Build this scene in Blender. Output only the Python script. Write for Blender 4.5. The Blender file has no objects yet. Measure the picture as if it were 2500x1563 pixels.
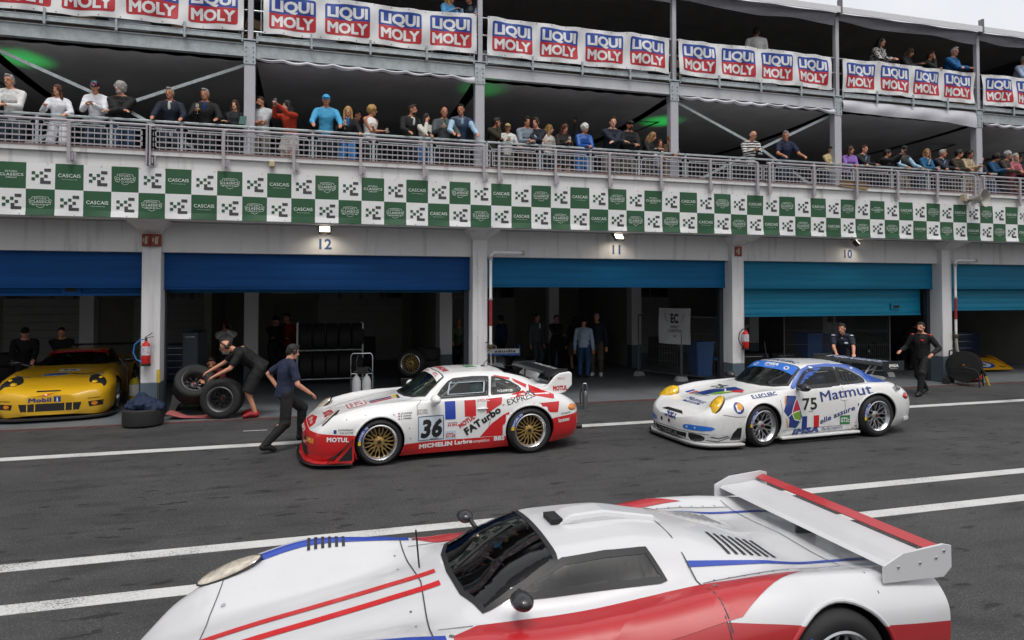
import bpy, bmesh, math, random
from mathutils import Vector, Matrix, Euler
from mathutils.bvhtree import BVHTree
random.seed(7)
SC = bpy.context.scene
COL = SC.collection
R = math.radians
PI = math.pi

# ---------------------------------------------------------------- camera, sky, sun, exposure
cam = bpy.data.cameras.new('camera')
cam.lens = 24.0; cam.sensor_width = 36.0; cam.shift_y = -0.0424
cam.clip_start = 0.1; cam.clip_end = 3000
camo = bpy.data.objects.new('camera', cam); COL.objects.link(camo)
camo.location = (0, 0, 2.45); camo.rotation_euler = (R(91.3), 0, R(-16.09))
SC.camera = camo
SUN_EL, SUN_AZ = 64.0, -22.0
world = bpy.data.worlds.new('World'); SC.world = world; world.use_nodes = True
wn = world.node_tree; bg = wn.nodes['Background']
sky = wn.nodes.new('ShaderNodeTexSky'); sky.sky_type = 'NISHITA'; sky.sun_disc = False
sky.sun_elevation = R(SUN_EL); sky.sun_rotation = R(180 + SUN_AZ); sky.dust_density = 5.0; sky.air_density = 1.0
hs = wn.nodes.new('ShaderNodeHueSaturation'); hs.inputs['Saturation'].default_value = 0.22
wn.links.new(sky.outputs[0], hs.inputs['Color']); wn.links.new(hs.outputs[0], bg.inputs['Color'])
bg.inputs['Strength'].default_value = 0.115
sun = bpy.data.lights.new('sun', 'SUN'); sun.energy = 1.3; sun.angle = R(14); sun.color = (1, .97, .93)
suno = bpy.data.objects.new('sun', sun); COL.objects.link(suno)
suno.rotation_euler = (R(90 - SUN_EL), 0, R(SUN_AZ)); suno.location = (0, -20, 40)
SC.view_settings.view_transform = 'Standard'; SC.view_settings.look = 'None'
SC.view_settings.exposure = 0.06; SC.view_settings.gamma = 1.0
SC.cycles.use_denoising = True

# ---------------------------------------------------------------- helpers
def hx(s):
    s = s.lstrip('#'); o = []
    for i in (0, 2, 4):
        v = int(s[i:i+2], 16) / 255
        o.append(v / 12.92 if v <= .04045 else ((v + .055) / 1.055) ** 2.4)
    return tuple(o)

MATS = {}
def mat(name, col, rough=.5, metal=0., var=.08, scale=6., bump=0., bscale=40., coat=0., spec=.5, emit=0., trans=0., rvar=0., stretch=None):
    if name in MATS: return MATS[name]
    if isinstance(col, str): col = hx(col)
    m = bpy.data.materials.new(name); m.use_nodes = True; m.diffuse_color = (*col, 1)
    nt = m.node_tree; b = nt.nodes['Principled BSDF']
    b.inputs['Roughness'].default_value = rough; b.inputs['Metallic'].default_value = metal
    b.inputs['Coat Weight'].default_value = coat; b.inputs['Coat Roughness'].default_value = .06
    b.inputs['Specular IOR Level'].default_value = spec
    b.inputs['Base Color'].default_value = (*col, 1)
    if trans: b.inputs['Transmission Weight'].default_value = trans
    tc = nt.nodes.new('ShaderNodeTexCoord'); src = tc.outputs['Object']
    if stretch:
        mp = nt.nodes.new('ShaderNodeMapping'); mp.inputs['Scale'].default_value = stretch
        nt.links.new(src, mp.inputs['Vector']); src = mp.outputs['Vector']
    if var:
        n = nt.nodes.new('ShaderNodeTexNoise'); n.inputs['Scale'].default_value = scale; n.inputs['Detail'].default_value = 6; n.inputs['Roughness'].default_value = .65
        nt.links.new(src, n.inputs['Vector'])
        r = nt.nodes.new('ShaderNodeMapRange'); r.inputs['From Min'].default_value = .3; r.inputs['From Max'].default_value = .7
        r.inputs['To Min'].default_value = 1 - var; r.inputs['To Max'].default_value = 1 + var
        nt.links.new(n.outputs['Fac'], r.inputs['Value'])
        mx = nt.nodes.new('ShaderNodeMix'); mx.data_type = 'RGBA'; mx.blend_type = 'MULTIPLY'; mx.inputs['Factor'].default_value = 1
        mx.inputs['A'].default_value = (*col, 1); nt.links.new(r.outputs['Result'], mx.inputs['B'])
        nt.links.new(mx.outputs['Result'], b.inputs['Base Color'])
        if rvar:
            r2 = nt.nodes.new('ShaderNodeMapRange'); r2.inputs['To Min'].default_value = max(0, rough - rvar); r2.inputs['To Max'].default_value = rough + rvar
            nt.links.new(n.outputs['Fac'], r2.inputs['Value']); nt.links.new(r2.outputs['Result'], b.inputs['Roughness'])
    if bump:
        n2 = nt.nodes.new('ShaderNodeTexNoise'); n2.inputs['Scale'].default_value = bscale; n2.inputs['Detail'].default_value = 4
        nt.links.new(src, n2.inputs['Vector'])
        bp = nt.nodes.new('ShaderNodeBump'); bp.inputs['Strength'].default_value = bump; bp.inputs['Distance'].default_value = .02
        nt.links.new(n2.outputs['Fac'], bp.inputs['Height']); nt.links.new(bp.outputs['Normal'], b.inputs['Normal'])
    if emit:
        b.inputs['Emission Color'].default_value = (*col, 1); b.inputs['Emission Strength'].default_value = emit
    MATS[name] = m
    return m

def link(o, parent=None):
    COL.objects.link(o)
    if parent is not None: o.parent = parent
    return o
def tag(o, label=None, cat=None, group=None, kind=None):
    if label: o['label'] = label
    if cat: o['category'] = cat
    if group: o['group'] = group
    if kind: o['kind'] = kind
    return o
def empty(name, loc=(0, 0, 0), rz=0., label=None, cat=None, group=None):
    o = bpy.data.objects.new(name, None); o.empty_display_size = .2
    o.location = loc; o.rotation_euler = (0, 0, rz); link(o)
    return tag(o, label, cat, group)

class MB:
    """collects shapes into one mesh"""
    def __init__(s): s.v = []; s.f = []; s.m = []; s.mi = 0
    def add(s, vs, fs, mi=None):
        n = len(s.v); s.v += [tuple(q) for q in vs]; k = s.mi if mi is None else mi
        for f in fs: s.f.append([i + n for i in f]); s.m.append(k)
        return s
    def box(s, x0, x1, y0, y1, z0, z1, mi=None):
        return s.add([(x0,y0,z0),(x1,y0,z0),(x1,y1,z0),(x0,y1,z0),(x0,y0,z1),(x1,y0,z1),(x1,y1,z1),(x0,y1,z1)],
            [(3,2,1,0),(4,5,6,7),(0,1,5,4),(1,2,6,5),(2,3,7,6),(3,0,4,7)], mi)
    def xbox(s, M, hx_, hy, hz, mi=None):
        vs = [M @ Vector((a*hx_, b*hy, c*hz)) for a, b, c in [(-1,-1,-1),(1,-1,-1),(1,1,-1),(-1,1,-1),(-1,-1,1),(1,-1,1),(1,1,1),(-1,1,1)]]
        return s.add(vs, [(3,2,1,0),(4,5,6,7),(0,1,5,4),(1,2,6,5),(2,3,7,6),(3,0,4,7)], mi)
    def bar(s, p, q, w, h=None, mi=None):
        p, q = Vector(p), Vector(q); d = q - p; h = h or w
        z = d.normalized(); x = z.cross(Vector((0, 0, 1)))
        if x.length < .01: x = Vector((1, 0, 0))
        x.normalize(); y = z.cross(x)
        M = Matrix((x, y, z)).transposed().to_4x4(); M.translation = (p + q) / 2
        return s.xbox(M, w/2, h/2, d.length/2, mi)
    def tube(s, pts, r, seg=8, mi=None, cap=True):
        pts = [Vector(p) for p in pts]; n = len(pts); rr = r if isinstance(r, (list, tuple)) else [r]*n
        vs = []; up = None
        for i, p in enumerate(pts):
            t = (pts[min(i+1, n-1)] - pts[max(i-1, 0)]).normalized()
            if up is None:
                up = Vector((0, 0, 1)) if abs(t.z) < .9 else Vector((1, 0, 0))
            a = t.cross(up); a.normalize(); b = t.cross(a); up = -b if b.dot(up) < 0 else b
            for k in range(seg):
                an = 2*PI*k/seg; vs.append(p + (a*math.cos(an) + b*math.sin(an))*rr[i])
        fs = []
        for i in range(n-1):
            for k in range(seg):
                k2 = (k+1) % seg; fs.append((i*seg+k, i*seg+k2, (i+1)*seg+k2, (i+1)*seg+k))
        if cap: fs += [tuple(range(seg))[::-1], tuple(range((n-1)*seg, n*seg))]
        return s.add(vs, fs, mi)
    def lathe(s, prof, c=(0,0,0), axis='z', seg=24, mi=None, close=False):
        vs = []; n = len(prof)
        for r, h in prof:
            for k in range(seg):
                a = 2*PI*k/seg; u, w = r*math.cos(a), r*math.sin(a)
                p = {'z': (u, w, h), 'y': (u, h, w), 'x': (h, u, w)}[axis]
                vs.append((p[0]+c[0], p[1]+c[1], p[2]+c[2]))
        fs = []
        for i in range(n if close else n-1):
            j = (i+1) % n
            for k in range(seg):
                k2 = (k+1) % seg; fs.append((i*seg+k, i*seg+k2, j*seg+k2, j*seg+k))
        return s.add(vs, fs, mi)
    def ell(s, c, r, M=None, seg=12, rings=8, mi=None):
        vs = []; fs = []; c = Vector(c)
        for i in range(rings+1):
            t = PI*i/rings
            for k in range(seg):
                a = 2*PI*k/seg; p = Vector((r[0]*math.sin(t)*math.cos(a), r[1]*math.sin(t)*math.sin(a), r[2]*math.cos(t)))
                if M: p = M @ p
                vs.append(c + p)
        for i in range(rings):
            for k in range(seg):
                k2 = (k+1) % seg; fs.append((i*seg+k, (i+1)*seg+k, (i+1)*seg+k2, i*seg+k2))
        return s.add(vs, fs, mi)
    def prism(s, poly, axis, a, b, mi=None):
        n = len(poly)
        def P(u, w, h): return {'x': (h, u, w), 'y': (u, h, w), 'z': (u, w, h)}[axis]
        vs = [P(u, w, a) for u, w in poly] + [P(u, w, b) for u, w in poly]
        fs = [tuple(range(n))[::-1], tuple(range(n, 2*n))] + [(i, (i+1) % n, n+(i+1) % n, n+i) for i in range(n)]
        return s.add(vs, fs, mi)
    def text(s, st, o, rt, up, h, bold=0., shear=0., fit=None, mi=None, align='c', space=1., depth=0.):
        vs, fs, w = text_geo(st, bold, shear, space)
        o, rt, up = Vector(o), Vector(rt).normalized(), Vector(up).normalized()
        kx = h if fit is None else fit / max(w, .01)
        off = {'c': -w/2, 'l': 0, 'r': -w}[align]; nrm = rt.cross(up)
        s.add([o + rt*((x+off)*kx) + up*(y*h) + nrm*l for x, y, l in vs], fs, mi)
        return s
    def mesh(s, name, mats):
        me = bpy.data.meshes.new(name); me.from_pydata(s.v, [], s.f)
        for m in (mats if isinstance(mats, (list, tuple)) else [mats]): me.materials.append(m)
        me.polygons.foreach_set('material_index', s.m); me.update()
        return me
    def build(s, name, mats, parent=None, smooth=False, bevel=0., loc=None, angle=35, recalc=True):
        me = s.mesh(name, mats)
        if recalc:
            bm = bmesh.new(); bm.from_mesh(me); bmesh.ops.recalc_face_normals(bm, faces=bm.faces); bm.to_mesh(me); bm.free()
        if smooth:
            me.polygons.foreach_set('use_smooth', [True]*len(me.polygons)); me.set_sharp_from_angle(angle=R(angle))
        o = bpy.data.objects.new(name, me); link(o, parent)
        if loc: o.location = loc
        if bevel:
            b = o.modifiers.new('bevel', 'BEVEL'); b.width = bevel; b.segments = 2; b.limit_method = 'ANGLE'
        return o

TXT = {}
def text_geo(st, bold=0., shear=0., space=1.):
    """flat outline of a word: cap height 1, starts at x=0; the third number lifts overlapping strokes apart"""
    k = (st, bold, shear, space)
    if k in TXT: return TXT[k]
    cu = bpy.data.curves.new('t', 'FONT'); cu.body = st; cu.size = 1.0; cu.shear = shear; cu.space_character = space*(1+bold*1.6)
    cu.resolution_u = 3; cu.fill_mode = 'FRONT'
    ob = bpy.data.objects.new('t', cu); me = baked(ob)
    vs = [(v.co.x, v.co.y, 0.) for v in me.vertices]; fs = [tuple(p.vertices) for p in me.polygons]
    bpy.data.objects.remove(ob); bpy.data.curves.remove(cu); bpy.data.meshes.remove(me)
    if not vs: return [], [], .3
    if bold:
        key = {}
        for i, v in enumerate(vs): key.setdefault((round(v[0], 5), round(v[1], 5)), i)
        can = [key[(round(v[0], 5), round(v[1], 5))] for v in vs]; cnt = {}
        for f in fs:
            n = len(f)
            for i in range(n):
                e = (can[f[i]], can[f[(i+1) % n]]); e2 = tuple(sorted(e)); cnt.setdefault(e2, []).append(e)
        ns = 0
        for e2, l in cnt.items():
            if len(l) != 1: continue
            p, q = Vector(vs[l[0][0]][:2]), Vector(vs[l[0][1]][:2]); d = q-p
            if d.length < 1e-4: continue
            t = d.normalized(); nr = Vector((t.y, -t.x)); x = bold*.8; lift = -.0004-.00012*(ns % 5); ns += 1
            b0 = len(vs)
            for pt in (p-t*x, q+t*x, q+t*x+nr*bold, p-t*x+nr*bold): vs.append((pt.x, pt.y, lift))
            fs.append((b0, b0+3, b0+2, b0+1))
    x0 = min(v[0] for v in vs); CAP = .70+bold
    vs = [((x - x0)/CAP, y/CAP, l) for x, y, l in vs]; w = max(v[0] for v in vs)
    TXT[k] = (vs, fs, w)
    return TXT[k]

def baked(ob):
    """the object's mesh with its modifiers applied, evaluated in a small scene of its own"""
    TMP.collection.objects.link(ob) if ob.name not in TMP.collection.objects else None
    vl = TMP.view_layers[0]; vl.update(); return bpy.data.meshes.new_from_object(ob.evaluated_get(vl.depsgraph))
TMP = bpy.data.scenes.new('workshop')
def pip(x, y, poly):
    c = False; n = len(poly); j = n-1
    for i in range(n):
        xi, yi = poly[i]; xj, yj = poly[j]
        if (yi > y) != (yj > y) and x < (xj-xi)*(y-yi)/(yj-yi)+xi: c = not c
        j = i
    return c
def smooth_poly(poly, k=4):
    n = len(poly); o = []
    for i in range(n):
        p0, p1, p2, p3 = poly[i-1], poly[i], poly[(i+1) % n], poly[(i+2) % n]
        for j in range(k):
            t = j/k
            o.append(tuple(.5*(2*p1[a]+(p2[a]-p0[a])*t+(2*p0[a]-5*p1[a]+4*p2[a]-p3[a])*t*t+(3*p1[a]-p0[a]-3*p2[a]+p3[a])*t**3) for a in (0, 1)))
    return o
def densify(poly, d=.04):
    o = []; n = len(poly)
    for i in range(n):
        a, b = poly[i], poly[(i+1) % n]; k = max(1, int(math.hypot(b[0]-a[0], b[1]-a[1])/d))
        for j in range(k): t = j/k; o.append((a[0]+(b[0]-a[0])*t, a[1]+(b[1]-a[1])*t))
    return o
def ellipse(cx, cy, rx, ry, n=24, rot=0.):
    return [(cx+rx*math.cos(2*PI*i/n)*math.cos(rot)-ry*math.sin(2*PI*i/n)*math.sin(rot), cy+rx*math.cos(2*PI*i/n)*math.sin(rot)+ry*math.sin(2*PI*i/n)*math.cos(rot)) for i in range(n)]
def cut_grid(vs2, fs, d):
    """cuts a flat 2-D mesh along a grid so that it can follow a curved surface; third number = lift"""
    bm = bmesh.new(); bv = [bm.verts.new((v[0], v[1], v[2] if len(v) > 2 else 0)) for v in vs2]
    for f in fs:
        try: bm.faces.new([bv[i] for i in f])
        except ValueError: pass
    bmesh.ops.triangulate(bm, faces=bm.faces)
    for ax in (0, 1):
        lo = min(v[ax] for v in vs2); hi = max(v[ax] for v in vs2)
        k = math.floor(lo/d)+1
        while k*d < hi:
            co = [0, 0, 0]; co[ax] = k*d; no = [0, 0, 0]; no[ax] = 1
            bmesh.ops.bisect_plane(bm, geom=bm.verts[:]+bm.edges[:]+bm.faces[:], plane_co=co, plane_no=no, dist=1e-6); k += 1
    bm.verts.index_update()
    r = [(v.co.x, v.co.y, v.co.z) for v in bm.verts], [[v.index for v in f.verts] for f in bm.faces]
    bm.free(); return r
# ---------------------------------------------------------------- materials of the place
def asphalt_mat():
    m = bpy.data.materials.new('asphalt'); m.use_nodes = True; nt = m.node_tree; b = nt.nodes['Principled BSDF']
    tc = nt.nodes.new('ShaderNodeTexCoord'); L = nt.links.new
    def noise(sc, det=4, st=None, ro=.6):
        n = nt.nodes.new('ShaderNodeTexNoise'); n.inputs['Scale'].default_value = sc; n.inputs['Detail'].default_value = det; n.inputs['Roughness'].default_value = ro
        if st:
            mp = nt.nodes.new('ShaderNodeMapping'); mp.inputs['Scale'].default_value = st; L(tc.outputs['Object'], mp.inputs['Vector']); L(mp.outputs[0], n.inputs['Vector'])
        else: L(tc.outputs['Object'], n.inputs['Vector'])
        return n.outputs['Fac']
    def rng(v, a, c, d, e):
        r = nt.nodes.new('ShaderNodeMapRange'); r.inputs[1].default_value = a; r.inputs[2].default_value = c; r.inputs[3].default_value = d; r.inputs[4].default_value = e; L(v, r.inputs[0]); return r.outputs[0]
    def mul(a, c):
        q = nt.nodes.new('ShaderNodeMath'); q.operation = 'MULTIPLY'
        L(a, q.inputs[0]); L(c, q.inputs[1]); return q.outputs[0]
    grain = mul(rng(noise(150, 2), .3, .7, .35, 1.8), rng(noise(48, 3, None, .8), .32, .68, .55, 1.5))
    stone = rng(noise(70, 1), .64, .71, 1., 3.2)
    patch = rng(noise(.55, 6, None, .7),   .36, .64, .78, 1.2)
    blot = rng(noise(2.2, 4, (.55, 1.6, 1)), .55, .66, 1., .72)
    spot = rng(noise(4.5, 2, (.5, 1.3, 1)), .63, .67, 1., .42)
    skid = rng(noise(1.6, 4, (.10, 2.6, 1)), .5, .68, 1.03, .84)
    v = mul(mul(mul(grain, stone), mul(patch, blot)), mul(spot, skid))
    cr = nt.nodes.new('ShaderNodeMix'); cr.data_type = 'RGBA'; cr.blend_type = 'MULTIPLY'; cr.inputs['Factor'].default_value = 1
    cr.inputs['A'].default_value = (.046, .0455, .046, 1); L(v, cr.inputs['B']); L(cr.outputs['Result'], b.inputs['Base Color'])
    b.inputs['Roughness'].default_value = .72; b.inputs['Specular IOR Level'].default_value = .35
    bp = nt.nodes.new('ShaderNodeBump'); bp.inputs['Strength'].default_value = .5; bp.inputs['Distance'].default_value = .006
    L(noise(140, 2), bp.inputs['Height']); L(bp.outputs[0], b.inputs['Normal'])
    return m
def paint_mat():
    """worn white road paint: the tar shows through where it has rubbed off"""
    m = bpy.data.materials.new('road_paint'); m.use_nodes = True; nt = m.node_tree; b = nt.nodes['Principled BSDF']; L = nt.links.new
    tc = nt.nodes.new('ShaderNodeTexCoord')
    n = nt.nodes.new('ShaderNodeTexNoise'); n.inputs['Scale'].default_value = 55; n.inputs['Detail'].default_value = 5; n.inputs['Roughness'].default_value = .75; L(tc.outputs['Object'], n.inputs['Vector'])
    n2 = nt.nodes.new('ShaderNodeTexNoise'); n2.inputs['Scale'].default_value = 1.3; n2.inputs['Detail'].default_value = 5; L(tc.outputs['Object'], n2.inputs['Vector'])
    r2 = nt.nodes.new('ShaderNodeMapRange'); r2.inputs[1].default_value = .3; r2.inputs[2].default_value = .7; r2.inputs[3].default_value = -.15; r2.inputs[4].default_value = .08; L(n2.outputs['Fac'], r2.inputs[0])
    ad = nt.nodes.new('ShaderNodeMath'); ad.operation = 'ADD'; L(n.outputs['Fac'], ad.inputs[0]); L(r2.outputs[0], ad.inputs[1])
    cr = nt.nodes.new('ShaderNodeValToRGB'); e = cr.color_ramp.elements
    e[0].position = .30; e[0].color = (.09, .09, .09, 1); e[1].position = .38; e[1].color = (.5, .5, .49, 1)
    x = cr.color_ramp.elements.new(.62); x.color = (.62, .62, .61, 1)
    L(ad.outputs[0], cr.inputs[0]); L(cr.outputs[0], b.inputs['Base Color']); b.inputs['Roughness'].default_value = .65
    return m
def stained_wall(name, col, stain=.5):
    """painted render with vertical rain streaks and blotches"""
    m = mat(name, col, .7, var=.05, scale=1.2, bump=.08, bscale=30); nt = m.node_tree; L = nt.links.new; b = nt.nodes['Principled BSDF']
    tc = nt.nodes.new('ShaderNodeTexCoord'); mp = nt.nodes.new('ShaderNodeMapping'); mp.inputs['Scale'].default_value = (6, 6, .5); L(tc.outputs['Object'], mp.inputs[0])
    n = nt.nodes.new('ShaderNodeTexNoise'); n.inputs['Scale'].default_value = 1; n.inputs['Detail'].default_value = 8; L(mp.outputs[0], n.inputs['Vector'])
    r = nt.nodes.new('ShaderNodeMapRange'); r.inputs[1].default_value = .56; r.inputs[2].default_value = .78; r.inputs[3].default_value = 1; r.inputs[4].default_value = 1 - stain; L(n.outputs['Fac'], r.inputs[0])
    n3 = nt.nodes.new('ShaderNodeTexNoise'); n3.inputs['Scale'].default_value = 4.5; n3.inputs['Detail'].default_value = 8; n3.inputs['Roughness'].default_value = .7; L(tc.outputs['Object'], n3.inputs['Vector'])
    r3 = nt.nodes.new('ShaderNodeMapRange'); r3.inputs[1].default_value = .69; r3.inputs[2].default_value = .72; r3.inputs[3].default_value = 1; r3.inputs[4].default_value = 1 - stain*.8; L(n3.outputs['Fac'], r3.inputs[0])
    k = nt.nodes.new('ShaderNodeMath'); k.operation = 'MULTIPLY'; L(r.outputs[0], k.inputs[0]); L(r3.outputs[0], k.inputs[1])
    old = b.inputs['Base Color'].links[0].from_socket
    mx = nt.nodes.new('ShaderNodeMix'); mx.data_type = 'RGBA'; mx.blend_type = 'MULTIPLY'; mx.inputs['Factor'].default_value = 1
    L(old, mx.inputs['A']); L(k.outputs[0], mx.inputs['B']); L(mx.outputs['Result'], b.inputs['Base Color'])
    return m
M_asph = asphalt_mat(); M_paint = paint_mat()
M_wall = stained_wall('white_render', (.66, .655, .66), .35)
M_wall2 = stained_wall('white_parapet_render', (.74, .735, .73), .45)
M_inwall = mat('garage_wall', (.27, .26, .24), .8, var=.12, scale=1.5)
M_indark = mat('garage_dark_wall', (.045, .045, .047), .8, var=.15, scale=1.5)
M_conc = mat('apron_concrete', (.125, .135, .145), .55, var=.22, scale=1.1, bump=.1, bscale=60)
M_bluegrey = mat('blue_grey_paint', (.085, .115, .145), .5, var=.12, scale=3)
M_pink = mat('pink_coping', (.42, .30, .285), .7, var=.15, scale=4)
M_galv = mat('galvanised_steel', (.42, .46, .475), .42, .55, var=.22, scale=9, rvar=.1)
M_rail = mat('mauve_railing_paint', (.37, .345, .37), .5, var=.1, scale=7)
M_white = mat('white_plastic', (.78, .78, .78), .4, var=.04)
M_fabric = mat('white_tent_fabric', (.60, .60, .65), .8, var=.06, scale=2, bump=.25, bscale=5)
M_lining = mat('dark_tent_lining', (.16, .16, .17), .85, var=.18, scale=.8, bump=.2, bscale=3)
M_lining2 = mat('grey_tent_ceiling', (.42, .42, .44), .85, var=.15, scale=.8, bump=.2, bscale=3)
M_black = mat('black_plastic', (.012, .012, .013), .45, var=.1)
M_rubber = mat('tyre_rubber', (.014, .014, .015), .75, var=.2, scale=20, bump=.1, bscale=80)
M_steel = mat('bright_steel', (.62, .63, .65), .25, 1., var=.06, scale=12)
M_red = mat('red_paint', (.50, .012, .012), .3, var=.06, coat=.4)
M_yellow = mat('yellow_paint', (.72, .42, .02), .35, var=.06)
M_blue = mat('navy_blue_paint', (.03, .09, .22), .45, var=.1)
M_wood = mat('chair_wood', (.30, .19, .10), .6, var=.2, scale=14)
M_green = mat('banner_green', (.018, .085, .035), .55, var=.08, scale=2)
M_bwhite = mat('banner_white', (.74, .74, .75), .6, var=.03, scale=2)
M_bdark = mat('banner_charcoal', (.05, .05, .055), .6, var=.05)
M_bletter = mat('banner_cream', (.70, .76, .70), .6, var=.02)
M_lmblue = mat('banner_blue', (.012, .055, .32), .5, var=.06, scale=3)
M_lmred = mat('banner_red', (.46, .012, .022), .5, var=.06, scale=3)

# ---------------------------------------------------------------- ground
mb = MB(); mb.box(-400, 400, -300, 14.02, -.5, 0); mb.box(-400, 400, 14.02, 400, -.5, -.02)
tag(mb.build('pit_lane', [M_asph]), kind='structure')
for y0, y1 in ((11.6, 11.825), (7.02, 7.21), (6.09, 6.28)):
    mb = MB(); mb.box(-60, 90, y0, y1, .0005, .004)
    tag(mb.build('pit_lane_line', [M_paint]), kind='structure')
mb = MB(); mb.box(15.1, 16.2, 10.42, 10.46, .0005, .004); mb.box(-1.2, -.8, 12.9, 12.93, .0005, .004)
tag(mb.build('paint_dash', [M_paint]), kind='structure')
mb = MB(); mb.box(-12.5, 40, 14.06, 24.6, -.02, .03, 0); mb.box(-12.5, 40, 14.015, 14.06, -.02, .026, 1)
tag(mb.build('concrete_apron', [M_conc, mat('faded_red_edge', (.12, .055, .05), .7, var=.3)]), kind='structure')

# overcast sky behind the building: a pale cloud sheet far away
def sky_mat():
    m = bpy.data.materials.new('overcast_sky'); m.use_nodes = True; nt = m.node_tree; nt.nodes.clear(); L = nt.links.new
    o = nt.nodes.new('ShaderNodeOutputMaterial'); e = nt.nodes.new('ShaderNodeEmission'); tc = nt.nodes.new('ShaderNodeTexCoord'); n = nt.nodes.new('ShaderNodeTexNoise'); n.inputs['Scale'].default_value = .003; n.inputs['Detail'].default_value = 6
    L(tc.outputs['Object'], n.inputs['Vector']); cr = nt.nodes.new('ShaderNodeValToRGB'); cr.color_ramp.elements[0].color = (.74, .76, .82, 1); cr.color_ramp.elements[1].color = (.90, .91, .94, 1); cr.color_ramp.elements[0].position = .3; cr.color_ramp.elements[1].position = .7
    L(n.outputs['Fac'], cr.inputs[0]); L(cr.outputs[0], e.inputs[0]); L(e.outputs[0], o.inputs[0]); return m
vs = []; fs = []
for j in range(13):
    for i in range(33):
        az, el = R(-15+i*210/32), R(-3+j*5.5); vs.append((900*math.cos(el)*math.cos(az), 900*math.cos(el)*math.sin(az), 900*math.sin(el)))
for j in range(12):
    for i in range(32): fs.append((j*33+i, j*33+i+1, (j+1)*33+i+1, (j+1)*33+i))
mb = MB(); mb.add(vs, fs); tag(mb.build('sky', [sky_mat()], smooth=True), kind='structure')

# ---------------------------------------------------------------- pit building
PIL = [-9.44, -3.005, 3.44, 9.88, 16.35, 22.8, 29.2]
bld = empty('pit_building', (3.4, 14.5, 0), 0, 'long white pit building with open numbered garages and a balcony on top', 'building')
def bpart(mb, name, mats, **k):
    o = mb.build(name, mats, bld, **k); o.matrix_parent_inverse = Matrix.Translation((-3.4, -14.5, 0)); return o
for i, x in enumerate(PIL):
    mb = MB(); mb.box(x-.165, x+.165, 14.42, 14.86, .72, 3.80, 0); mb.box(x-.167, x+.167, 14.418, 14.862, .03, .72, 1)
    bpart(mb, 'pillar', [M_wall, M_bluegrey], bevel=.012)
    mb = MB()
    mb.add([(x-.165,14.42,3.58),(x+.165,14.42,3.58),(x+.36,13.96,3.785),(x-.36,13.96,3.785),(x-.165,14.54,3.58),(x+.165,14.54,3.58),(x+.36,14.54,3.785),(x-.36,14.54,3.785)],
        [(0,1,2,3),(0,3,7,4),(1,5,6,2),(4,7,6,5),(3,2,6,7),(0,4,5,1)])
    bpart(mb, 'corbel', [M_wall])
mb = MB()
for a, b in zip(PIL[:-1], PIL[1:]): mb.box(a+.166, b-.166, 14.55, 14.80, 3.22, 3.80)
bpart(mb, 'lintel', [M_wall], bevel=.008)
mb = MB(); mb.box(-12, 34, 13.86, 14.02, 3.78, 4.95, 0); mb.box(-12, 34, 13.80, 14.06, 4.951, 5.03, 0); mb.box(-12, 34, 13.83, 14.05, 5.031, 5.075, 1)
bpart(mb, 'parapet', [M_wall2, M_pink], bevel=.01)
mb = MB(); mb.box(-12, 34, 14.021, 24.6, 3.80, 4.94)
bpart(mb, 'balcony_floor', [mat('balcony_slab', (.3, .3, .3), .8)])
mb = MB(); mb.box(-12.3, -12, 14.2, 24.8, 0, 4.94); mb.box(34, 34.3, 14.2, 24.8, 0, 4.94); mb.box(-12, 34, 24.6, 24.9, 0, 4.94)
bpart(mb, 'garage_back_wall', [M_inwall])
# partitions between garages, set back from the doors
for x, y0, dk in ((-3.0, 21.6, 0), (3.44, 19.5, 0), (9.88, 20.4, 0), (16.35, 19.0, 1), (22.8, 17, 0)):
    mb = MB(); mb.box(x-.1, x+.1, y0, 24.6, .03, 3.79)
    bpart(mb, 'partition_wall', [M_inwall])
for x, y in ((-1.6, 19.2), (3.44, 18.6), (9.95, 20.2), (-5.9, 21.0), (7.6, 21.5), (14.2, 20.0)):
    mb = MB(); mb.box(x-.17, x+.17, y-.17, y+.17, .75, 3.79, 0); mb.box(x-.172, x+.172, y-.172, y+.172, .03, .75, 1)
    bpart(mb, 'inner_pillar', [M_wall, M_bluegrey])
M_glassd = mat('dark_window', (.006, .006, .007), .15, var=0)
M_sect = mat('sectional_door_panel', (.42, .42, .41), .6, var=.1, scale=2)
for x0, x1 in ((-9.2, -6.6), (-5.6, -3.3), (.1, 3.0), (4.0, 7.2), (10.4, 13.6), (17, 20.5), (23, 27)):
    mb = MB()
    z = .05
    while z < 2.05: mb.box(x0, x1, 24.5, 24.59, z, z+.23); z += .245
    mb.box(x0, x1, 24.5, 24.59, 2.62, 2.75)
    d = bpart(mb, 'rear_door', [M_sect])
    n = 4; w = (x1-x0)/n
    mb = MB()
    for i in range(n): mb.box(x0+i*w+.06, x0+(i+1)*w-.06, 24.52, 24.58, 2.08, 2.60)
    o = mb.build('door_window', [M_glassd], d)
# cupboards, door leaf and service panels on the inner walls
mb = MB(); mb.box(-1.25, -.15, 24.45, 24.59, .05, 2.1); bpart(mb, 'inner_door', [mat('inner_door_paint', (.2, .19, .18), .6)])
for x, z in ((-.9, 2.4), (.5, 1.3)):
    mb = MB(); mb.box(x-.35, x+.35, 22.0+x*.0, 22.15, z, z+.55) if z > 2 else mb.box(x-.15, x+.15, 24.4, 24.58, z, z+.5)
    bpart(mb, 'wall_panel', [M_sect])
for x0 in (-8, -2.2, 4.2, 10.6, 17):
    mb = MB(); mb.tube([(x0, 24.2, 3.3), (x0+5, 24.2, 3.3)], .04); mb.tube([(x0+1.2, 18, 3.5), (x0+1.2, 24, 3.5)], .05); mb.tube([(x0+3.6, 17, 3.45), (x0+3.6, 24, 3.45)], .03)
    bpart(mb, 'ceiling_pipe', [M_galv], smooth=True)

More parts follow.
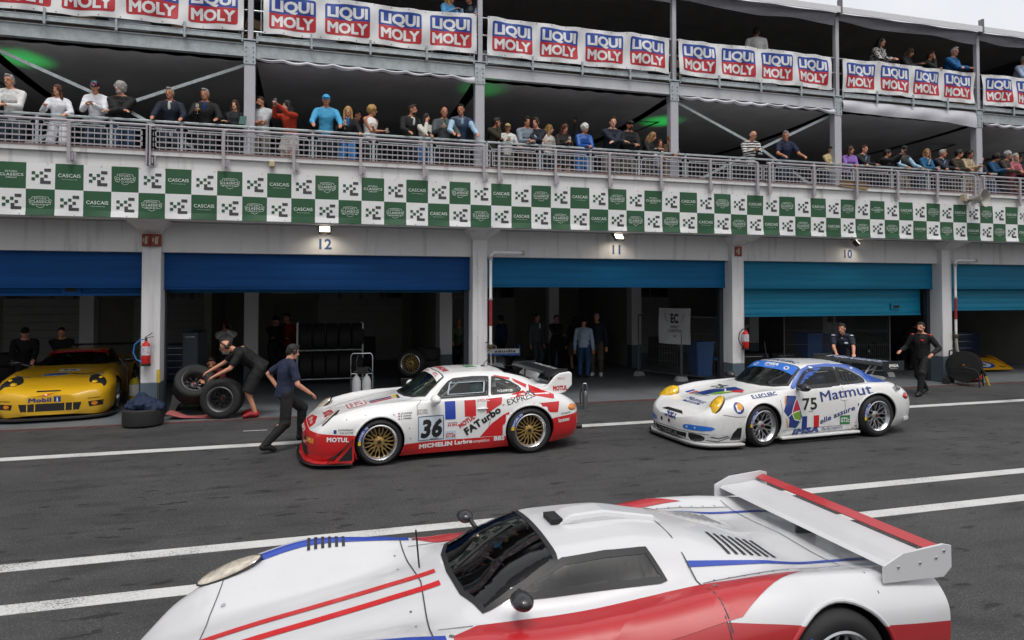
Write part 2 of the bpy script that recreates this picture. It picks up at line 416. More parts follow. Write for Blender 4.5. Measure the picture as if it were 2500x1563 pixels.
# roller doors: slatted pelmet, and in some bays the rolled shutter behind it
def slats(mb, x0, x1, y, z0, z1, pitch=.085, d=.018, mi=0):
    n = max(1, round((z1-z0)/pitch)); h = (z1-z0)/n; prof = []
    for i in range(n):
        b = z0+i*h
        prof += [(y, b+.004), (y-d, b+h*.25), (y-d*1.15, b+h*.55), (y-d*.4, b+h*.9), (y, b+h*.99)]
    prof += [(y+.03, z1), (y+.03, z0)]
    mb.prism(prof, 'x', x0, x1, mi)
DEEP = mat('deep_blue_shutter', (.003, .058, .215), .55, spec=.2, var=.16, scale=1.6, stretch=(.3, 1, 6), rvar=.1)
MID = mat('mid_blue_shutter', (.002, .11, .26), .55, spec=.2, var=.16, scale=1.6, stretch=(.3, 1, 6), rvar=.1)
TEAL = mat('teal_blue_shutter', (.003, .165, .30), .5, spec=.25, var=.18, scale=1.6, stretch=(.3, 1, 6), rvar=.1)
BRIGHT = mat('bright_blue_shutter', (.002, .11, .38), .5, spec=.25, var=.14, scale=1.6, stretch=(.3, 1, 6), rvar=.1)
PALE = mat('pale_teal_shutter', (.008, .235, .39), .45, var=.2, scale=1.6, stretch=(.3, 1, 6), spec=.3, rvar=.1)
bays = [(PIL[0], PIL[1], DEEP, BRIGHT, 2.56, 2.40), (PIL[1], PIL[2], DEEP, MID, 2.53, 2.46), (PIL[2], PIL[3], MID, None, 2.59, 0),
        (PIL[3], PIL[4], TEAL, PALE, 2.57, 1.84), (PIL[4], PIL[5], TEAL, PALE, 2.57, 1.95), (PIL[5], PIL[6], TEAL, TEAL, 2.57, 1.95)]
for a, b, m1, m2, zp, zs in bays:
    mb = MB(); slats(mb, a+.17, b-.17, 14.72, zp, 3.215, .17, .0025); mb.box(a+.17, b-.17, 14.70, 14.76, zp-.03, zp, 0)
    p = bpart(mb, 'roller_door', [m1])
    if m2:
        mb = MB(); slats(mb, a+.2, b-.28, 15.02, zs+.03, 3.1, .135, .006); mb.box(a+.2, b-.28, 14.99, 15.06, zs-.02, zs+.03)
        q = mb.build('shutter_curtain', [m2], p)
        if zs < 2.42:
            mb = MB(); xx = b-1.15 if zs < 2.2 else b-1.5; zz = zs+.22 if zs < 2.2 else zs+.10
            mb.box(xx-.16, xx+.16, 14.965, 15.0, zz-.075, zz+.075, 0); mb.box(xx-.10, xx+.10, 14.955, 14.966, zz-.045, zz+.03, 1)
            mb.build('shutter_handle', [m2, M_black], p)
    for q0, q1 in ((b-.27, b-.17), (a+.17, a+.20)):
        mb = MB(); mb.box(q0, q1, 14.80, 14.92, .03, 3.2); mb.build('door_track', [mat('dark_track', (.03, .035, .045), .5, .3)], p)
M_num = mat('number_blue', (.015, .085, .24), .6, var=.05)
for st, x in (('12', .20), ('11', 6.72), ('10', 13.25)):
    mb = MB(); mb.text(st, (x, 14.546, 3.335), (1, 0, 0), (0, 0, 1), .215, bold=.03)
    bpart(mb, 'bay_number', [M_num])

# ---------------------------------------------------------------- chequered banner lengths on the parapet
SQ = .4424; BX0 = 3.53; BZ0, BZM, BZ1 = 3.80, 4.262, 4.725; BY = 13.815
TOP = ['CASCAIS', 'E', 'SPORTS CAR', 'E', 'CASCAIS', 'E', 'PROTOTYPE GT', 'E', 'CIRCUIT', 'E', 'CASCAIS', 'E', 'F1 CLASSIC', 'E']
BOT = ['E', 'CASCAIS', 'E', 'RALLY', 'E', 'CASCAIS', 'E', 'PROTOTYPE GT', 'E', 'ELEGANCE', 'E', 'CASCAIS', 'E', 'BIKES']
def cell(mb, kind, x, z0, z1):
    """one square of the banner; materials 0 white 1 green 2 charcoal 3 cream"""
    c = x+SQ/2; zc = (z0+z1)/2; y = BY-.005; X, Z = (1, 0, 0), (0, 0, 1)
    n = 4; g = [(x+SQ*i/n, BY, z0+(z1-z0)*j/n) for j in range(n+1) for i in range(n+1)]
    mb.add(g, [(j*(n+1)+i, j*(n+1)+i+1, (j+1)*(n+1)+i+1, (j+1)*(n+1)+i) for j in range(n) for i in range(n)], 0 if kind == 'E' else 1)
    def q(u0, u1, w0, w1, mi): mb.add([(c+u0, y, zc+w0), (c+u1, y, zc+w0), (c+u1, y, zc+w1), (c+u0, y, zc+w1)], [(0, 1, 2, 3)], mi)
    if kind == 'E':
        s = .054
        for i, j, mi in ((-2.35, 1, 1), (-.1, 1, 1), (-1.3, 0, 1), (-2.35, -1, 1)): q(i*s-.01, (i+1)*s-.01, (j-.5)*s, (j+.5)*s, mi)
        q(1.0*s, 2.9*s, 1.5*s, 2.5*s, 2); q(1.0*s, 2.0*s, -.5*s, .5*s, 2); q(-.1*s, .95*s, -2.5*s, -.5*s, 2); q(.95*s, 2.9*s, -2.5*s, -1.5*s, 2)
    elif kind == 'CASCAIS':
        mb.text('CASCAIS', (c, y, zc-.005), X, Z, .062, bold=.005, fit=.35, mi=3)
        mb.text('The Charm of the Atlantic Coast', (c, y, zc-.05), X, Z, .014, fit=.24, mi=3)
    else:
        mb.text('ESTORIL', (c, y, zc+.048), X, Z, .034, bold=.008, fit=.19, mi=3, space=1.2)
        mb.text('CLASSICS', (c, y, zc-.012), X, Z, .046, bold=.014, fit=.30 if kind != 'CIRCUIT' else .36, mi=3, space=1.1)
        mb.text(kind, (c, y, zc-.055), X, Z, .026, bold=.004, fit=.14+.012*len(kind) if kind != 'CIRCUIT' else .17, mi=3)
        if kind != 'CIRCUIT':
            P = [(-.17, .042), (-.125, .06), (-.125, .09), (0, .103), (.125, .09), (.125, .06), (.17, .042), (.155, -.035), (.10, -.05)]
            P2 = [(-.17, .042), (-.155, -.035), (-.10, -.05)]; P3 = [(-.06, -.072), (0, -.10), (.06, -.072)]
            for pl in (P, P2, P3):
                for (a, b), (d, e) in zip(pl[:-1], pl[1:]):
                    n = Vector((d-a, e-b)).normalized(); px, pz = -n.y*.0028, n.x*.0028
                    mb.add([(c+a-px, y, zc+b-pz), (c+d-px, y, zc+e-pz), (c+d+px, y, zc+e+pz), (c+a+px, y, zc+b+pz)], [(0, 1, 2, 3)], 3)
whereb = {-2: 'chequered banner length left of garage 12, at the far left end', -1: 'chequered banner length above garage 12, just left of the middle pillar with the white pipe', 0: 'chequered banner length above garage 11, from the middle pillar rightward',
          1: 'chequered banner length above garage 10 below the cardboard sheet', 2: 'chequered banner length below the grey horn loudspeaker at the far right'}
seq0 = {-2: -24, -1: -15, 0: 0, 1: 14, 2: 28}
seq1 = {-2: -15, -1: 0, 0: 14, 1: 28, 2: 42}
for k in range(-2, 3):
    mb = MB()
    for i in range(seq0[k], seq1[k]):
        x = BX0+i*SQ
        cell(mb, TOP[i % 14], x, BZM, BZ1); cell(mb, BOT[i % 14], x, BZ0, BZM)
    xa, xb = BX0+seq0[k]*SQ, BX0+seq1[k]*SQ
    n = int((xb-xa)/.42)
    for i in range(n+1):
        for z, dz in ((BZ1-.018, 0), (BZ0+.02, 0)):
            xx = min(xb-.02, xa+.02+i*.42); mb.box(xx-.007, xx+.007, BY-.004, BY, z-.007, z+.007, 2)
    # slight billow so the cloth is not a flat board
    vv = []
    for x, y, z in mb.v:
        vv.append((x, y-.012*math.sin(x*2.3)*math.sin((z-BZ0)/.92*PI)-.03*max(0, (BZ0+.1-z)/.1)*(.6+.4*math.sin(x*5)), z))
    mb.v = vv
    tag(mb.build('chequered_banner', [M_bwhite, M_green, M_bdark, M_bletter], smooth=False, recalc=False), whereb[k], 'banner', 'green and white chequered banner lengths along the parapet')

# ---------------------------------------------------------------- balcony railing and inner galvanised barrier
for s0, lab in ((-9.23, 'mauve tube railing section on the parapet at the left edge of the picture'), (-2.92, 'mauve tube railing section on the parapet over garage 12'), (3.68, 'mauve tube railing section on the parapet over garage 11'), (10.29, 'mauve tube railing section on the parapet over garage 10'), (16.87, 'mauve tube railing section on the parapet right of the horn loudspeaker')):
    t = empty('balcony_railing', (s0, 13.74, 5.0), 0, lab, 'railing', 'mauve railings on the parapet')
    for i in range(6):
        x = i*1.256
        mb = MB(); mb.box(x-.026, x+.026, -.02, .02, -.25, .49); mb.tube([(x, 0, .47), (x+.06, .10, .515)], .022)
        p = mb.build('post', [M_rail], t)
        mb = MB(); mb.box(x+.02, x+.10, .05, .06, -.22, -.06); mb.box(x-.02, x+.06, .018, .05, -.2, -.08); mb.build('bracket', [M_rail], p)
    mb = MB(); mb.tube([(0, .10, .515), (6.33, .10, .515)], .025); mb.build('top_rail', [M_rail], t, smooth=True)
    for z in (.10, .20, .30, .40):
        mb = MB(); mb.box(-.12, 6.40, .02, .044, z-.012, z+.012); mb.build('rail_bar', [M_rail], t)
    mb = MB(); mb.box(-.14, -.12, .02, .044, .088, .412); mb.box(6.40, 6.42, .02, .044, .088, .412); mb.build('end_frame', [M_rail], t)
for k in range(-1, 4):
    x0 = -1.35+k*5.13-.0
    lab = ['galvanised handrail with bars below the crowd at the left edge', 'galvanised handrail with bars in front of the man in the light blue cap', 'galvanised handrail with bars in front of the bright blue quilted jacket',
           'galvanised handrail with bars in front of the man in the striped jersey', 'galvanised handrail with bars in front of the crowd at the right end'][k+1]
    t = empty('crowd_barrier', (x0, 15.2, 4.95), 0, lab, 'barrier', 'galvanised barriers on the balcony')
    mb = MB(); mb.box(0, 5.11, -.028, .028, .93, .975); mb.build('handrail', [M_galv], t, bevel=.006)
    for i in range(4):
        x = i*1.2825
        mb = MB(); mb.box(x-.024, x+.024, -.024, .024, 0, .93); mb.build('post', [M_galv], t)
        a, b = x+.07, x+1.215
        mb = MB(); mb.bar((a, 0, .1), (b, 0, .1), .02); mb.bar((a, 0, .1), (a, 0, .72), .02); mb.bar((b, 0, .1), (b, 0, .72), .02); mb.bar((a, 0, .72), (a+.07, 0, .8), .02); mb.bar((b, 0, .72), (b-.07, 0, .8), .02); mb.bar((a+.07, 0, .8), (b-.07, 0, .8), .02)
        for j in range(1, 10):
            xx = a+(b-a)*j/10; mb.bar((xx, 0, .1), (xx, 0, .8), .011)
        mb.tube([(x+.03, 0, .92), (x+.13, 0, .8)], .006); mb.tube([(b+.03, 0, .92), (b-.06, 0, .8)], .006)
        mb.build('bar_panel', [M_galv], t)

# ---------------------------------------------------------------- two-storey hospitality tent on the balcony
TC = [-11.4, -6.38, -1.36, 3.65, 8.70, 13.69, 18.69, 23.7, 28.7]; TY = 15.4
tent = empty('hospitality_tent', (3.65, TY, 4.95), 0, 'two storey grey steel and white canvas tent structure standing on the balcony', 'tent')
def tpart(mb, name, mats, **k):
    o = mb.build(name, mats, tent, **k); o.matrix_parent_inverse = Matrix.Translation((-3.65, -TY, -4.95)); return o
M_col = mat('pale_steel_column', (.46, .46, .50), .55, .1, var=.05, scale=3)
M_beam = mat('zinc_beam', (.40, .435, .45), .45, .35, var=.2, scale=7)
M_beam2 = mat('pale_beam', (.52, .53, .56), .5, .2, var=.08, scale=4)
for i, x in enumerate(TC):
    mb = MB(); mb.box(x-.11, x+.11, TY-.06, TY+.14, 4.95, 7.30); tpart(mb, 'column', [M_col], bevel=.01)
    mb = MB(); mb.box(x-.12, x+.12, TY-.075, TY+.15, 7.28, 7.76)
    for bx in (-.07, .07):
        for bz in (7.33, 7.43, 7.53, 7.63): mb.box(x+bx-.011, x+bx+.011, TY-.083, TY-.074, bz-.011, bz+.011, 1)
    mb.box(x-.17, x+.17, TY-.1, TY+.15, 7.78, 7.81); mb.tube([(x-.15, TY-.08, 7.74), (x-.15, TY-.08, 7.95)], .025); mb.tube([(x+.15, TY-.08, 7.74), (x+.15, TY-.08, 7.95)], .025)
    tpart(mb, 'column_head', [M_galv, M_black])
    mb = MB(); mb.box(x-.045, x+.065, TY-.05, TY+.07, 7.81, 10.05); tpart(mb, 'upper_pole', [M_col], bevel=.006)
    mb = MB(); mb.box(x-.03, x+.03, TY-.24, TY-.1, 9.98, 10.42); tpart(mb, 'eave_strap', [mat('grey_strap', (.16, .16, .17), .6)])
for a, b in zip(TC[:-1], TC[1:]):
    mb = MB(); mb.box(a+.12, b-.12, TY-.03, TY+.03, 7.46, 7.70); mb.box(a+.12, b-.12, TY-.06, TY+.08, 7.44, 7.459); mb.box(a+.12, b-.12, TY-.06, TY+.08, 7.701, 7.72)
    tpart(mb, 'main_beam', [M_beam if a < 3 or a > 14 else M_beam2])
    mb = MB(); mb.box(a+.17, b-.17, TY-.11, TY-.05, 7.775, 7.87); mb.box(a+.17, b-.17, TY-.12, TY-.04, 7.871, 7.885); tpart(mb, 'deck_edge_channel', [M_galv])
    for k in (1, 2, 3):
        x = a+(b-a)*k/4; mb = MB(); mb.tube([(x, TY-.14, 7.70), (x, TY-.14, 8.02)], .028); mb.box(x-.05, x+.05, TY-.15, TY-.07, 7.76, 7.79); tpart(mb, 'deck_bracket', [M_galv])
    # upper guard rails behind the advertising banners
    mb = MB()
    for z in (8.86, 8.45, 8.0): mb.tube([(a+.06, TY, z), (b-.06, TY, z)], .02)
    for x in (a+.22, b-.22): mb.tube([(x, TY, 7.95), (x, TY, 8.86)], .016)
    tpart(mb, 'guard_rail', [M_galv], smooth=True)
mb = MB(); mb.box(-11.4, 28.7, TY-.03, 24.5, 7.73, 7.77, 0); tpart(mb, 'upper_deck', [mat('deck_board', (.12, .095, .07), .7)])
mb = MB(); mb.box(-11.4, 28.7, 24.5, 24.55, 4.95, 12.5); mb.box(-11.45, -11.4, TY, 24.5, 4.95, 10); mb.box(28.7, 28.75, TY, 24.5, 4.95, 12.4); tpart(mb, 'back_curtain', [M_lining])
# sagging ceiling cloth of the lower storey, scalloped where it is laced to the beam
for bi, (a, b) in enumerate(zip(TC[:-1], TC[1:])):
    vs = []; fs = []; nx, ny = 40, 12
    for j in range(ny+1):
        for i in range(nx+1):
            u, v = i/nx, j/ny; x = a+.12+(b-a-.24)*u; y = TY+.1+v*8.9
            z = 7.40-.10*math.sin(PI*min(1, v*1.4))-.03*abs(math.sin(PI*u*9))*(1-v)**4+.02*math.sin(u*7+bi)*v
            vs.append((x, y, z))
    for j in range(ny):
        for i in range(nx): fs.append((j*(nx+1)+i, j*(nx+1)+i+1, (j+1)*(nx+1)+i+1, (j+1)*(nx+1)+i))
    mb = MB(); mb.add(vs, fs); tpart(mb, 'ceiling_cloth', [M_lining2], smooth=True)
    # loose white edge of cloth hanging below the beam in some bays
    drop = {3: .16, 5: .14, 6: .46, 7: .10}.get(bi+1, 0)
    if bi in (2, 4, 5, 6):
        d0, d1 = {2: (.05, .12), 4: (.06, .10), 5: (.30, .48), 6: (.06, .1)}[bi]
        vs = []; fs = []; nx, ny = 60, 5
        for j in range(ny+1):
            for i in range(nx+1):
                u, v = i/nx, j/ny; lace = .045*abs(math.sin(PI*u*9))*(1 if bi != 5 else .3)
                top = 7.43-lace+.01 if bi != 5 else 7.70
                bot = top-(d0+(d1-d0)*u**3+.03*math.sin(u*5)+(.07*max(0, u-.93)/.07 if bi in (2, 4) else 0))
                vs.append((a+.13+(b-a-.26)*u, TY-.07-.04*math.sin(v*PI)-.015*math.sin(u*23+v*3), top+(bot-top)*v))
        for j in range(ny):
            for i in range(nx): fs.append((j*(nx+1)+i, j*(nx+1)+i+1, (j+1)*(nx+1)+i+1, (j+1)*(nx+1)+i))
        mb = MB(); mb.add(vs, fs); tpart(mb, 'valance', [M_fabric], smooth=True)
    # roof: cloth rising to the ridge, white eave roll and wavy inner valance
    vs = []; fs = []; nx, ny = 24, 14
    for j in range(ny+1):
        for i in range(nx+1):
            u, v = i/nx, j/ny; x = a+(b-a)*u; y = TY-.15+v*4.8
            z = 10.06+v*2.3-.16*math.sin(PI*u)*math.sin(PI*v)-.09*math.sin(PI*u)*(1-v)
            vs.append((x, y, z))
    for j in range(ny):
        for i in range(nx): fs.append((j*(nx+1)+i, j*(nx+1)+i+1, (j+1)*(nx+1)+i+1, (j+1)*(nx+1)+i))
    n = len(vs); fs2 = [tuple(q+n for q in f)[::-1] for f in fs]
    mb = MB(); mb.add(vs, fs, 0); mb.add([(x, y, z-.02) for x, y, z in vs], fs, 1)
    mb.box(a, b, 20.05, 24.5, 12.32, 12.36, 1)
    tpart(mb, 'roof_cloth', [M_fabric, mat('roof_lining', (.8, .8, .81), .85, var=.12, scale=1, bump=.3, bscale=2)], smooth=True, recalc=False)
    mb = MB(); mb.tube([(a+.03, TY-.16, 10.16), (b-.03, TY-.16, 10.16)], .075, 12); mb.box(a+.03, b-.03, TY-.235, TY-.215, 10.04, 10.20)
    tpart(mb, 'eave', [mat('eave_vinyl', (.72, .72, .74), .45, var=.04)], smooth=True)
    vs = []; fs = []; nx, ny = 40, 6
    for j in range(ny+1):
        for i in range(nx+1):
            u, v = i/nx, j/ny
            vs.append((a+.06+(b-a-.12)*u, TY-.12+.12*v+.02*math.sin(u*19+v*4), 10.07-v*(.20+.10*u+.04*math.sin(u*9+bi))))
    for j in range(ny):
        for i in range(nx): fs.append((j*(nx+1)+i, j*(nx+1)+i+1, (j+1)*(nx+1)+i+1, (j+1)*(nx+1)+i))
    mb = MB(); mb.add(vs, fs); tpart(mb, 'eave_valance', [mat('grey_valance', (.30, .30, .34), .8, bump=.3, bscale=6)], smooth=True)
# diagonal steel braces and a dark cable behind them
for p, q in (((-6.2, 15.55, 7.28), (-4.05, 15.55, 6.36)), ((-3.75, 15.55, 6.30), (-1.45, 15.55, 7.32)), ((8.85, 15.55, 7.32), (11.3, 15.55, 6.30)), ((11.4, 15.55, 6.28), (13.62, 15.55, 7.32)), ((-4.05, 15.55, 6.36), (-1.6, 15.55, 5.0)), ((-3.75, 15.55, 6.3), (-6.2, 15.55, 5.0)), ((11.3, 15.55, 6.3), (13.6, 15.55, 5.0)), ((11.4, 15.55, 6.3), (8.8, 15.55, 5.0))):
    mb = MB(); mb.bar(p, q, .05, .065); tpart(mb, 'brace', [M_galv])
for p, q in (((-7.3, 17.5, 7.4), (-4.6, 17.5, 5.9)), ((9.6, 17.5, 7.4), (6.9, 17.5, 6.2)), ((20.5, 17.5, 7.4), (17.0, 17.5, 6.3))):
    mb = MB(); mb.bar(p, q, .09, .04); tpart(mb, 'dark_strut', [M_black])
# small green uplights under the cloth
for x, y, e in ((-5.95, 16.5, 34), (3.85, 15.95, 13), (9.45, 17.4, 34)):
    m = MB(); m.lathe([(0, 0), (.07, 0), (.07, .16), (.055, .17), (0, .17)], (0, 0, 1.08), seg=14); m.tube([(0, 0, .5), (0, 0, 1.08)], .02)
    for q in range(3): m.tube([(0, 0, .55), (.3*math.cos(q*2.1), .3*math.sin(q*2.1), 0)], .014)
    t = tag(m.build('uplight', [M_black], loc=(x, y, 4.95)), 'black uplight on a tripod washing the tent ceiling green, ' + ('above the woman with the headset' if x < -5 else 'beside the second tent column' if x < 5 else 'beside the third tent column'), 'light', 'green uplights')
    l = bpy.data.lights.new('green_light', 'SPOT'); l.energy = e; l.color = (.0, 1, .12); l.spot_size = R(70); l.spot_blend = 1.; l.shadow_soft_size = .05
    lo = bpy.data.objects.new('green_light', l); link(lo, t); lo.location = (0, 0, 1.27); lo.rotation_euler = (PI, 0, 0)

# ---------------------------------------------------------------- advertising banners on the upper deck
def wav(x, z, s):
    return .030*math.sin(x*2.1+s)+.022*math.sin(x*5.3+z*4+s*2)+.016*math.sin(x*9-z*7+s)+.008*math.sin(x*13+z*9)*abs(z-.45)*2
LM = [(-6.1, -1.48), (-1.09, 3.54), (3.81, 8.52), (8.77, 13.43), (13.81, 18.41), (18.78, 23.4)]
LMlab = ['white logo banner cut by the upper left corner', 'white logo banner above the man in the light blue cap', 'white logo banner between the second and third tent columns',
         'white logo banner below the man seen from behind in a white shirt', 'white logo banner that the woman in the speckled jacket stands behind', 'white logo banner cut by the right edge']
for k, (a, b) in enumerate(LM):
    t = empty('advertising_banner', (a, TY-.14, 7.94), 0, LMlab[k], 'banner', 'logo banners on the upper deck'); W, H = b-a, .90
    def put(mb, vs2, fs, off, mi, d=.04):
        v, f = cut_grid(vs2, fs, d); mb.add([(x, wav(x, z, k*1.7)-off-l, z+.01*math.sin(x*3+k)) for x, z, l in v], f, mi)
    mb = MB(); put(mb, [(0, 0), (W, 0), (W, H), (0, H)], [(0, 1, 2, 3)], 0, 0)
    for i in range(13):
        for z in (.03, H-.03):
            x = .03+(W-.06)*i/12; put(mb, [(x-.01, z-.01), (x+.01, z-.01), (x+.01, z+.01), (x-.01, z+.01)], [(0, 1, 2, 3)], .004, 1)
    mb.build('sheet', [M_bwhite, M_bdark], t, smooth=True, recalc=False)
    lw, lh = W*.207, .69; gap = (W-4*lw-2*.115)/3
    for i in range(4):
        x0 = .115+i*(lw+gap); z0 = .115; zm = z0+lh*.50; mb = MB(); r = .05
        def rr(za, zb, top):
            c = []
            for cx_, cz_, a0 in ((x0+lw-r, zb-r, 0), (x0+r, zb-r, 90), (x0+r, za+r, 180), (x0+lw-r, za+r, 270)):
                rd = (a0 < 180) == top
                if rd: c += [(cx_+r*math.cos(R(a0+q)), cz_+r*math.sin(R(a0+q))) for q in (0, 30, 60, 90)]
                else: c.append((cx_+(r if a0 in (0, 270) else -r), cz_+(r if a0 < 180 else -r)))
            return c
        for pl, mi in ((rr(zm, z0+lh, True), 0), (rr(z0, zm, False), 1)): put(mb, pl, [tuple(range(len(pl)))], .004, mi, .04)
        for st, zz in (('LIQUI', zm+.055), ('MOLY', z0+.06)):
            v, f, w = text_geo(st, .042, 0, .93); kx = (lw-.10)/w; v = [(x0+.05+x*kx, zz+y*.235, l) for x, y, l in v]
            put(mb, v, f, .0095, 2, .04)
        mb.build('logo', [M_lmblue, M_lmred, M_bwhite], t, recalc=False)
# ---------------------------------------------------------------- racing cars: lofted bodies, nose towards local -x
def pchip(xs, ys):
    n = len(xs); h = [xs[i+1]-xs[i] for i in range(n-1)]; d = [(ys[i+1]-ys[i])/h[i] for i in range(n-1)]
    m = [d[0]] + [0 if d[i-1]*d[i] <= 0 else 3*(h[i-1]+h[i])/((2*h[i]+h[i-1])/d[i-1]+(h[i]+2*h[i-1])/d[i]) for i in range(1, n-1)] + [d[-1]]
    def f(x):
        i = 0
        while i < n-2 and x > xs[i+1]: i += 1
        t = (x-xs[i])/h[i]
        return ys[i]*(1+2*t)*(1-t)**2+m[i]*h[i]*t*(1-t)**2+ys[i+1]*t*t*(3-2*t)+m[i+1]*h[i]*t*t*(t-1)
    return f
def glass_mat(name, tint, amount=.12):
    m = bpy.data.materials.new(name); m.use_nodes = True; nt = m.node_tree; nt.nodes.clear(); L = nt.links.new
    o = nt.nodes.new('ShaderNodeOutputMaterial'); mx = nt.nodes.new('ShaderNodeMixShader'); t = nt.nodes.new('ShaderNodeBsdfTransparent'); g = nt.nodes.new('ShaderNodeBsdfGlossy')
    t.inputs[0].default_value = (*hx(tint), 1); g.inputs['Roughness'].default_value = .04
    f = nt.nodes.new('ShaderNodeLayerWeight'); f.inputs[0].default_value = .5
    pw = nt.nodes.new('ShaderNodeMath'); pw.operation = 'POWER'; pw.inputs[1].default_value = 4.; L(f.outputs['Facing'], pw.inputs[0])
    a = nt.nodes.new('ShaderNodeMath'); a.operation = 'MULTIPLY_ADD'; a.inputs[1].default_value = .7; a.inputs[2].default_value = .035+amount; L(pw.outputs[0], a.inputs[0])
    L(a.outputs[0], mx.inputs[0]); L(t.outputs[0], mx.inputs[1]); L(g.outputs[0], mx.inputs[2]); L(mx.outputs[0], o.inputs[0])
    return m
M_gl = glass_mat('tinted_glass', '#dbe1df', .02); M_glw = glass_mat('windscreen_glass', '#b4cac0', .02); M_gld = glass_mat('dark_glass', '#6a6e72', .03)
M_seal = mat('window_seal', (.012, .012, .013), .5, var=0)
M_gold = mat('gold_wheel_paint', (.40, .26, .085), .38, .55, var=.08)
M_silver = mat('silver_wheel_paint', (.42, .42, .43), .32, .75, var=.06)
M_well = mat('wheel_well_black', (.006, .006, .006), .9, var=0)
M_lamp = mat('clear_lamp', (.62, .55, .45), .08, .3, var=.3, scale=25, coat=1)
M_amber = mat('amber_lens', (.75, .22, .01), .15, var=.25, scale=20, coat=1)
M_yl = mat('yellow_lamp', (.72, .42, .0), .10, var=.35, scale=16, coat=1)
M_rl = mat('red_lens', (.45, .01, .015), .12, var=.2, scale=18, coat=1)
M_carb = mat('carbon_black', (.014, .015, .017), .35, var=.15, scale=40, coat=.5)
M_grille = mat('dark_mesh', (.008, .008, .009), .7, var=.3, scale=60)
def car_paint(name, base, second=None, line=None, dirt=.25):
    """gloss paint; below the given height profile the second colour"""
    m = bpy.data.materials.new(name); m.use_nodes = True; nt = m.node_tree; b = nt.nodes['Principled BSDF']; L = nt.links.new
    b.inputs['Roughness'].default_value = .32; b.inputs['Coat Weight'].default_value = .7; b.inputs['Coat Roughness'].default_value = .06
    tc = nt.nodes.new('ShaderNodeTexCoord'); sp = nt.nodes.new('ShaderNodeSeparateXYZ'); L(tc.outputs['Object'], sp.inputs[0])
    col = nt.nodes.new('ShaderNodeMix'); col.data_type = 'RGBA'; col.inputs['A'].default_value = (*base, 1); col.inputs['B'].default_value = (*(second or base), 1); col.inputs['Factor'].default_value = 0
    if line:
        x0, x1 = line[0][0], line[-1][0]; mr = nt.nodes.new('ShaderNodeMapRange'); mr.inputs[1].default_value = x0; mr.inputs[2].default_value = x1; L(sp.outputs[0], mr.inputs[0])
        cr = nt.nodes.new('ShaderNodeValToRGB'); cr.color_ramp.interpolation = 'LINEAR'; e = cr.color_ramp.elements
        for i, (x, z) in enumerate(line):
            q = e[i] if i < 2 else e.new((x-x0)/(x1-x0))
            q.position = (x-x0)/(x1-x0)
        for q in e:
            z = min(line, key=lambda l: abs((l[0]-x0)/(x1-x0)-q.position))[1]; q.color = (z, z, z, 1)
        L(mr.outputs[0], cr.inputs[0]); lt = nt.nodes.new('ShaderNodeMath'); lt.operation = 'LESS_THAN'; L(sp.outputs[2], lt.inputs[0]); L(cr.outputs[0], lt.inputs[1]); L(lt.outputs[0], col.inputs['Factor'])
    n = nt.nodes.new('ShaderNodeTexNoise'); n.inputs['Scale'].default_value = 9; n.inputs['Detail'].default_value = 8; n.inputs['Roughness'].default_value = .7; L(tc.outputs['Object'], n.inputs['Vector'])
    zr = nt.nodes.new('ShaderNodeMapRange'); zr.inputs[1].default_value = .5; zr.inputs[2].default_value = .08; zr.inputs[3].default_value = .0; zr.inputs[4].default_value = .22; L(sp.outputs[2], zr.inputs[0])
    ad = nt.nodes.new('ShaderNodeMath'); ad.operation = 'ADD'; L(n.outputs['Fac'], ad.inputs[0]); L(zr.outputs[0], ad.inputs[1])
    dr = nt.nodes.new('ShaderNodeMapRange'); dr.inputs[1].default_value = .55; dr.inputs[2].default_value = .85; dr.inputs[3].default_value = 0; dr.inputs[4].default_value = dirt; L(ad.outputs[0], dr.inputs[0])
    mx = nt.nodes.new('ShaderNodeMix'); mx.data_type = 'RGBA'; mx.inputs['B'].default_value = (.16, .15, .14, 1); L(col.outputs['Result'], mx.inputs['A']); L(dr.outputs[0], mx.inputs['Factor']); L(mx.outputs['Result'], b.inputs['Base Color'])
    rr = nt.nodes.new('ShaderNodeMapRange'); rr.inputs[3].default_value = .22; rr.inputs[4].default_value = .42; L(n.outputs['Fac'], rr.inputs[0]); L(rr.outputs[0], b.inputs['Roughness'])
    return m

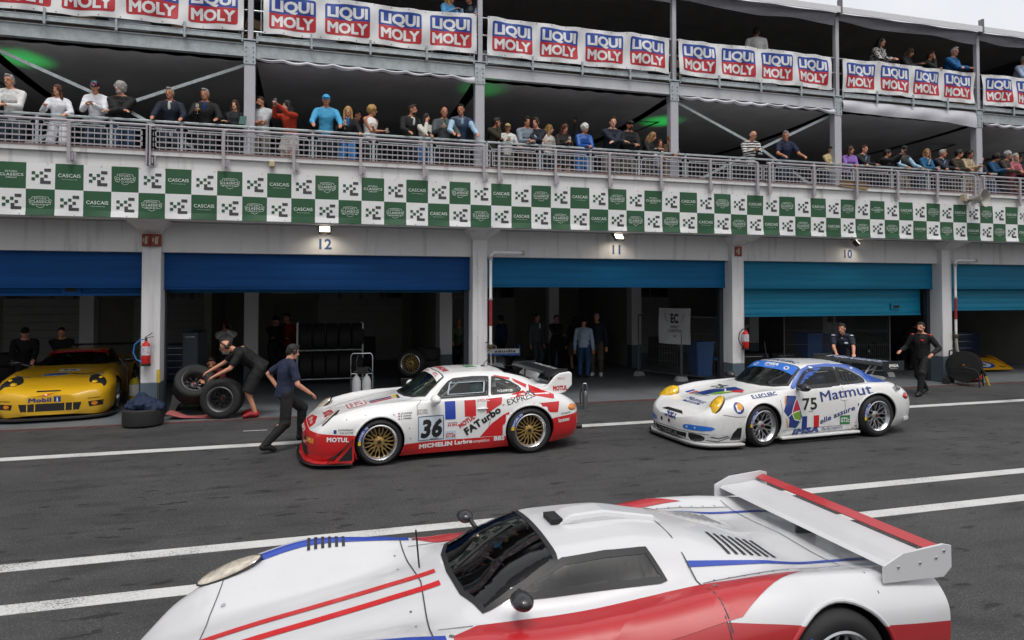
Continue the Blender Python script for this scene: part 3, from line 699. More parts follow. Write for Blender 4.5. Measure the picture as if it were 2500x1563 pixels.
WHEEL = {}
def wheel_meshes(key, r, w, rr, style):
    """outer face at local y=-w/2; returns (rim, tyre, lettering) meshes"""
    if key in WHEEL: return WHEEL[key]
    t = MB(); h = w/2
    t.lathe([(rr*.98, -h+.012), (rr+.012, -h+.004), (rr+(r-rr)*.5, -h-.006), (r-.03, -h+.006), (r-.008, -h+.028), (r, -h+.05), (r, h-.05), (r-.008, h-.025), (r-.03, h-.006), (rr, h-.01)], axis='y', seg=56)
    tm = t.mesh('tyre', [M_rubber]); tm.polygons.foreach_set('use_smooth', [True]*len(tm.polygons)); tm.set_sharp_from_angle(angle=R(50))
    b = MB()
    b.lathe([(rr+.006, -h+.004), (rr-.006, -h-.002), (rr-.012, -h+.004), (rr-.030, -h+.030), (rr-.044, -h+.055), (rr-.048, -h+.10), (rr-.055, h-.03), (rr-.0, h-.02)], axis='y', seg=56, mi=1)
    yd = -h+(.065 if style != 'dish' else .19)  # spoke plane
    def spoke(a0, a1, r0, r1, wd, y0, y1, mi=0):
        b.bar((r0*math.cos(a0), y0, r0*math.sin(a0)), (r1*math.cos(a1), y1, r1*math.sin(a1)), wd, wd*1.3, mi)
    R1 = rr-.042; n = 10 if style == 'mesh' else 9
    for k in range(n):
        a = 2*PI*k/n+.1; da = PI/n
        if style == 'mesh':
            for s in (-1, 1):
                spoke(a-s*da*.5, a+s*da*.55, .065, .135, .012, yd+.01, yd-.004); spoke(a+s*da*.55, a+s*da*.45, .135, R1, .011, yd-.004, yd)
                spoke(a, a+s*da*.55, .09, .150, .009, yd+.004, yd-.002)
        else:
            spoke(a, a, .06, .125, .017, yd+.02, yd)
            for s in (-1, 1): spoke(a, a+s*da*.55, .118, R1, .013, yd, yd-.01)
    b.lathe([(0, yd-.012), (.03, yd-.014), (.034, yd-.004), (.066, yd+.002), (.078, yd+.012), (.078, yd+.06)], axis='y', seg=24, mi=0)
    b.lathe([(0, yd-.035), (.024, yd-.035), (.028, yd-.01)], axis='y', seg=10, mi=2)
    b.lathe([(.08, h-.10), (rr-.075, h-.10), (rr-.075, h-.07), (.08, h-.07)], axis='y', seg=32, mi=3)
    for k in range(40 if style == 'mesh' else 0):
        a = 2*PI*k/40; b.ell(((rr-.013)*math.cos(a), -h+.0015, (rr-.013)*math.sin(a)), (.004, .004, .004), seg=5, rings=3, mi=1)
    rm = b.mesh('rim', [M_gold if style == 'mesh' else M_silver if style != 'dish' else mat('dark_wheel_paint', (.05, .05, .052), .4, .6), M_steel if style != 'dish' else mat('dull_alloy', (.22, .22, .225), .4, .9), mat('hub_nut', (.16, .03, .03), .4, .5) if style != 'mesh' else M_black, mat('brake_disc', (.05, .045, .045), .5, .7)])
    bm = bmesh.new(); bm.from_mesh(rm); bmesh.ops.recalc_face_normals(bm, faces=bm.faces); bm.to_mesh(rm); bm.free()
    rm.polygons.foreach_set('use_smooth', [True]*len(rm.polygons)); rm.set_sharp_from_angle(angle=R(40))
    q = MB(); rm_ = (rr+r)/2; y = -h-.009; wd = (r-rr)*.30   # arc patch with the maker's lettering
    def arc(a0, a1, mi, w_):
        n = 10; vs = []
        for i in range(n+1):
            a = a0+(a1-a0)*i/n; vs += [((rm_-w_)*math.cos(a), y, (rm_-w_)*math.sin(a)), ((rm_+w_)*math.cos(a), y, (rm_+w_)*math.sin(a))]
        q.add(vs, [(2*i, 2*i+2, 2*i+3, 2*i+1) for i in range(n)], mi)
    arc(R(122), R(168), 0, wd); arc(R(169), R(179), 1, wd*.8)
    for i, ch in enumerate('MICHELIN'):
        a = R(165-i*5.6); q.text(ch, (rm_*math.cos(a)-math.cos(a)*wd*.6, y-.002, rm_*math.sin(a)-math.sin(a)*wd*.6), (math.sin(a), 0, -math.cos(a)), (math.cos(a), 0, math.sin(a)), wd*1.2, bold=.03, mi=2)
    lm = q.mesh('tyre_lettering', [M_lmblue, mat('tyre_yellow', (.7, .45, .02), .6, var=0), M_bwhite])
    WHEEL[key] = (rm, tm, lm)
    return WHEEL[key]
def add_wheel(parent, loc, key, r, w, rr, style, far=False, steer=0., letter=True, name='wheel'):
    rm, tm, lm = wheel_meshes(key, r, w, rr, style)
    o = bpy.data.objects.new(name, rm); link(o, parent); o.location = loc; o.rotation_euler = (0, R(random.uniform(-12, 12)), (PI if far else 0)+steer)
    t = bpy.data.objects.new('tyre', tm); link(t, o)
    if letter and not far: link(bpy.data.objects.new('tyre_lettering', lm), o)
    return o

class Car:
    def __init__(s, name, loc, rz, label, cat, st, paint, arches, group=None, well=.40):
        s.root = empty(name, loc, rz, label, cat, group); s.paint = paint
        xs = [q[0] for q in st]; FY = [pchip(xs, [q[1][i] for q in st]) for i in range(10)]; FZ = [pchip(xs, [q[2][i] for q in st]) for i in range(10)]
        s.W = FY[3]
        def ring(x):
            P = [(FY[i](x), FZ[i](x)) for i in range(10)]; o = [P[0], ((P[0][0]+P[1][0])/2, P[0][1]), P[1]]
            Q = [P[1]]+P[1:]+[(-P[8][0], P[8][1])]
            for i in range(1, 9):
                p0, p1, p2, p3 = Q[i-1], Q[i], Q[i+1], Q[i+2]
                for j in range(1, 8):
                    t = j/7
                    o.append(tuple(.5*(2*p1[a]+(p2[a]-p0[a])*t+(2*p0[a]-5*p1[a]+4*p2[a]-p3[a])*t*t+(3*p1[a]-p0[a]-3*p2[a]+p3[a])*t**3) for a in (0, 1)))
            o[-1] = (0, o[-1][1])
            return o
        n = int((xs[-1]-xs[0])/.024); mb = MB(); m = None
        for i in range(n+1):
            x = xs[0]+(xs[-1]-xs[0])*i/n; o = ring(x); full = [(x, y, z) for y, z in o]+[(x, -y, z) for y, z in o[-2:0:-1]]; m = len(full); mb.v += full
        for i in range(n):
            for k in range(m): mb.f.append((i*m+k, i*m+(k+1) % m, (i+1)*m+(k+1) % m, (i+1)*m+k)); mb.m.append(0)
        mb.f += [tuple(range(m)), tuple(range(n*m, n*m+m))[::-1]]; mb.m += [0, 0]
        me = mb.mesh('body', [paint, M_well]); bm = bmesh.new(); bm.from_mesh(me); bmesh.ops.recalc_face_normals(bm, faces=bm.faces); bm.to_mesh(me); bm.free()
        ob = bpy.data.objects.new('body', me); TMP.collection.objects.link(ob)
        cut = MB()
        for (ax, az, ar) in arches:
            for sg in (-1, 1):
                c = MB(); c.lathe([(0, well*sg), (ar, well*sg), (ar, 1.4*sg), (0, 1.4*sg)], (ax, 0, az), 'y', 64); cut.add(c.v, c.f)
        co = cut.build('cutter', [M_well]); COL.objects.unlink(co); TMP.collection.objects.link(co); bo = ob.modifiers.new('b', 'BOOLEAN'); bo.operation = 'DIFFERENCE'; bo.object = co; bo.solver = 'EXACT'
        me2 = baked(ob); bpy.data.objects.remove(co); ob.modifiers.clear(); TMP.collection.objects.unlink(ob); COL.objects.link(ob); ob.data = me2; me2.name = 'body'; me2.materials.clear(); me2.materials.append(paint); me2.materials.append(M_well)
        for p in me2.polygons:
            c = p.center; p.material_index = 0; p.use_smooth = True
            for (ax, az, ar) in arches:
                if math.hypot(c.x-ax, c.z-az) < ar+.004 and abs(c.y) > well-.01: p.material_index = 1 if ((abs(math.hypot(c.x-ax, c.z-az)-ar) < .004 and abs(p.normal.y) < .25) or abs(abs(c.y)-well) < .004) else 0
        me2.set_sharp_from_angle(angle=R(38))
        s.body = ob; ob.parent = s.root; s.bvh = BVHTree.FromPolygons([v.co[:] for v in me2.vertices], [p.vertices[:] for p in me2.polygons])
        s.dmb = MB(); s.dm = []; s.holes = []
    def cast(s, u, w, d):
        if d == 'S': h = s.bvh.ray_cast(Vector((u, -3, w)), Vector((0, 1, 0)))
        elif d == 'N': h = s.bvh.ray_cast(Vector((u, 3, w)), Vector((0, -1, 0)))
        elif d == 'H': h = s.bvh.ray_cast(Vector((w, -u, 4)), Vector((0, 0, -1)))
        elif d == 'F': h = s.bvh.ray_cast(Vector((-4, -u, w)), Vector((1, 0, 0)))
        else: h = s.bvh.ray_cast(Vector((8, u, w)), Vector((-1, 0, 0)))
        if h[0] is None or (d in 'SN' and abs(h[0].y) < .42): return None
        n = h[1]; e = {'S': (0, -1, 0), 'N': (0, 1, 0), 'H': (0, 0, 1), 'F': (-1, 0, 0), 'B': (1, 0, 0)}[d]
        if n.dot(Vector(e)) < 0: n = -n
        return h[0], n
    def proj(s, mb, vs, fs, d, eps=.004, grid=.05, mi=0):
        if grid: vs, fs = cut_grid(vs, fs, grid)
        P = []
        for v in vs:
            h = s.cast(v[0], v[1], d); P.append(None if h is None else h[0]+h[1]*(eps+(v[2] if len(v) > 2 else 0)))
        ok = []
        for f in fs:
            if any(P[i] is None for i in f): continue
            q = [P[i] for i in f]
            if max((a-q[0]).length for a in q) > .25: continue
            ok.append(f)
        mb.add([p or (0, 0, 0) for p in P], ok, mi)
    def mi(s, m):
        if m not in s.dm: s.dm.append(m)
        return s.dm.index(m)
    def poly(s, d, pts, m, lay=0, grid=.05): s.proj(s.dmb, pts, [tuple(range(len(pts)))], d, .004+.0015*lay, grid, s.mi(m))
    def rect(s, d, x0, x1, z0, z1, m, lay=0): s.poly(d, [(x0, z0), (x1, z0), (x1, z1), (x0, z1)], m, lay)
    def rrect(s, d, x0, x1, z0, z1, r, m, lay=0):
        pts = []
        for cx_, cz, a0 in ((x1-r, z1-r, 0), (x0+r, z1-r, 90), (x0+r, z0+r, 180), (x1-r, z0+r, 270)): pts += [(cx_+r*math.cos(R(a0+k*22.5)), cz+r*math.sin(R(a0+k*22.5))) for k in range(5)]
        s.poly(d, pts, m, lay)
    def txt(s, d, st, x, z, h, m, rot=0., fit=None, bold=.02, shear=0., lay=1, align='c', sy=1.):
        v, f, w = text_geo(st, bold, shear); kx = h if fit is None else fit/w; o = {'c': -w/2, 'l': 0, 'r': -w}[align]; c, sn = math.cos(R(rot)), math.sin(R(rot))
        vs = []
        for a, b, l in v:
            a = (a+o)*kx; b = b*h*sy; vs.append((x+a*c-b*sn, z+a*sn+b*c, l))
        s.proj(s.dmb, vs, f, d, .004+.0015*lay, .06, s.mi(m))
    def window(s, name, d, pts, m, seal=.022, both=False, test=None):
        """glass pane flush with the body, rubber seal round it, opening cut behind it"""
        pts = densify(pts, .03)
        cx_ = sum(p[0] for p in pts)/len(pts); cz = sum(p[1] for p in pts)/len(pts)
        for dd in ([d, 'N'] if both else [d]):
            mb = MB(); s.proj(mb, pts, [tuple(range(len(pts)))], dd, .002, .05, 0); s.ring(mb, pts, dd, seal, .005, 1)
            o = mb.build(name, [m, M_seal], s.root, smooth=True, angle=50)
        inner = []
        n = len(pts)
        for i in range(n):
            a, b = Vector(pts[i-1]), Vector(pts[(i+1) % n]); t = (b-a).normalized(); nr = Vector((-t.y, t.x))
            if nr.dot(Vector((cx_-pts[i][0], cz-pts[i][1]))) < 0: nr = -nr
            inner.append((pts[i][0]+nr.x*.012, pts[i][1]+nr.y*.012))
        s.holes.append((d, inner, test))
    def ring(s, mb, pts, d, wd, eps, mi):
        n = len(pts); vs = []; cx_ = sum(p[0] for p in pts)/n; cz = sum(p[1] for p in pts)/n
        for i in range(n):
            a, b = Vector(pts[i-1]), Vector(pts[(i+1) % n]); t = (b-a).normalized(); nr = Vector((-t.y, t.x))
            if nr.dot(Vector((cx_-pts[i][0], cz-pts[i][1]))) > 0: nr = -nr
            for k in (-.5, .5): vs.append((pts[i][0]+nr.x*wd*k, pts[i][1]+nr.y*wd*k))
        s.proj(mb, vs, [(2*i, 2*i+1, 2*((i+1) % n)+1, 2*((i+1) % n)) for i in range(n)], d, eps, 0, mi)
    def line(s, d, pts, wd, m, lay=0, closed=False):
        pts = densify(pts, .03) if closed else [p for a, b in zip(pts[:-1], pts[1:]) for p in [(a[0]+(b[0]-a[0])*t/8, a[1]+(b[1]-a[1])*t/8) for t in range(8)]]+[pts[-1]]
        if closed: s.ring(s.dmb, pts, d, wd, .004+.0015*lay, s.mi(m)); return
        n = len(pts); vs = []
        for i in range(n):
            a, b = Vector(pts[max(0, i-1)]), Vector(pts[min(n-1, i+1)]); t = (b-a).normalized()
            for k in (-.5, .5): vs.append((pts[i][0]-t.y*wd*k, pts[i][1]+t.x*wd*k))
        s.proj(s.dmb, vs, [(2*i, 2*i+1, 2*i+3, 2*i+2) for i in range(n-1)], d, .004+.0015*lay, 0, s.mi(m))
    def on(s, name, d, u, w, rad, mats, rot=0., sink=0., both=False, seal=None, nb=0.):
        """a flattened lens lying on the body at a point"""
        for sg in ((1, -1) if both else (1,)):
            h = s.cast(u*sg if d in 'HF' else u, w, 'N' if (d == 'S' and sg < 0) else d)
            if not h: continue
            p, n = h; n = (n+Vector((-nb, 0, 0))).normalized(); t = Vector((1, 0, 0)) if abs(n.x) < .9 else Vector((0, 0, 1)); t = (t-n*t.dot(n)).normalized(); b = n.cross(t)
            M = Matrix((t, b, n)).transposed() @ Matrix.Rotation(R(rot*sg), 3, 'Z'); mb = MB()
            mb.ell(p+n*sink, rad, M, 20, 10, 0)
            if seal: mb.ell(p+n*(sink-.006), (rad[0]+seal, rad[1]+seal, rad[2]*.75), M, 20, 8, 1)
            mb.build(name, mats, s.root, smooth=True)
    def finish(s):
        bm = bmesh.new(); bm.from_mesh(s.body.data); kill = []
        for f in bm.faces:
            c = f.calc_center_median(); n = f.normal
            for d, pl, test in s.holes:
                if test and not test(c): continue
                if d == 'S' and abs(n.y) > .2 and abs(c.y) > .4 and pip(c.x, c.z, pl): kill.append(f); break
                if d == 'H' and n.z > .1 and pip(-c.y, c.x, pl): kill.append(f); break
        bmesh.ops.delete(bm, geom=kill, context='FACES'); bm.to_mesh(s.body.data); bm.free()
        if s.dmb.f: s.dmb.build('livery_decals', s.dm, s.root, smooth=True, angle=60)
    def flare(s, ax, az, ar, th, m):
        for d_ in 'SN':
            pts = []
            for i in range(29):
                t = R(-28+i*236/28); h = s.cast(ax+(ar+.006)*math.cos(t), az+(ar+.006)*math.sin(t), d_)
                if h: pts.append(h[0]+h[1]*.002)
            if len(pts) > 6: mb = MB(); mb.tube(pts, th, 8); mb.build('arch_flare', [m], s.root, smooth=True)
    def splitter(s, name, x0, x1, out, z0, z1, m, nose):
        pl = []
        n = 14
        for i in range(n+1):
            x = x0+(x1-x0)*i/n; pl.append((x-out*(1-i/n)**.5*1., s.W(x)+out*.55))
        poly = [(nose, 0.0)]+[(max(nose, x), y) for x, y in pl]
        full = [(x, y) for x, y in poly]+[(x, -y) for x, y in poly[::-1][:-1]]
        mb = MB(); mb.prism(full, 'z', z0, z1); return mb.build(name, [m], s.root, bevel=.006)
    def part(s, mb, name, mats, **k): return mb.build(name, mats, s.root, **k)
    def interior(s, x, cage=M_steel, seatx=None, zf=.16, top=1.14, belt=.8, cw=1., st=1.06):
        sx = seatx or x+.85
        mb = MB(); mb.box(x, x+2.0, -.6, .6, zf, zf+.02); mb.box(x-.05, x+.12, -.66, .66, .55, belt-.04); mb.box(x+.12, x+.2, -.6, .6, .6, belt-.06); s.part(mb, 'dashboard', [M_carb])
        mb = MB(); M = Matrix.Rotation(R(-14), 4, 'Y'); 
        for yy in (-.36,):
            mb.box(sx-.25, sx+.25, yy-.22, yy+.22, zf+.08, zf+.2); mb.bar((sx+.22, yy*cw, zf+.12), (sx+.40, yy*cw, st-.08), .42*cw, .1); mb.bar((sx+.38, yy*cw, st-.2), (sx+.42, yy*cw, st), .24*cw, .1)
        s.part(mb, 'seat', [mat('race_seat', (.02, .02, .024), .7)], bevel=.02)
        mb = MB()
        for yy in (-.56*cw, .56*cw):
            mb.tube([(x+.18, yy*1.1, .75), (x+.62, yy, top-.06), (sx+.35, yy*.96, top-.04), (sx+.45, yy, .2)], .02, 8); mb.tube([(sx+.35, yy*.9, top-.06), (sx+1.1, yy*.9, .72)], .02, 8); mb.tube([(x+.6, yy, .35), (sx+.4, yy, .75)], .018, 8)
        mb.tube([(sx+.35, -.54*cw, top-.05), (sx+.35, .54*cw, top-.05)], .02, 8); mb.tube([(sx+.35, -.54*cw, top-.1), (sx+.42, .5, .3)], .02, 8); mb.tube([(sx+.4, -.5, .7), (sx+.4, .5, .7)], .018, 8)
        mb.tube([(sx+.36, .45, top-.08), (sx+1.05, -.4, .75)], .018, 8)
        s.part(mb, 'roll_cage', [cage], smooth=True)
        mb = MB(); M = Matrix.Rotation(R(70), 3, 'Y')
        pts = [Vector((sx-.52, -.36, .70))+M @ Vector((.16*math.cos(a*PI/8), .16*math.sin(a*PI/8), 0)) for a in range(17)]
        mb.tube(pts, .015, 6); mb.tube([(sx-.8, -.36, .6), (sx-.52, -.36, .70)], .02, 6); s.part(mb, 'steering_wheel', [M_black], smooth=True)

# -------- section tables (x, half widths, heights); ten points from floor centre over sill, flank, shoulder, glass base and roof rail to roof centre
def zc(b, *t): return (b, b)+t
S911 = [(-1.0, (0,.25,.30,.32,.30,.25,.2,.13,.06,0), zc(.14,.2,.29,.37,.42,.43,.435,.437,.437)),
 (-.93, (0,.54,.60,.62,.60,.54,.44,.3,.15,0), zc(.10,.2,.33,.43,.485,.492,.497,.5,.5)),
 (-.80, (0,.74,.80,.82,.80,.70,.56,.4,.2,0), zc(.1,.2,.36,.50,.575,.575,.575,.58,.58)),
 (-.62, (0,.81,.87,.89,.87,.76,.58,.4,.2,0), zc(.1,.2,.39,.57,.70,.66,.64,.645,.645)),
 (-.40, (0,.85,.91,.935,.915,.78,.6,.4,.2,0), zc(.1,.2,.42,.62,.768,.72,.69,.695,.70)),
 (0., (0,.85,.92,.955,.93,.78,.6,.4,.2,0), zc(.1,.22,.45,.67,.835,.79,.765,.775,.78)),
 (.38, (0,.83,.89,.925,.9,.78,.62,.42,.2,0), zc(.1,.22,.45,.67,.848,.835,.835,.85,.856)),
 (.60, (0,.81,.85,.875,.86,.79,.70,.50,.28,0), zc(.1,.22,.45,.66,.848,.852,.90,.965,.985)),
 (.80, (0,.80,.83,.85,.84,.80,.72,.61,.36,0), zc(.1,.22,.45,.66,.847,.864,1.0,1.085,1.105)),
 (1.02, (0,.80,.83,.84,.835,.80,.725,.59,.35,0), zc(.1,.22,.45,.66,.847,.868,1.145,1.212,1.226)),
 (1.25, (0,.80,.83,.84,.835,.80,.725,.58,.34,0), zc(.1,.22,.45,.66,.848,.87,1.175,1.235,1.25)),
 (1.5, (0,.80,.83,.84,.835,.80,.72,.565,.33,0), zc(.1,.22,.45,.66,.85,.87,1.185,1.235,1.25)),
 (1.9, (0,.81,.855,.875,.865,.81,.72,.55,.32,0), zc(.11,.22,.45,.68,.86,.88,1.165,1.225,1.24)),
 (2.27, (0,.86,.93,.97,.95,.87,.71,.52,.30,0), zc(.12,.24,.47,.73,.885,.92,1.09,1.155,1.17)),
 (2.55, (0,.85,.92,.965,.945,.85,.68,.49,.28,0), zc(.13,.25,.48,.73,.88,.925,.985,1.035,1.045)),
 (2.85, (0,.82,.89,.93,.91,.80,.64,.45,.25,0), zc(.16,.27,.48,.69,.82,.86,.885,.905,.91)),
 (3.05, (0,.74,.82,.85,.83,.73,.57,.4,.2,0), zc(.19,.3,.48,.64,.735,.765,.785,.795,.8)),
 (3.2, (0,.55,.61,.63,.61,.54,.43,.3,.15,0), zc(.24,.33,.46,.57,.63,.65,.66,.665,.665)),
 (3.26, (0,.3,.35,.37,.35,.3,.24,.16,.08,0), zc(.3,.36,.45,.52,.555,.565,.57,.572,.572))]
SGT = [(-1.0, (0,.35,.42,.45,.43,.38,.3,.2,.1,0), zc(.14,.2,.32,.42,.47,.49,.5,.505,.505)),
 (-.85, (0,.75,.80,.83,.81,.72,.55,.36,.18,0), zc(.1,.2,.36,.5,.57,.585,.59,.595,.6)),
 (-.6, (0,.88,.93,.95,.93,.82,.62,.42,.2,0), zc(.1,.2,.4,.58,.68,.67,.66,.665,.67)),
 (-.2, (0,.9,.96,.99,.97,.82,.62,.42,.2,0), zc(.1,.2,.42,.66,.80,.77,.75,.755,.76)),
 (.2, (0,.9,.96,1.0,.97,.82,.62,.42,.2,0), zc(.1,.2,.42,.66,.84,.80,.78,.79,.795)),
 (.6, (0,.86,.91,.94,.92,.8,.62,.42,.2,0), zc(.1,.2,.42,.66,.84,.83,.825,.835,.84)),
 (1.0, (0,.84,.88,.90,.89,.80,.64,.44,.22,0), zc(.1,.2,.42,.66,.85,.86,.87,.88,.885)),
 (1.35, (0,.84,.88,.9,.89,.82,.70,.58,.34,0), zc(.1,.2,.42,.66,.86,.885,.985,1.02,1.03)),
 (1.7, (0,.84,.88,.9,.89,.82,.70,.54,.33,0), zc(.1,.2,.42,.66,.865,.89,1.11,1.145,1.155)),
 (2.1, (0,.84,.88,.9,.89,.82,.70,.53,.32,0), zc(.1,.2,.42,.67,.87,.895,1.115,1.155,1.165)),
 (2.5, (0,.88,.94,.97,.95,.84,.68,.5,.3,0), zc(.11,.22,.45,.7,.88,.9,1.06,1.105,1.115)),
 (2.7, (0,.9,.97,1.0,.98,.86,.68,.48,.28,0), zc(.12,.24,.47,.72,.9,.92,1.02,1.06,1.07)),
 (3.1, (0,.88,.95,.98,.96,.84,.66,.46,.25,0), zc(.16,.26,.48,.72,.89,.91,.93,.95,.955)),
 (3.4, (0,.82,.9,.93,.91,.8,.62,.42,.2,0), zc(.2,.3,.48,.70,.86,.87,.88,.885,.885)),
 (3.55, (0,.72,.8,.82,.8,.7,.55,.38,.18,0), zc(.26,.34,.5,.68,.82,.83,.84,.84,.84))]
SPR = [(-1.05, (0,.45,.52,.56,.54,.46,.36,.24,.12,0), zc(.10,.15,.22,.29,.33,.34,.345,.345,.345)),
 (-.85, (0,.80,.86,.88,.86,.74,.56,.36,.18,0), zc(.08,.16,.28,.40,.46,.44,.42,.42,.425)),
 (-.4, (0,.88,.93,.95,.93,.78,.54,.36,.18,0), zc(.07,.18,.36,.56,.69,.60,.53,.53,.535)),
 (0., (0,.88,.94,.96,.94,.77,.54,.36,.18,0), zc(.07,.18,.40,.62,.77,.68,.60,.60,.605)),
 (.4, (0,.87,.92,.94,.92,.76,.56,.38,.2,0), zc(.07,.18,.40,.60,.74,.70,.66,.67,.675)),
 (.75, (0,.86,.91,.93,.91,.78,.58,.42,.22,0), zc(.07,.18,.38,.56,.70,.71,.725,.74,.75)),
 (1.05, (0,.86,.91,.93,.91,.80,.60,.46,.28,0), zc(.07,.18,.38,.56,.70,.72,.85,.89,.90)),
 (1.4, (0,.86,.91,.93,.91,.80,.60,.44,.26,0), zc(.07,.18,.38,.57,.71,.73,.94,.985,1.0)),
 (1.8, (0,.87,.92,.94,.92,.80,.60,.42,.24,0), zc(.07,.18,.40,.60,.74,.76,.95,.995,1.01)),
 (2.2, (0,.88,.94,.96,.94,.80,.60,.40,.22,0), zc(.08,.2,.42,.64,.79,.79,.89,.94,.95)),
 (2.6, (0,.89,.95,.97,.95,.80,.60,.40,.2,0), zc(.09,.2,.44,.67,.82,.79,.82,.84,.85)),
 (2.9, (0,.89,.95,.97,.95,.80,.60,.4,.2,0), zc(.10,.22,.45,.67,.81,.77,.76,.77,.78)),
 (3.3, (0,.87,.92,.95,.93,.8,.6,.4,.2,0), zc(.14,.26,.46,.64,.77,.75,.74,.74,.745)),
 (3.6, (0,.84,.9,.92,.9,.78,.6,.4,.2,0), zc(.2,.3,.46,.62,.73,.73,.73,.73,.73))]
WHT = (.74, .74, .735); REDC = (.56, .012, .014)
M_dblue = mat('decal_blue', (.012, .05, .36), .35, var=0, coat=.5); M_dred = mat('decal_red', (.55, .012, .015), .35, var=0, coat=.5); M_dwhite = mat('decal_white', (.8, .8, .8), .35, var=0, coat=.5)
M_dblack = mat('decal_black', (.012, .012, .013), .4, var=0, coat=.3); M_dnavy = mat('decal_navy', (.012, .035, .20), .35, var=0, coat=.5); M_dgreen = mat('decal_green', (.03, .22, .07), .4, var=0, coat=.3)
M_dlime = mat('decal_lime', (.17, .33, .03), .4, var=.2, scale=6, coat=.3); M_dorange = mat('decal_orange', (.72, .30, .02), .4, var=0, coat=.3); M_dgrey = mat('decal_pale', (.55, .62, .70), .4, var=0, coat=.3); M_dvblue = mat('decal_bright_blue', (.02, .16, .62), .35, var=0, coat=.5)

def build_36():
    P36 = car_paint('white_over_red_paint', WHT, REDC, [(-1.05, .50), (-.4, .455), (-.3, .45), (.3, .275), (1.9, .275), (2.0, .28), (2.5, .50), (2.7, .525), (3.3, .58)], dirt=.10)
    c = Car('rally_coupe', (.835, 10.74, 0), R(3.5), 'white and red racing coupe numbered 36 with gold mesh wheels in the pit lane', 'car', S911, P36, [(0, .325, .362), (2.272, .345, .385)], 'racing coupes waiting in the pit lane')
    c.root.name = 'racing_car'
    side1 = [(.86, .875), (.96, 1.0), (1.06, 1.095), (1.15, 1.135), (1.45, 1.15), (1.70, 1.142), (1.66, .888)]
    side2 = [(1.725, .892), (1.765, 1.138), (1.88, 1.12), (2.05, 1.055), (2.17, .985), (2.205, .945), (2.18, .925), (2.05, .905)]
    up = lambda q: q.z > .8
    c.window('door_window', 'S', side1, M_gl, .028, True, up); c.window('quarter_window', 'S', side2, M_gl, .026, True, up)
    c.window('windscreen', 'H', [(-.64, .71), (-.5, .555), (-.3, .465), (0, .435), (.3, .465), (.5, .555), (.64, .71), (.61, .81), (.585, .92), (.56, 1.0), (.3, .985), (0, .975), (-.3, .985), (-.56, 1.0), (-.585, .92), (-.61, .81)], M_glw, .03)
    c.window('rear_window', 'H', [(-.47, 2.0), (0, 1.97), (.47, 2.0), (.44, 2.25), (.38, 2.48), (0, 2.5), (-.38, 2.48), (-.44, 2.25)], M_gld, .03)
    # livery
    S = 'S'
    c.rrect(S, .545, .955, .285, .655, .03, M_dgrey, 0); c.line(S, [(.56, .30), (.94, .30), (.94, .64), (.56, .64)], .010, M_dblack, 1, True); c.txt(S, '36', .755, .35, .25, M_dblack, 0, .33, .05, .18, 2); c.txt(S, 'OSCARO', .80, .302, .025, M_dblack, 0, .12, .02, .1, 2)
    c.rect(S, .965, 1.125, .575, .835, M_dblue); c.rect(S, 1.265, 1.44, .60, .835, M_dred); c.rect(S, 1.455, 1.66, .81, .845, M_dwhite, 0); c.txt(S, '¡HOLA!', 1.555, .815, .028, M_dred, 0, .17, .03)
    c.rect(S, .965, 1.13, .285, .405, mat('class_sticker', (.45, .56, .70), .4, var=0)); c.txt(S, 'GT2a', 1.048, .315, .062, mat('class_orange', (.62, .12, .02), .4, var=0), 0, .145, .04, 0, 2)
    c.txt(S, 'CROWDSTRIKE', 1.075, .515, .016, M_dblack, 0, .15); c.txt(S, '24 SPA', 1.075, .475, .035, M_dred, 0, .15, .03, .1)
    c.txt(S, 'J.P JARIER', .30, .70, .022, M_dblack, 0, .17, .02, 0, 1, 'l'); c.txt(S, 'E. COMAS', .30, .665, .022, M_dblack, 0, .15, .02, 0, 1, 'l'); c.txt(S, 'J. PAREJA', .30, .63, .022, M_dblack, 0, .16, .02, 0, 1, 'l')
    for i in range(3): c.rect(S, .262, .272, .70-.035*i, .72-.035*i, M_dblue); c.rect(S, .274, .286, .70-.035*i, .72-.035*i, M_dred)
    c.txt(S, 'HISTORIC', .63, .715, .03, M_bdark, 0, .15, 0); c.txt(S, 'RACING', .63, .675, .034, M_bdark, 0, .15, 0)
    # red slashes over the rear quarter
    c.poly(S, [(1.50, .285), (1.91, .285), (2.0, .66), (1.86, .60), (1.68, .475)], M_dred); c.poly(S, [(1.99, .285), (2.0, .285), (2.25, .285), (2.4, .66), (2.34, .76), (2.17, .715), (2.05, .655)], M_dred)
    c.poly(S, [(1.60, .62), (1.62, .84), (1.86, .855), (1.84, .76)], M_dred); c.poly(S, [(2.42, .62), (2.72, .60), (2.76, .76), (2.42, .755)], M_dred)
    c.poly(S, [(2.05, .885), (2.24, .925), (2.26, .875), (1.98, .835)], M_dred); c.poly(S, [(2.33, .87), (2.36, 1.0), (2.70, .86), (2.68, .80)], M_dred); c.poly(S, [(1.80, 1.165), (2.06, 1.115), (2.05, 1.085), (1.80, 1.145)], M_dred); c.poly(S, [(2.10, 1.105), (2.33, 1.0), (2.30, .955), (2.12, 1.06)], M_dred)
    c.txt(S, 'FAT', 1.295, .325, .11, M_dblack, 31, .28, .05, 0, 2, 'l'); c.txt(S, 'urbo', 1.55, .48, .105, M_dblack, 31, .33, .045, 0, 2, 'l'); c.txt(S, 'MOTUL', 1.195, .435, .07, M_dred, 31, .27, .05, 0, 2, 'l')
    c.txt(S, '- EXPRESS', 1.86, .715, .08, M_dblack, 15, .54, 0, .1, 2, 'l')
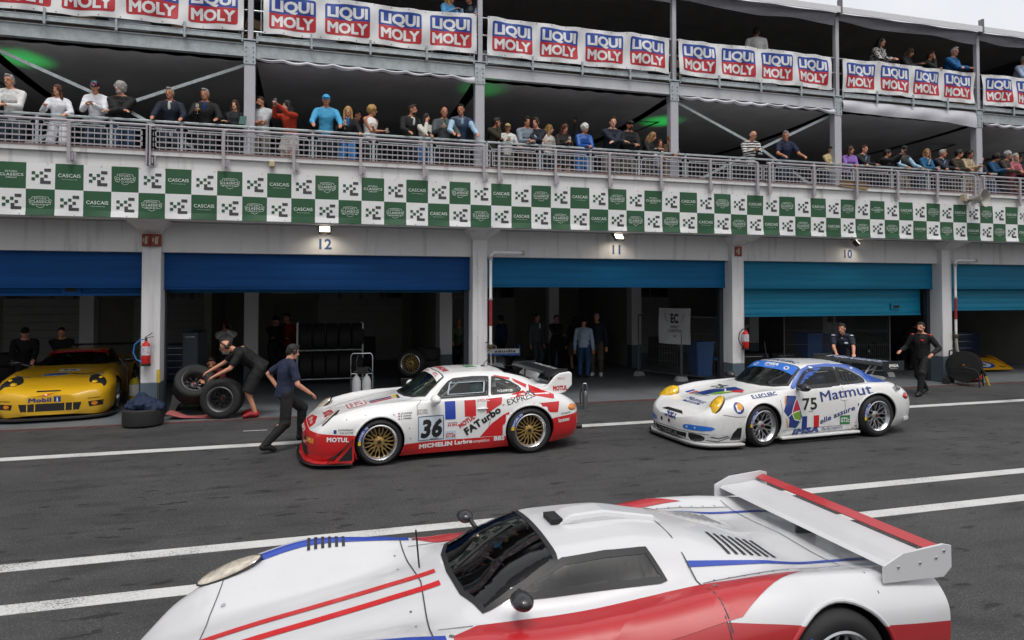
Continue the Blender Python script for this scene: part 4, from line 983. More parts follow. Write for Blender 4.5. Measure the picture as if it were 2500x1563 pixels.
    c.txt(S, 'MICHELIN', .575, .185, .062, M_dwhite, 1, .50, .06, 0, 1, 'l'); c.txt(S, 'Larbre', 1.11, .20, .06, M_dwhite, 1, .27, .05, 0, 1, 'l'); c.txt(S, 'compétition', 1.39, .205, .045, M_dwhite, 1, .26, .01, 0, 1, 'l'); c.txt(S, 'BBS', 1.80, .22, .065, M_dwhite, 1, .17, .05, .1, 2)
    c.txt(S, 'MOTUL', -.575, .375, .06, M_dwhite, -2, .29, .05); c.txt(S, 'CATAMARAN', -.47, .52, .026, M_dblack, 0, .2, .01, .1); c.txt(S, 'SWISS WATCHES', -.46, .485, .02, M_dblack, 0, .18, .01); c.rect(S, -.63, -.59, .485, .535, M_dnavy)
    c.txt(S, 'lenexeu', 2.83, .45, .065, M_dwhite, 4, .2, .03); c.txt(S, 'CATAMARAN', 2.86, .565, .025, M_dblack, 4, .17, .01); c.txt(S, 'M.SUMPTER', 1.95, .915, .035, M_dwhite, 0, .25, .02)
    H = 'H'
    c.rrect(H, -.30, .22, -.36, -.08, .08, M_dred, 0); c.rrect(H, -.285, .205, -.345, -.095, .07, M_dwhite, 1); c.txt(H, 'F.A.T.', -.04, -.24, .11, M_dred, 0, .40, .05, 0, 2); c.txt(H, 'INTERNATIONAL', -.04, -.32, .05, M_dred, 0, .42, .01, 0, 2)
    c.txt(H, 'MOTUL', .10, -.70, .13, M_dred, 0, .42, .05, 0, 1)
    c.rect(H, .02, .09, -.03, .30, M_dnavy); c.rect(H, .13, .20, -.03, .30, M_dred); c.rect(H, .0, .2, .32, .38, mat('decal_yellow', (.6, .42, .03), .4, var=0)); c.rect(H, .06, .3, .36, .40, M_dblack)
    c.poly('F', [(-.40, .50), (.40, .50), (.36, .555), (0, .585), (-.36, .555)], M_dred); c.txt('F', 'Larbre', -.1, .52, .045, M_dwhite, 0, .2, .03); c.txt('F', 'compétition', .14, .52, .035, M_dwhite, 0, .22, 0); c.txt('F', 'MICHELIN', 0, .41, .055, M_dwhite, 0, .5, .04)
    c.rect('F', -.5, .5, .13, .27, M_grille, 0); c.poly('F', [(.45, .33), (.72, .33), (.72, .40), (.47, .40)], M_amber, 1); c.poly('F', [(-.45, .33), (-.72, .33), (-.72, .40), (-.47, .40)], M_amber, 1); c.rect('F', .36, .445, .33, .39, M_grille); c.rect('F', -.445, -.36, .33, .39, M_grille)
    c.poly(S, [(-.70, .12), (-.40, .12), (-.40, .33)], M_dblack, 0)
    c.txt(H, 'PORSCHE', 0, 1.06, .09, M_dred, 0, .72, .05)
    c.poly(H, [(-.575, .90), (.575, .90), (.555, .995), (0, .97), (-.555, .995)], M_dwhite, 2); c.txt(H, 'Larbre', -.22, .915, .05, M_dred, 0, .25, .03, 0, 3); c.txt(H, 'MOTUL', .32, .915, .05, M_dred, 0, .24, .04, 0, 3)
    c.rect(H, -.14, .14, 1.48, 1.66, M_dgreen, 0); c.rect(H, .16, .26, 1.5, 1.62, M_dwhite, 1)
    for k in range(5):
        for yy in (-.3, -.15, 0, .15, .3): c.rect(H, yy-.05, yy+.05, 2.62+k*.05, 2.645+k*.05, M_dblack)
    c.line(S, [(.545, .66), (.55, .80), (.62, .86)], .006, M_bdark); c.line(S, [(1.67, .88), (1.68, .6), (1.60, .29)], .006, M_bdark)
    c.line(H, [(-.55, .53), (-.52, .1), (-.42, -.45), (-.36, -.66)], .007, M_bdark); c.line(H, [(.55, .53), (.52, .1), (.42, -.45), (.36, -.66)], .007, M_bdark)
    for xx, zz in ((-.45, .67), (-.2, .72), (.2, .7), (.42, .5), (.44, .35), (1.94, .78), (2.6, .75)): c.poly(S, ellipse(xx, zz, .009, .009, 8), M_bdark)
    c.on('headlight', H, .655, -.665, (.165, .092, .035), [M_lamp, M_seal], 10, -.004, True, .02, .35)
    c.on('tail_light', S, 3.0, .655, (.10, .05, .02), [M_amber], 8, 0, True)
    mb = MB(); 
    for sg in (-1, 1):
        mb.ell((.80, sg*.93, .885), (.075, .12, .072), None, 16, 10); mb.tube([(.82, sg*.80, .80), (.81, sg*.88, .845)], [.035, .04], 10)
        c.part(mb, 'mirror', [M_dwhite], smooth=True); mb = MB()
    mb = MB(); mb.ell((1.54, -.848, .705), (.09, .02, .014)); c.part(mb, 'door_handle', [M_dwhite], smooth=True)
    c.splitter('splitter', -.98, -.38, .08, .055, .07, M_carb, -1.09); c.splitter('spoiler_tray', -.97, -.38, .045, .071, .095, P36, -1.05); c.flare(0, .325, .362, .016, P36); c.flare(2.272, .345, .385, .016, P36)
    mb = MB(); mb.prism([(-.66, .096), (-.362, .096), (-.362, .40)], 'y', -.962, -.945, 0); mb.add([(-.58, -.9635, .115), (-.385, -.9635, .115), (-.385, -.9635, .32)], [(0, 1, 2)], 1); c.part(mb, 'dive_plane', [P36, M_dblack], recalc=False)
    mb = MB(); mb.bar((-.72, -.95, .10), (-.37, -.99, .41), .03, .012); c.part(mb, 'canard', [M_carb])
    # rear spoiler: white base, two end plates with scoops, black upper plane
    mb = MB(); mb.prism([(2.42, .985), (2.62, .99), (2.98, .945), (3.06, .90), (2.96, .84), (2.6, .92)], 'y', -.60, .60); c.part(mb, 'engine_cover', [M_dwhite], bevel=.02)
    for sg in (-1, 1):
        mb = MB(); a, b = (.66, .72) if sg > 0 else (-.72, -.66)
        mb.prism([(2.46, .86), (2.55, .94), (2.64, .965), (2.78, 1.12), (2.86, 1.165), (3.03, 1.185), (3.07, 1.16), (3.07, .97), (2.95, .86), (2.75, .83)], 'y', a, b); o = c.part(mb, 'spoiler_end_plate', [M_dwhite], bevel=.02)
        mb = MB(); mb.tube([(2.44, sg*.63, .90), (2.62, sg*.63, .89)], .045, 10); mb.build('air_scoop', [M_dwhite], c.root, smooth=True)
        mb = MB(); mb.box(2.60, 2.72, sg*.62-.02, sg*.62+.02, .90, .93); 
        if sg < 0: mb = MB(); mb.text('MOTUL', (2.86, -.7235, .90), (1, 0, 0), (0, 0, 1), .075, .06, 0, .25); mb.text('EVO', (2.88, -.7235, 1.07), (1, 0, 0), (0, 0, 1), .03, 0, 0, .12); mb.build('end_plate_lettering', [M_dred], o)
    mb = MB(); mb.prism([(2.56, 1.165), (2.62, 1.20), (2.80, 1.215), (3.02, 1.20), (3.02, 1.185), (2.80, 1.185), (2.62, 1.165)], 'y', -.61, .76); w = c.part(mb, 'upper_wing', [M_carb], bevel=.004)
    mb = MB(); mb.box(2.64, 3.03, -.626, -.612, 1.11, 1.225); mb.box(2.60, 3.03, .763, .78, 1.08, 1.225); mb.build('wing_end_plate', [M_carb], w)
    mb = MB(); mb.text('FATurbo Express', (2.86, 0, 1.2155), (0, -1, 0), (1, 0, .0), .09, .02, .1, 1.0); mb.build('wing_lettering', [M_dwhite], w)
    for sg in (-.5, .6): mb = MB(); mb.tube([(2.75, sg, .95), (2.78, sg, 1.18)], .015); mb.build('wing_strut', [M_carb], w)
    mb = MB(); mb.tube([(1.80, 0, 1.23), (1.80, 0, 1.26), (1.95, .0, 1.42)], .006, 6); mb.ell((1.80, 0, 1.245), (.04, .04, .02)); c.part(mb, 'aerial', [M_black])
    mb = MB(); mb.tube([(3.1, -.55, .28), (3.3, -.55, .28)], .045, 12); c.part(mb, 'exhaust_pipe', [M_black], smooth=True)
    mb = MB(); mb.tube([(.62, -.12, .90), (.85, -.02, 1.05), (1.04, .08, 1.18)], .009, 6); c.part(mb, 'wiper', [M_black])
    mb = MB(); pr = [(-.095, .87), (-.095, .9)]
    mb.bar((1.08, -.66, 1.08), (1.62, -.66, 1.09), .02, .008); mb.bar((1.04, -.705, .92), (1.60, -.705, .93), .02, .008); mb.bar((1.08, -.66, 1.08), (1.04, -.705, .92), .02, .008); mb.bar((1.62, -.66, 1.09), (1.60, -.705, .93), .02, .008); c.part(mb, 'window_slider', [M_dgrey])
    for x, r, w, y in ((0, .325, .27, .80), (2.272, .345, .31, .80)):
        for sg in (-1, 1): add_wheel(c.root, (x, sg*y, r), 'm%d' % (x > 1), r, w, .245 if x < 1 else .25, 'mesh', sg > 0)
    c.interior(.62, mat('cage_white', (.6, .6, .6), .4, var=0)); c.finish()
    return c
def build_75():
    P75 = car_paint('white_racing_paint', WHT, dirt=.25)
    k = 2.362/2.272
    st = [(x*k*(1.10 if x < 0 else 1.), ys, zs) for x, ys, zs in S911]
    c = Car('racing_car', (6.77, 10.24, 0), R(3.4), 'white and blue racing coupe numbered 75 with yellow headlamps and a tall black rear wing', 'car', st, P75, [(0, .327, .366), (2.362, .351, .392)], 'racing coupes waiting in the pit lane')
    up = lambda q: q.z > .8; X = lambda l: [(x*k, z) for x, z in l]
    # cabin in blue: pillars and roof rail
    S, H = 'S', 'H'
    c.poly(S, X([(.70, .858), (.80, .868), (.92, 1.02), (1.02, 1.115), (1.13, 1.155), (1.45, 1.175), (1.68, 1.168), (1.90, 1.145), (2.07, 1.085), (2.20, 1.01), (2.255, .94), (2.24, .905), (2.62, .895), (2.45, 1.03), (2.25, 1.125), (2.0, 1.19), (1.6, 1.22), (1.2, 1.205), (1.0, 1.15), (.86, 1.04), (.76, .93)]), mat('pillar_blue', (.03, .10, .42), .35, var=0, coat=.6))
    side1 = X([(.82, .872), (.95, 1.01), (1.05, 1.095), (1.15, 1.132), (1.45, 1.15), (1.67, 1.142), (1.68, .888)]); side2 = X([(1.725, .892), (1.72, 1.138), (1.88, 1.12), (2.05, 1.055), (2.17, .985), (2.215, .94), (2.18, .92), (2.05, .905)])
    c.window('door_window', S, side1, M_gl, .05, True, up); c.window('quarter_window', S, side2, M_gl, .045, True, up)
    for i in range(4): x = 1.80+i*.075; c.rect(S, x*k, x*k+.022, .94, 1.08-i*.02, M_dblack, 1)
    c.window('windscreen', H, [(y, x*k) for y, x in [(-.64, .71), (-.5, .555), (-.3, .465), (0, .435), (.3, .465), (.5, .555), (.64, .71), (.61, .81), (.585, .92), (.56, 1.0), (.3, .985), (0, .975), (-.3, .985), (-.56, 1.0), (-.585, .92), (-.61, .81)]], M_glw, .04)
    c.window('rear_window', H, [(y, x*k) for y, x in [(-.47, 2.0), (0, 1.97), (.47, 2.0), (.44, 2.25), (.38, 2.48), (0, 2.5), (-.38, 2.48), (-.44, 2.25)]], M_gld, .03)
    c.poly(H, [(-.575, .845*k), (0, .825*k), (.575, .845*k), (.555, .998*k), (0, .975*k), (-.555, .998*k)], M_dvblue, 2); c.txt(H, 'IMSA', 0, .94, .06, M_dwhite, 0, .34, .06, .15, 3); c.txt(H, 'Performance', 0, .895, .03, M_dwhite, 0, .25, 0, .2, 3)
    for sg in (-.38, .38): c.poly(H, ellipse(sg, .94, .06, .04, 6), M_dwhite, 3); c.poly(H, ellipse(sg, .94, .035, .022, 5), M_dblue, 4)
    c.txt(H, 'E.LECLERC', 0, 1.12, .12, M_dnavy, 0, .75, .03)
    # side livery
    c.txt(S, '75', 1.0, .525, .19, M_dblack, 0, .30, .02, 0, 1); c.txt(S, 'OSCARO', 1.02, .485, .02, M_dblack, 0, .1, .02, .1)
    c.txt(S, 'Matmut', 1.24, .635, .165, M_dnavy, 5.5, 1.03, .01, 0, 1, 'l'); c.txt(S, 'elle assure !', 1.22, .27, .085, M_dnavy, 16, .84, .02, .15, 1, 'l')
    c.rrect(S, 1.63, 1.83, .235, .385, .01, mat('class_green', (.03, .20, .06), .4, var=0)); c.txt(S, 'GT2c', 1.73, .275, .075, M_dwhite, 0, .17, .03, 0, 2)
    c.txt(S, 'IMSA', .64, .142, .085, M_dnavy, 1, .56, .08, .15, 1, 'l'); c.txt(S, 'Performance', 1.25, .155, .055, M_dnavy, 2, .44, 0, .3, 1, 'l')
    c.rect(S, .83, .94, .215, .42, M_dnavy); c.rect(S, 1.08, 1.19, .215, .42, M_dred)
    c.poly(S, [(.40, .54), (.53, .77), (.72, .76), (.83, .42), (.70, .24), (.53, .27), (.54, .40)], M_dnavy, 0)
    c.poly(S, smooth_poly([(.60, .50), (.64, .60), (.73, .70), (.76, .60), (.77, .52), (.70, .50)], 3), mat('decal_crimson', (.5, .01, .05), .35, var=.15, scale=5, coat=.5), 1); c.poly(S, smooth_poly([(.60, .49), (.70, .52), (.78, .50), (.80, .40), (.72, .36), (.64, .40)], 3), M_dlime, 1)
    c.line(S, smooth_poly([(.60, .48), (.65, .61), (.75, .73)], 4)[:8], .014, M_dwhite, 2); c.line(S, [(.47, .42), (.60, .49), (.78, .52)], .014, M_dwhite, 2); c.line(S, [(.60, .49), (.66, .385), (.83, .345)], .014, M_dwhite, 2)
    c.poly(S, [(.46, .62), (.51, .76), (.49, .77), (.44, .66)], M_dorange); c.poly(S, [(.43, .46), (.50, .36), (.52, .26), (.49, .26), (.47, .36)], M_dorange); c.poly(S, [(.72, .25), (.82, .36), (.80, .36), (.70, .25)], M_dgreen, 1)
    c.poly(S, ellipse(-.45, .635, .085, .085, 28), M_dnavy); c.poly(S, ellipse(-.43, .655, .05, .05, 18), M_dorange, 1); c.txt(S, 'L', -.465, .59, .09, M_dwhite, 0, .06, .08, 0, 2)
    c.txt(S, 'E.LECLERC', .10, .775, .05, M_dnavy, 4, .50, .03, 0, 1)
    c.txt(S, 'VAKO', 2.86, .755, .09, M_dblack, 12, .24, .04); c.line(S, [(.36, .72), (.38, .25)], .006, M_bdark); c.line(S, [(1.72, .86), (1.74, .5), (1.66, .22), (.40, .22)], .006, M_bdark); c.line(S, [(-.72, .54), (-.50, .505), (-.30, .50)], .006, M_bdark)
    c.line(S, [(2.02, .50), (1.94, .24)], .006, M_bdark); c.poly(S, ellipse(1.72, .66, .08, .02, 14), M_dwhite, 2)
    for i, (u, z) in enumerate([(1.9, .16), (2.0, .14), (2.05, .19), (1.96, .2), (1.86, .13), (2.03, .24)]): c.poly(S, ellipse(u, z, .03+.01*(i % 2), .008, 7), mat('scuff', (.12, .12, .12), .7, var=.2), 1)
    # bonnet
    c.poly(H, [(-.34, -.42), (-.05, -.42), (.28, .16), (-.02, .20), (-.30, -.05)], M_dnavy, 0); c.poly(H, smooth_poly([(-.02, -.32), (.10, -.30), (.22, -.05), (.08, -.02)], 3), M_dlime, 1); c.poly(H, [(.10, -.12), (.36, .06), (.24, .16), (.12, .0)], M_dred, 1); c.line(H, [(-.36, -.45), (-.1, -.47), (.08, -.40)], .02, M_dgreen, 1)
    c.line(H, [(-.32, -.1), (-.05, .02), (.1, -.1), (.2, -.05)], .025, M_dwhite, 2); c.txt(H, 'Matmut', .10, -.72, .12, M_dnavy, -2, .52, .01, 0, 1); c.rrect(H, -.12, .34, -.80, -.75, .02, M_dnavy, 1); c.txt(H, 'MICHELIN', .12, -.79, .03, M_dwhite, 0, .3, .03, 0, 2)
    c.rect(H, -.52, -.46, -.48, -.30, M_dblue); c.rect(H, -.42, -.36, -.48, -.30, M_dred); c.txt(H, '75', -.35, .02, .2, M_dblack, 0, .28, .02)
    c.txt('F', 'IMSA', .05, .40, .075, M_dnavy, -2, .33, .07, .15); c.poly('F', [(-.30, .485), (.32, .485), (.22, .52), (-.20, .52)], M_dblack, 0)
    for u in (-.16, .06): c.poly('F', ellipse(u-.05, .335, .033, .033, 16), mat('lamp_hole', (.03, .025, .02), .3, var=0), 0)
    for sg in (1, -1):
        c.poly('F', smooth_poly([(sg*.40, .28), (sg*.42, .345), (sg*.66, .36), (sg*.83, .355), (sg*.82, .295), (sg*.6, .275)], 2), M_dvblue, 0); c.poly('F', ellipse(sg*.47, .315, .018, .018, 10), M_dgrey, 1); c.poly('F', ellipse(sg*.62, .32, .014, .014, 10), M_dgrey, 1)
    c.poly('F', [(-.46, .215), (.46, .215), (.42, .11), (-.42, .11)], M_grille, 0); c.txt('F', 'IMSA', 0, .125, .075, mat('grille_grey', (.12, .12, .12), .6, var=0), 0, .62, .06, 0)
    for sg in (1, -1): c.poly('F', smooth_poly([(sg*.50, .225), (sg*.70, .215), (sg*.745, .17), (sg*.68, .115), (sg*.52, .11)], 2), M_dblack, 0)
    c.line('F', [(-.80, .235), (-.4, .24), (0, .24), (.4, .24), (.80, .235)], .008, M_bdark, 1)
    c.poly(S, [(-.60, .14), (-.42, .14), (-.42, .34), (-.50, .33), (-.57, .25)], M_dblack, 1)
    c.line(S, [(-.9, .2), (-.78, .17), (-.64, .215)], .014, M_dblack, 1); c.line(S, [(-.95, .14), (-.78, .12), (-.62, .19)], .014, M_dblack, 1)
    c.on('headlight', H, .675, -.74, (.215, .150, .085), [M_yl, M_seal], 12, -.045, True, .004, .55); c.on('tail_light', S, 3.02, .66, (.09, .05, .02), [M_rl, M_seal], 5, 0, True, .006)
    for sg in (-1, 1):
        mb = MB(); mb.ell((.78, sg*.95, .905), (.08, .14, .065), None, 16, 10); mb.tube([(.80, sg*.78, .86), (.80, sg*.86, .88)], .03, 8); c.part(mb, 'mirror', [M_carb], smooth=True)
    c.splitter('splitter', -1.10, -.38, .06, .045, .062, M_carb, -1.17); c.splitter('spoiler_tray', -1.08, -.38, .03, .063, .095, P75, -1.13); c.flare(0, .327, .366, .014, P75); c.flare(2.362, .351, .392, .014, P75)
    mb = MB(); mb.box(.36, 1.98, -.93, -.84, .09, .13); c.part(mb, 'sill_skirt', [P75], bevel=.012)
    # rear wing on two slotted uprights
    mb = MB(); mb.prism([(2.66, 1.165), (2.70, 1.20), (2.86, 1.195), (3.06, 1.225), (3.07, 1.215), (2.86, 1.165), (2.72, 1.155)], 'y', -.80, .80); w = c.part(mb, 'rear_wing', [M_carb], bevel=.004)
    for sg in (-1, 1):
        mb = MB(); mb.box(2.62, 3.10, sg*.81-.008, sg*.81+.008, 1.08, 1.25); e = mb.build('wing_end_plate', [M_carb], w)
        mb = MB(); y = sg*.42
        for p, q in (((2.62, .98), (2.78, 1.165)), ((2.76, .94), (2.92, 1.17)), ((2.62, .98), (2.76, .94)), ((2.70, 1.07), (2.85, 1.06)), ((2.78, 1.165), (2.92, 1.17)), ((2.66, 1.03), (2.88, 1.12))): mb.bar((p[0], y, p[1]), (q[0], y, q[1]), .03, .012)
        mb.build('wing_upright', [mat('milled_alloy', (.55, .55, .54), .45, .5)], w)
    mb = MB(); mb.text('IMSA', (2.86, -.8195, 1.15), (1, 0, 0), (0, 0, 1), .05, .06, .1, .22); mb.text('Performance', (2.86, -.8195, 1.115), (1, 0, 0), (0, 0, 1), .022, 0, .2, .16); mb.build('wing_end_lettering', [M_dwhite], w)
    mb = MB(); mb.text('Matmut', (2.90, 0, 1.206), (0, -1, 0), (1, 0, .12), .16, .06, .1, 1.5, mi=0); v0 = len(mb.v); mb.text('Matmut', (2.90, -.006, 1.2075), (0, -1, 0), (1, 0, .12), .14, -.005, .1, 1.40, mi=1); mb.build('wing_lettering', [M_dwhite, M_dblue], w)
    mb = MB(); mb.prism([(2.5, 1.005), (2.7, .985), (2.98, .945), (3.06, .90), (2.9, .86), (2.6, .93)], 'y', -.5, .5); c.part(mb, 'engine_cover', [P75], bevel=.02)
    mb = MB(); mb.tube([(1.15, .28, 1.19), (1.08, .30, 1.36), (1.05, .3, 1.55)], .007, 6); c.part(mb, 'aerial', [M_black])
    mb = MB(); mb.tube([(.66, -.05, .92), (.95, .02, 1.09), (1.14, .06, 1.24)], .010, 6); c.part(mb, 'wiper', [M_black])
    for z in (.42, .34, .26): 
        mb = MB(); mb.bar((2.98, -.90, z), (3.14, -.84, z+.01), .02, .05); c.part(mb, 'bumper_slat', [P75])
    for x, r, w_, y in ((0, .327, .27, .80), (2.362, .351, .31, .80)):
        for sg in (-1, 1): add_wheel(c.root, (x, sg*y, r), 's%d' % (x > 1), r, w_, .245 if x < 1 else .25, 'split', sg > 0, R(6) if x < 1 else 0)
    c.interior(.66, M_steel); c.finish()
    return c
def build_yellow():
    PY = car_paint('racing_yellow_paint', (.70, .40, .012), dirt=.12)
    c = Car('racing_car', (-4.83, 15.63, .03), R(96), 'yellow low racing coupe parked nose out in the left garage, red strip across its windscreen', 'car', SGT, PY, [(0, .335, .385), (2.685, .35, .40)])
    S, H, F = 'S', 'H', 'F'; up = lambda q: q.z > .84
    side1 = [(1.12, .885), (1.35, 1.0), (1.55, 1.085), (1.75, 1.10), (2.1, 1.105), (2.25, 1.09), (2.3, .905)]
    c.window('door_window', S, side1, M_gld, .03, True, up)
    c.window('windscreen', H, [(-.64, 1.06), (-.4, .98), (0, .95), (.4, .98), (.64, 1.06), (.60, 1.25), (.54, 1.45), (.5, 1.62), (0, 1.60), (-.5, 1.62), (-.54, 1.45), (-.60, 1.25)], M_glw, .03)
    c.poly(H, [(-.56, 1.50), (.56, 1.50), (.53, 1.635), (0, 1.615), (-.53, 1.635)], M_dred, 2); c.txt(H, 'CORVETTE', 0, 1.53, .07, mat('strip_pink', (.55, .2, .22), .5, var=0), 0, .85, .03, .2, 3)
    c.poly(H, ellipse(-.12, .02, .24, .13, 26, .1), M_dwhite, 0); c.poly(H, ellipse(-.12, .02, .225, .115, 26, .1), M_dvblue, 1); c.txt(H, 'Compu', -.30, -.03, .12, M_dnavy, 4, .40, .03, 0, 2, 'l'); c.txt(H, 'Ware', .12, -.0, .12, M_dblack, 4, .40, .03, 0, 1, 'l')
    c.poly(H, ellipse(.04, .42, .2, .12, 22), M_dwhite, 0); c.txt(H, '50', .04, .36, .13, M_dnavy, 0, .24, .05, 0, 1)
    c.rect(H, .52, .74, -.25, -.18, M_dvblue); c.rect(H, -.74, -.5, -.22, -.17, M_dnavy)
    c.poly(F, [(-.24, .555), (.16, .555), (.14, .575), (-.22, .575)], M_dblack, 1); c.poly(F, [(-.22, .49), (.12, .545), (.14, .55), (-.05, .50)], M_dred, 1)
    c.txt(F, 'Mobil', -.16, .385, .075, M_dnavy, 0, .36, .04, 0, 1); c.rect(F, .06, .17, .375, .475, M_dnavy); c.txt(F, '1', .115, .385, .075, M_dwhite, 0, None, .05, 0, 2)
    c.txt(F, 'MOTOROLA', .70, .395, .025, M_dblack, 2, .2, .02); c.txt(F, 'MOTOROLA', -.72, .395, .025, M_dblack, -2, .18, .02)
    c.poly(F, [(-.50, .35), (.50, .35), (.46, .21), (-.46, .21)], M_grille, 0)
    for u in (-.36, -.24, .24, .36): c.rect(F, u-.008, u+.008, .21, .35, PY, 1)
    for sg in (1, -1):
        c.poly(F, [(sg*.60, .345), (sg*.84, .36), (sg*.83, .26), (sg*.62, .25)], M_dblack, 0); c.poly(F, ellipse(sg*.70, .305, .05, .036, 14), M_amber, 1)
    c.on('headlight', H, .70, -.58, (.24, .135, .03), [M_dblack], 22, .0, True, None, .3)
    for u, w_ in ((.74, -.50), (.66, -.64)): c.on('lamp_projector', H, u, w_, (.055, .055, .03), [M_yl], 0, .02, True)
    c.splitter('splitter', -.98, -.3, .07, .05, .09, M_carb, -1.08)
    for sg in (-1, 1):
        mb = MB(); mb.ell((1.0, sg*1.04, .95), (.07, .13, .06), None, 14, 8); mb.tube([(1.02, sg*.8, .87), (1.0, sg*.95, .92)], .02, 8); c.part(mb, 'mirror', [M_carb], smooth=True)
    mb = MB(); mb.prism([(3.3, 1.12), (3.5, 1.16), (3.6, 1.15), (3.5, 1.13)], 'y', -.9, .9); mb.box(3.35, 3.4, -.4, -.36, .88, 1.13); mb.box(3.35, 3.4, .36, .4, .88, 1.13); c.part(mb, 'rear_wing', [M_carb])
    for x, r, w_ in ((0, .335, .3), (2.685, .35, .33)):
        for sg in (-1, 1): add_wheel(c.root, (x, sg*.82, r), 'y%d' % (x > 1), r, w_, .245, 'split', sg > 0)
    c.interior(1.05, M_steel, zf=.16, top=1.08, belt=.86); c.finish()
def build_near():
    PN = car_paint('white_over_dark_red_paint', (.60, .60, .615), (.40, .02, .025), [(-1.05, .12), (-.7, .36), (.2, .46), (.6, .58), (1.2, .69), (2.0, .70), (2.4, .66), (3.0, .58), (3.7, .50)], dirt=.12)
    c = Car('racing_car', (.02, 4.12, 0), R(.0), 'low white and red sports prototype in the foreground, cut by the lower edge', 'car', SPR, PN, [(0, .32, .36), (2.78, .34, .38)], well=.63)
    S, H, F = 'S', 'H', 'F'; up = lambda q: q.z > .72
    c.window('windscreen', H, [(-.52, .86), (-.3, .79), (0, .77), (.3, .79), (.52, .86), (.49, 1.1), (.44, 1.30), (0, 1.30), (-.44, 1.30), (-.49, 1.1)], M_gld, .03)
    c.window('door_window', S, [(1.0, .79), (1.15, .86), (1.34, .925), (1.6, .935), (1.86, .93), (1.92, .80)], M_gld, .03, True, up)
    RD = mat('cockpit_red', (.42, .015, .02), .35, var=.06, coat=.6)
    for q in (-1, 1): c.poly(H, [(q*.615, .80), (q*.70, .66), (q*.88, .64), (q*.895, 1.4), (q*.90, 2.2), (q*.70, 2.75), (q*.66, 2.3), (q*.63, 1.9), (q*.63, 1.2)], RD, 0)
    for u in (-.72, .72): c.poly(H, [(u-.035, -.6), (u+.035, -.6), (u+.03, .62), (u-.03, .62)], M_dblue, 0)
    for u in (-.09, .09): c.rect(H, u-.03, u+.03, -.8, .70, M_dred, 0)
    for u in (-.5, .5): c.poly(H, [(u-.018, 2.1), (u+.018, 2.1), (u+.018, 3.5), (u-.018, 3.5)], M_dblue, 0)
    for k in range(7):
        x = 2.42+k*.055
        for u in (-.30, .30): c.rect(H, u-.13, u+.13, x, x+.022, M_dblack, 1)
    c.line(H, [(-.93, 2.12), (-.6, 2.10), (.6, 2.10), (.93, 2.12)], .008, M_bdark); c.line(H, [(-.93, .55), (-.56, .56), (0, .60), (.56, .56), (.93, .55)], .008, M_bdark); c.line(S, [(.68, .70), (.70, .2)], .007, M_bdark)
    c.rect(S, .3, 2.3, .14, .20, M_dgreen, 0)
    for xx, yy in ((.65, -.7), (.65, .7), (2.16, -.7), (2.16, .7), (-.55, -.45), (-.55, .45), (3.2, -.5), (3.2, .5)): c.poly(H, ellipse(yy, xx, .014, .014, 12), M_steel, 1)
    c.on('headlight', H, .74, -.55, (.22, .075, .02), [M_lamp, M_seal], 8, .003, True, .012)
    c.splitter('splitter', -1.02, -.3, .06, .04, .06, M_carb, -1.11)
    mb = MB(); mb.prism([(1.42, .99), (1.52, 1.055), (1.75, 1.065), (2.1, 1.0), (2.2, .93)], 'y', -.10, .10); c.part(mb, 'air_scoop', [PN], bevel=.03)
    mb = MB(); mb.box(1.40, 1.475, -.08, .08, 1.003, 1.035); c.part(mb, 'scoop_mouth', [M_grille])
    for sg in (-1, 1):
        mb = MB(); mb.ell((1.02, sg*.70, .85), (.06, .085, .045), None, 18, 10); mb.tube([(1.06, sg*.52, .82), (1.04, sg*.66, .845)], .016, 8); c.part(mb, 'mirror', [M_carb], smooth=True)
    mb = MB(); mb.prism([(3.20, .835), (3.23, .855), (3.36, .86), (3.54, .875), (3.55, .867), (3.38, .842), (3.23, .83)], 'y', -.86, .86); w = c.part(mb, 'rear_wing', [PN], bevel=.003)
    mb = MB(); mb.prism([(3.55, .895), (3.62, .92), (3.63, .912), (3.56, .885)], 'y', -.86, .86); mb.build('wing_flap', [RD], w)
    for sg in (-1, 1):
        mb = MB(); mb.prism([(3.16, .76), (3.60, .75), (3.66, .80), (3.66, .93), (3.60, .945), (3.3, .92), (3.16, .86)], 'y', sg*.872-.008, sg*.872+.008); p = mb.build('wing_end_plate', [PN], w, bevel=.003)
        mb = MB()
        for x, z in ((3.26, .845), (3.42, .852), (3.54, .87), (3.6, .905)): mb.ell((x, sg*.882, z), (.010, .006, .010), None, 8, 6)
        mb.build('bolt', [M_steel], p)
    mb = MB(); mb.box(3.26, 3.42, -.012, .012, .72, .84); mb.build('wing_upright', [M_carb], w)
    # panel joints, fasteners and filler cap
    for u in (-.955, .955): pass
    for yy in (-.60, .60): c.line(H, [(yy, .60), (yy*1.02, .78)], .006, M_bdark); c.line(H, [(yy*1.06, 2.12), (yy*1.02, 2.6), (yy, 3.1)], .006, M_bdark)
    c.line(H, [(-.9, 3.1), (0, 3.12), (.9, 3.1)], .006, M_bdark); c.line(H, [(-.80, -.55), (-.4, -.62), (0, -.64), (.4, -.62), (.80, -.55)], .006, M_bdark); c.line(S, [(2.1, .78), (2.12, .2)], .006, M_bdark)
    for k in range(9):
        for yy in (-.60, .60): c.poly(H, ellipse(yy*1.045, 2.2+k*.1, .006, .006, 8), M_bdark, 1)
    for k in range(8): c.poly(H, ellipse(-.7+k*.2, .50, .007, .007, 8), M_bdark, 1)
    c.poly(H, ellipse(-.34, 2.28, .055, .055, 20), M_steel, 1); c.poly(H, ellipse(-.34, 2.28, .035, .035, 20), M_bdark, 2)
    for k in range(6):
        for u in (-.74, .74): c.rect(H, u-.09, u+.09, -.06+k*.045, -.04+k*.045, M_dblack, 1)
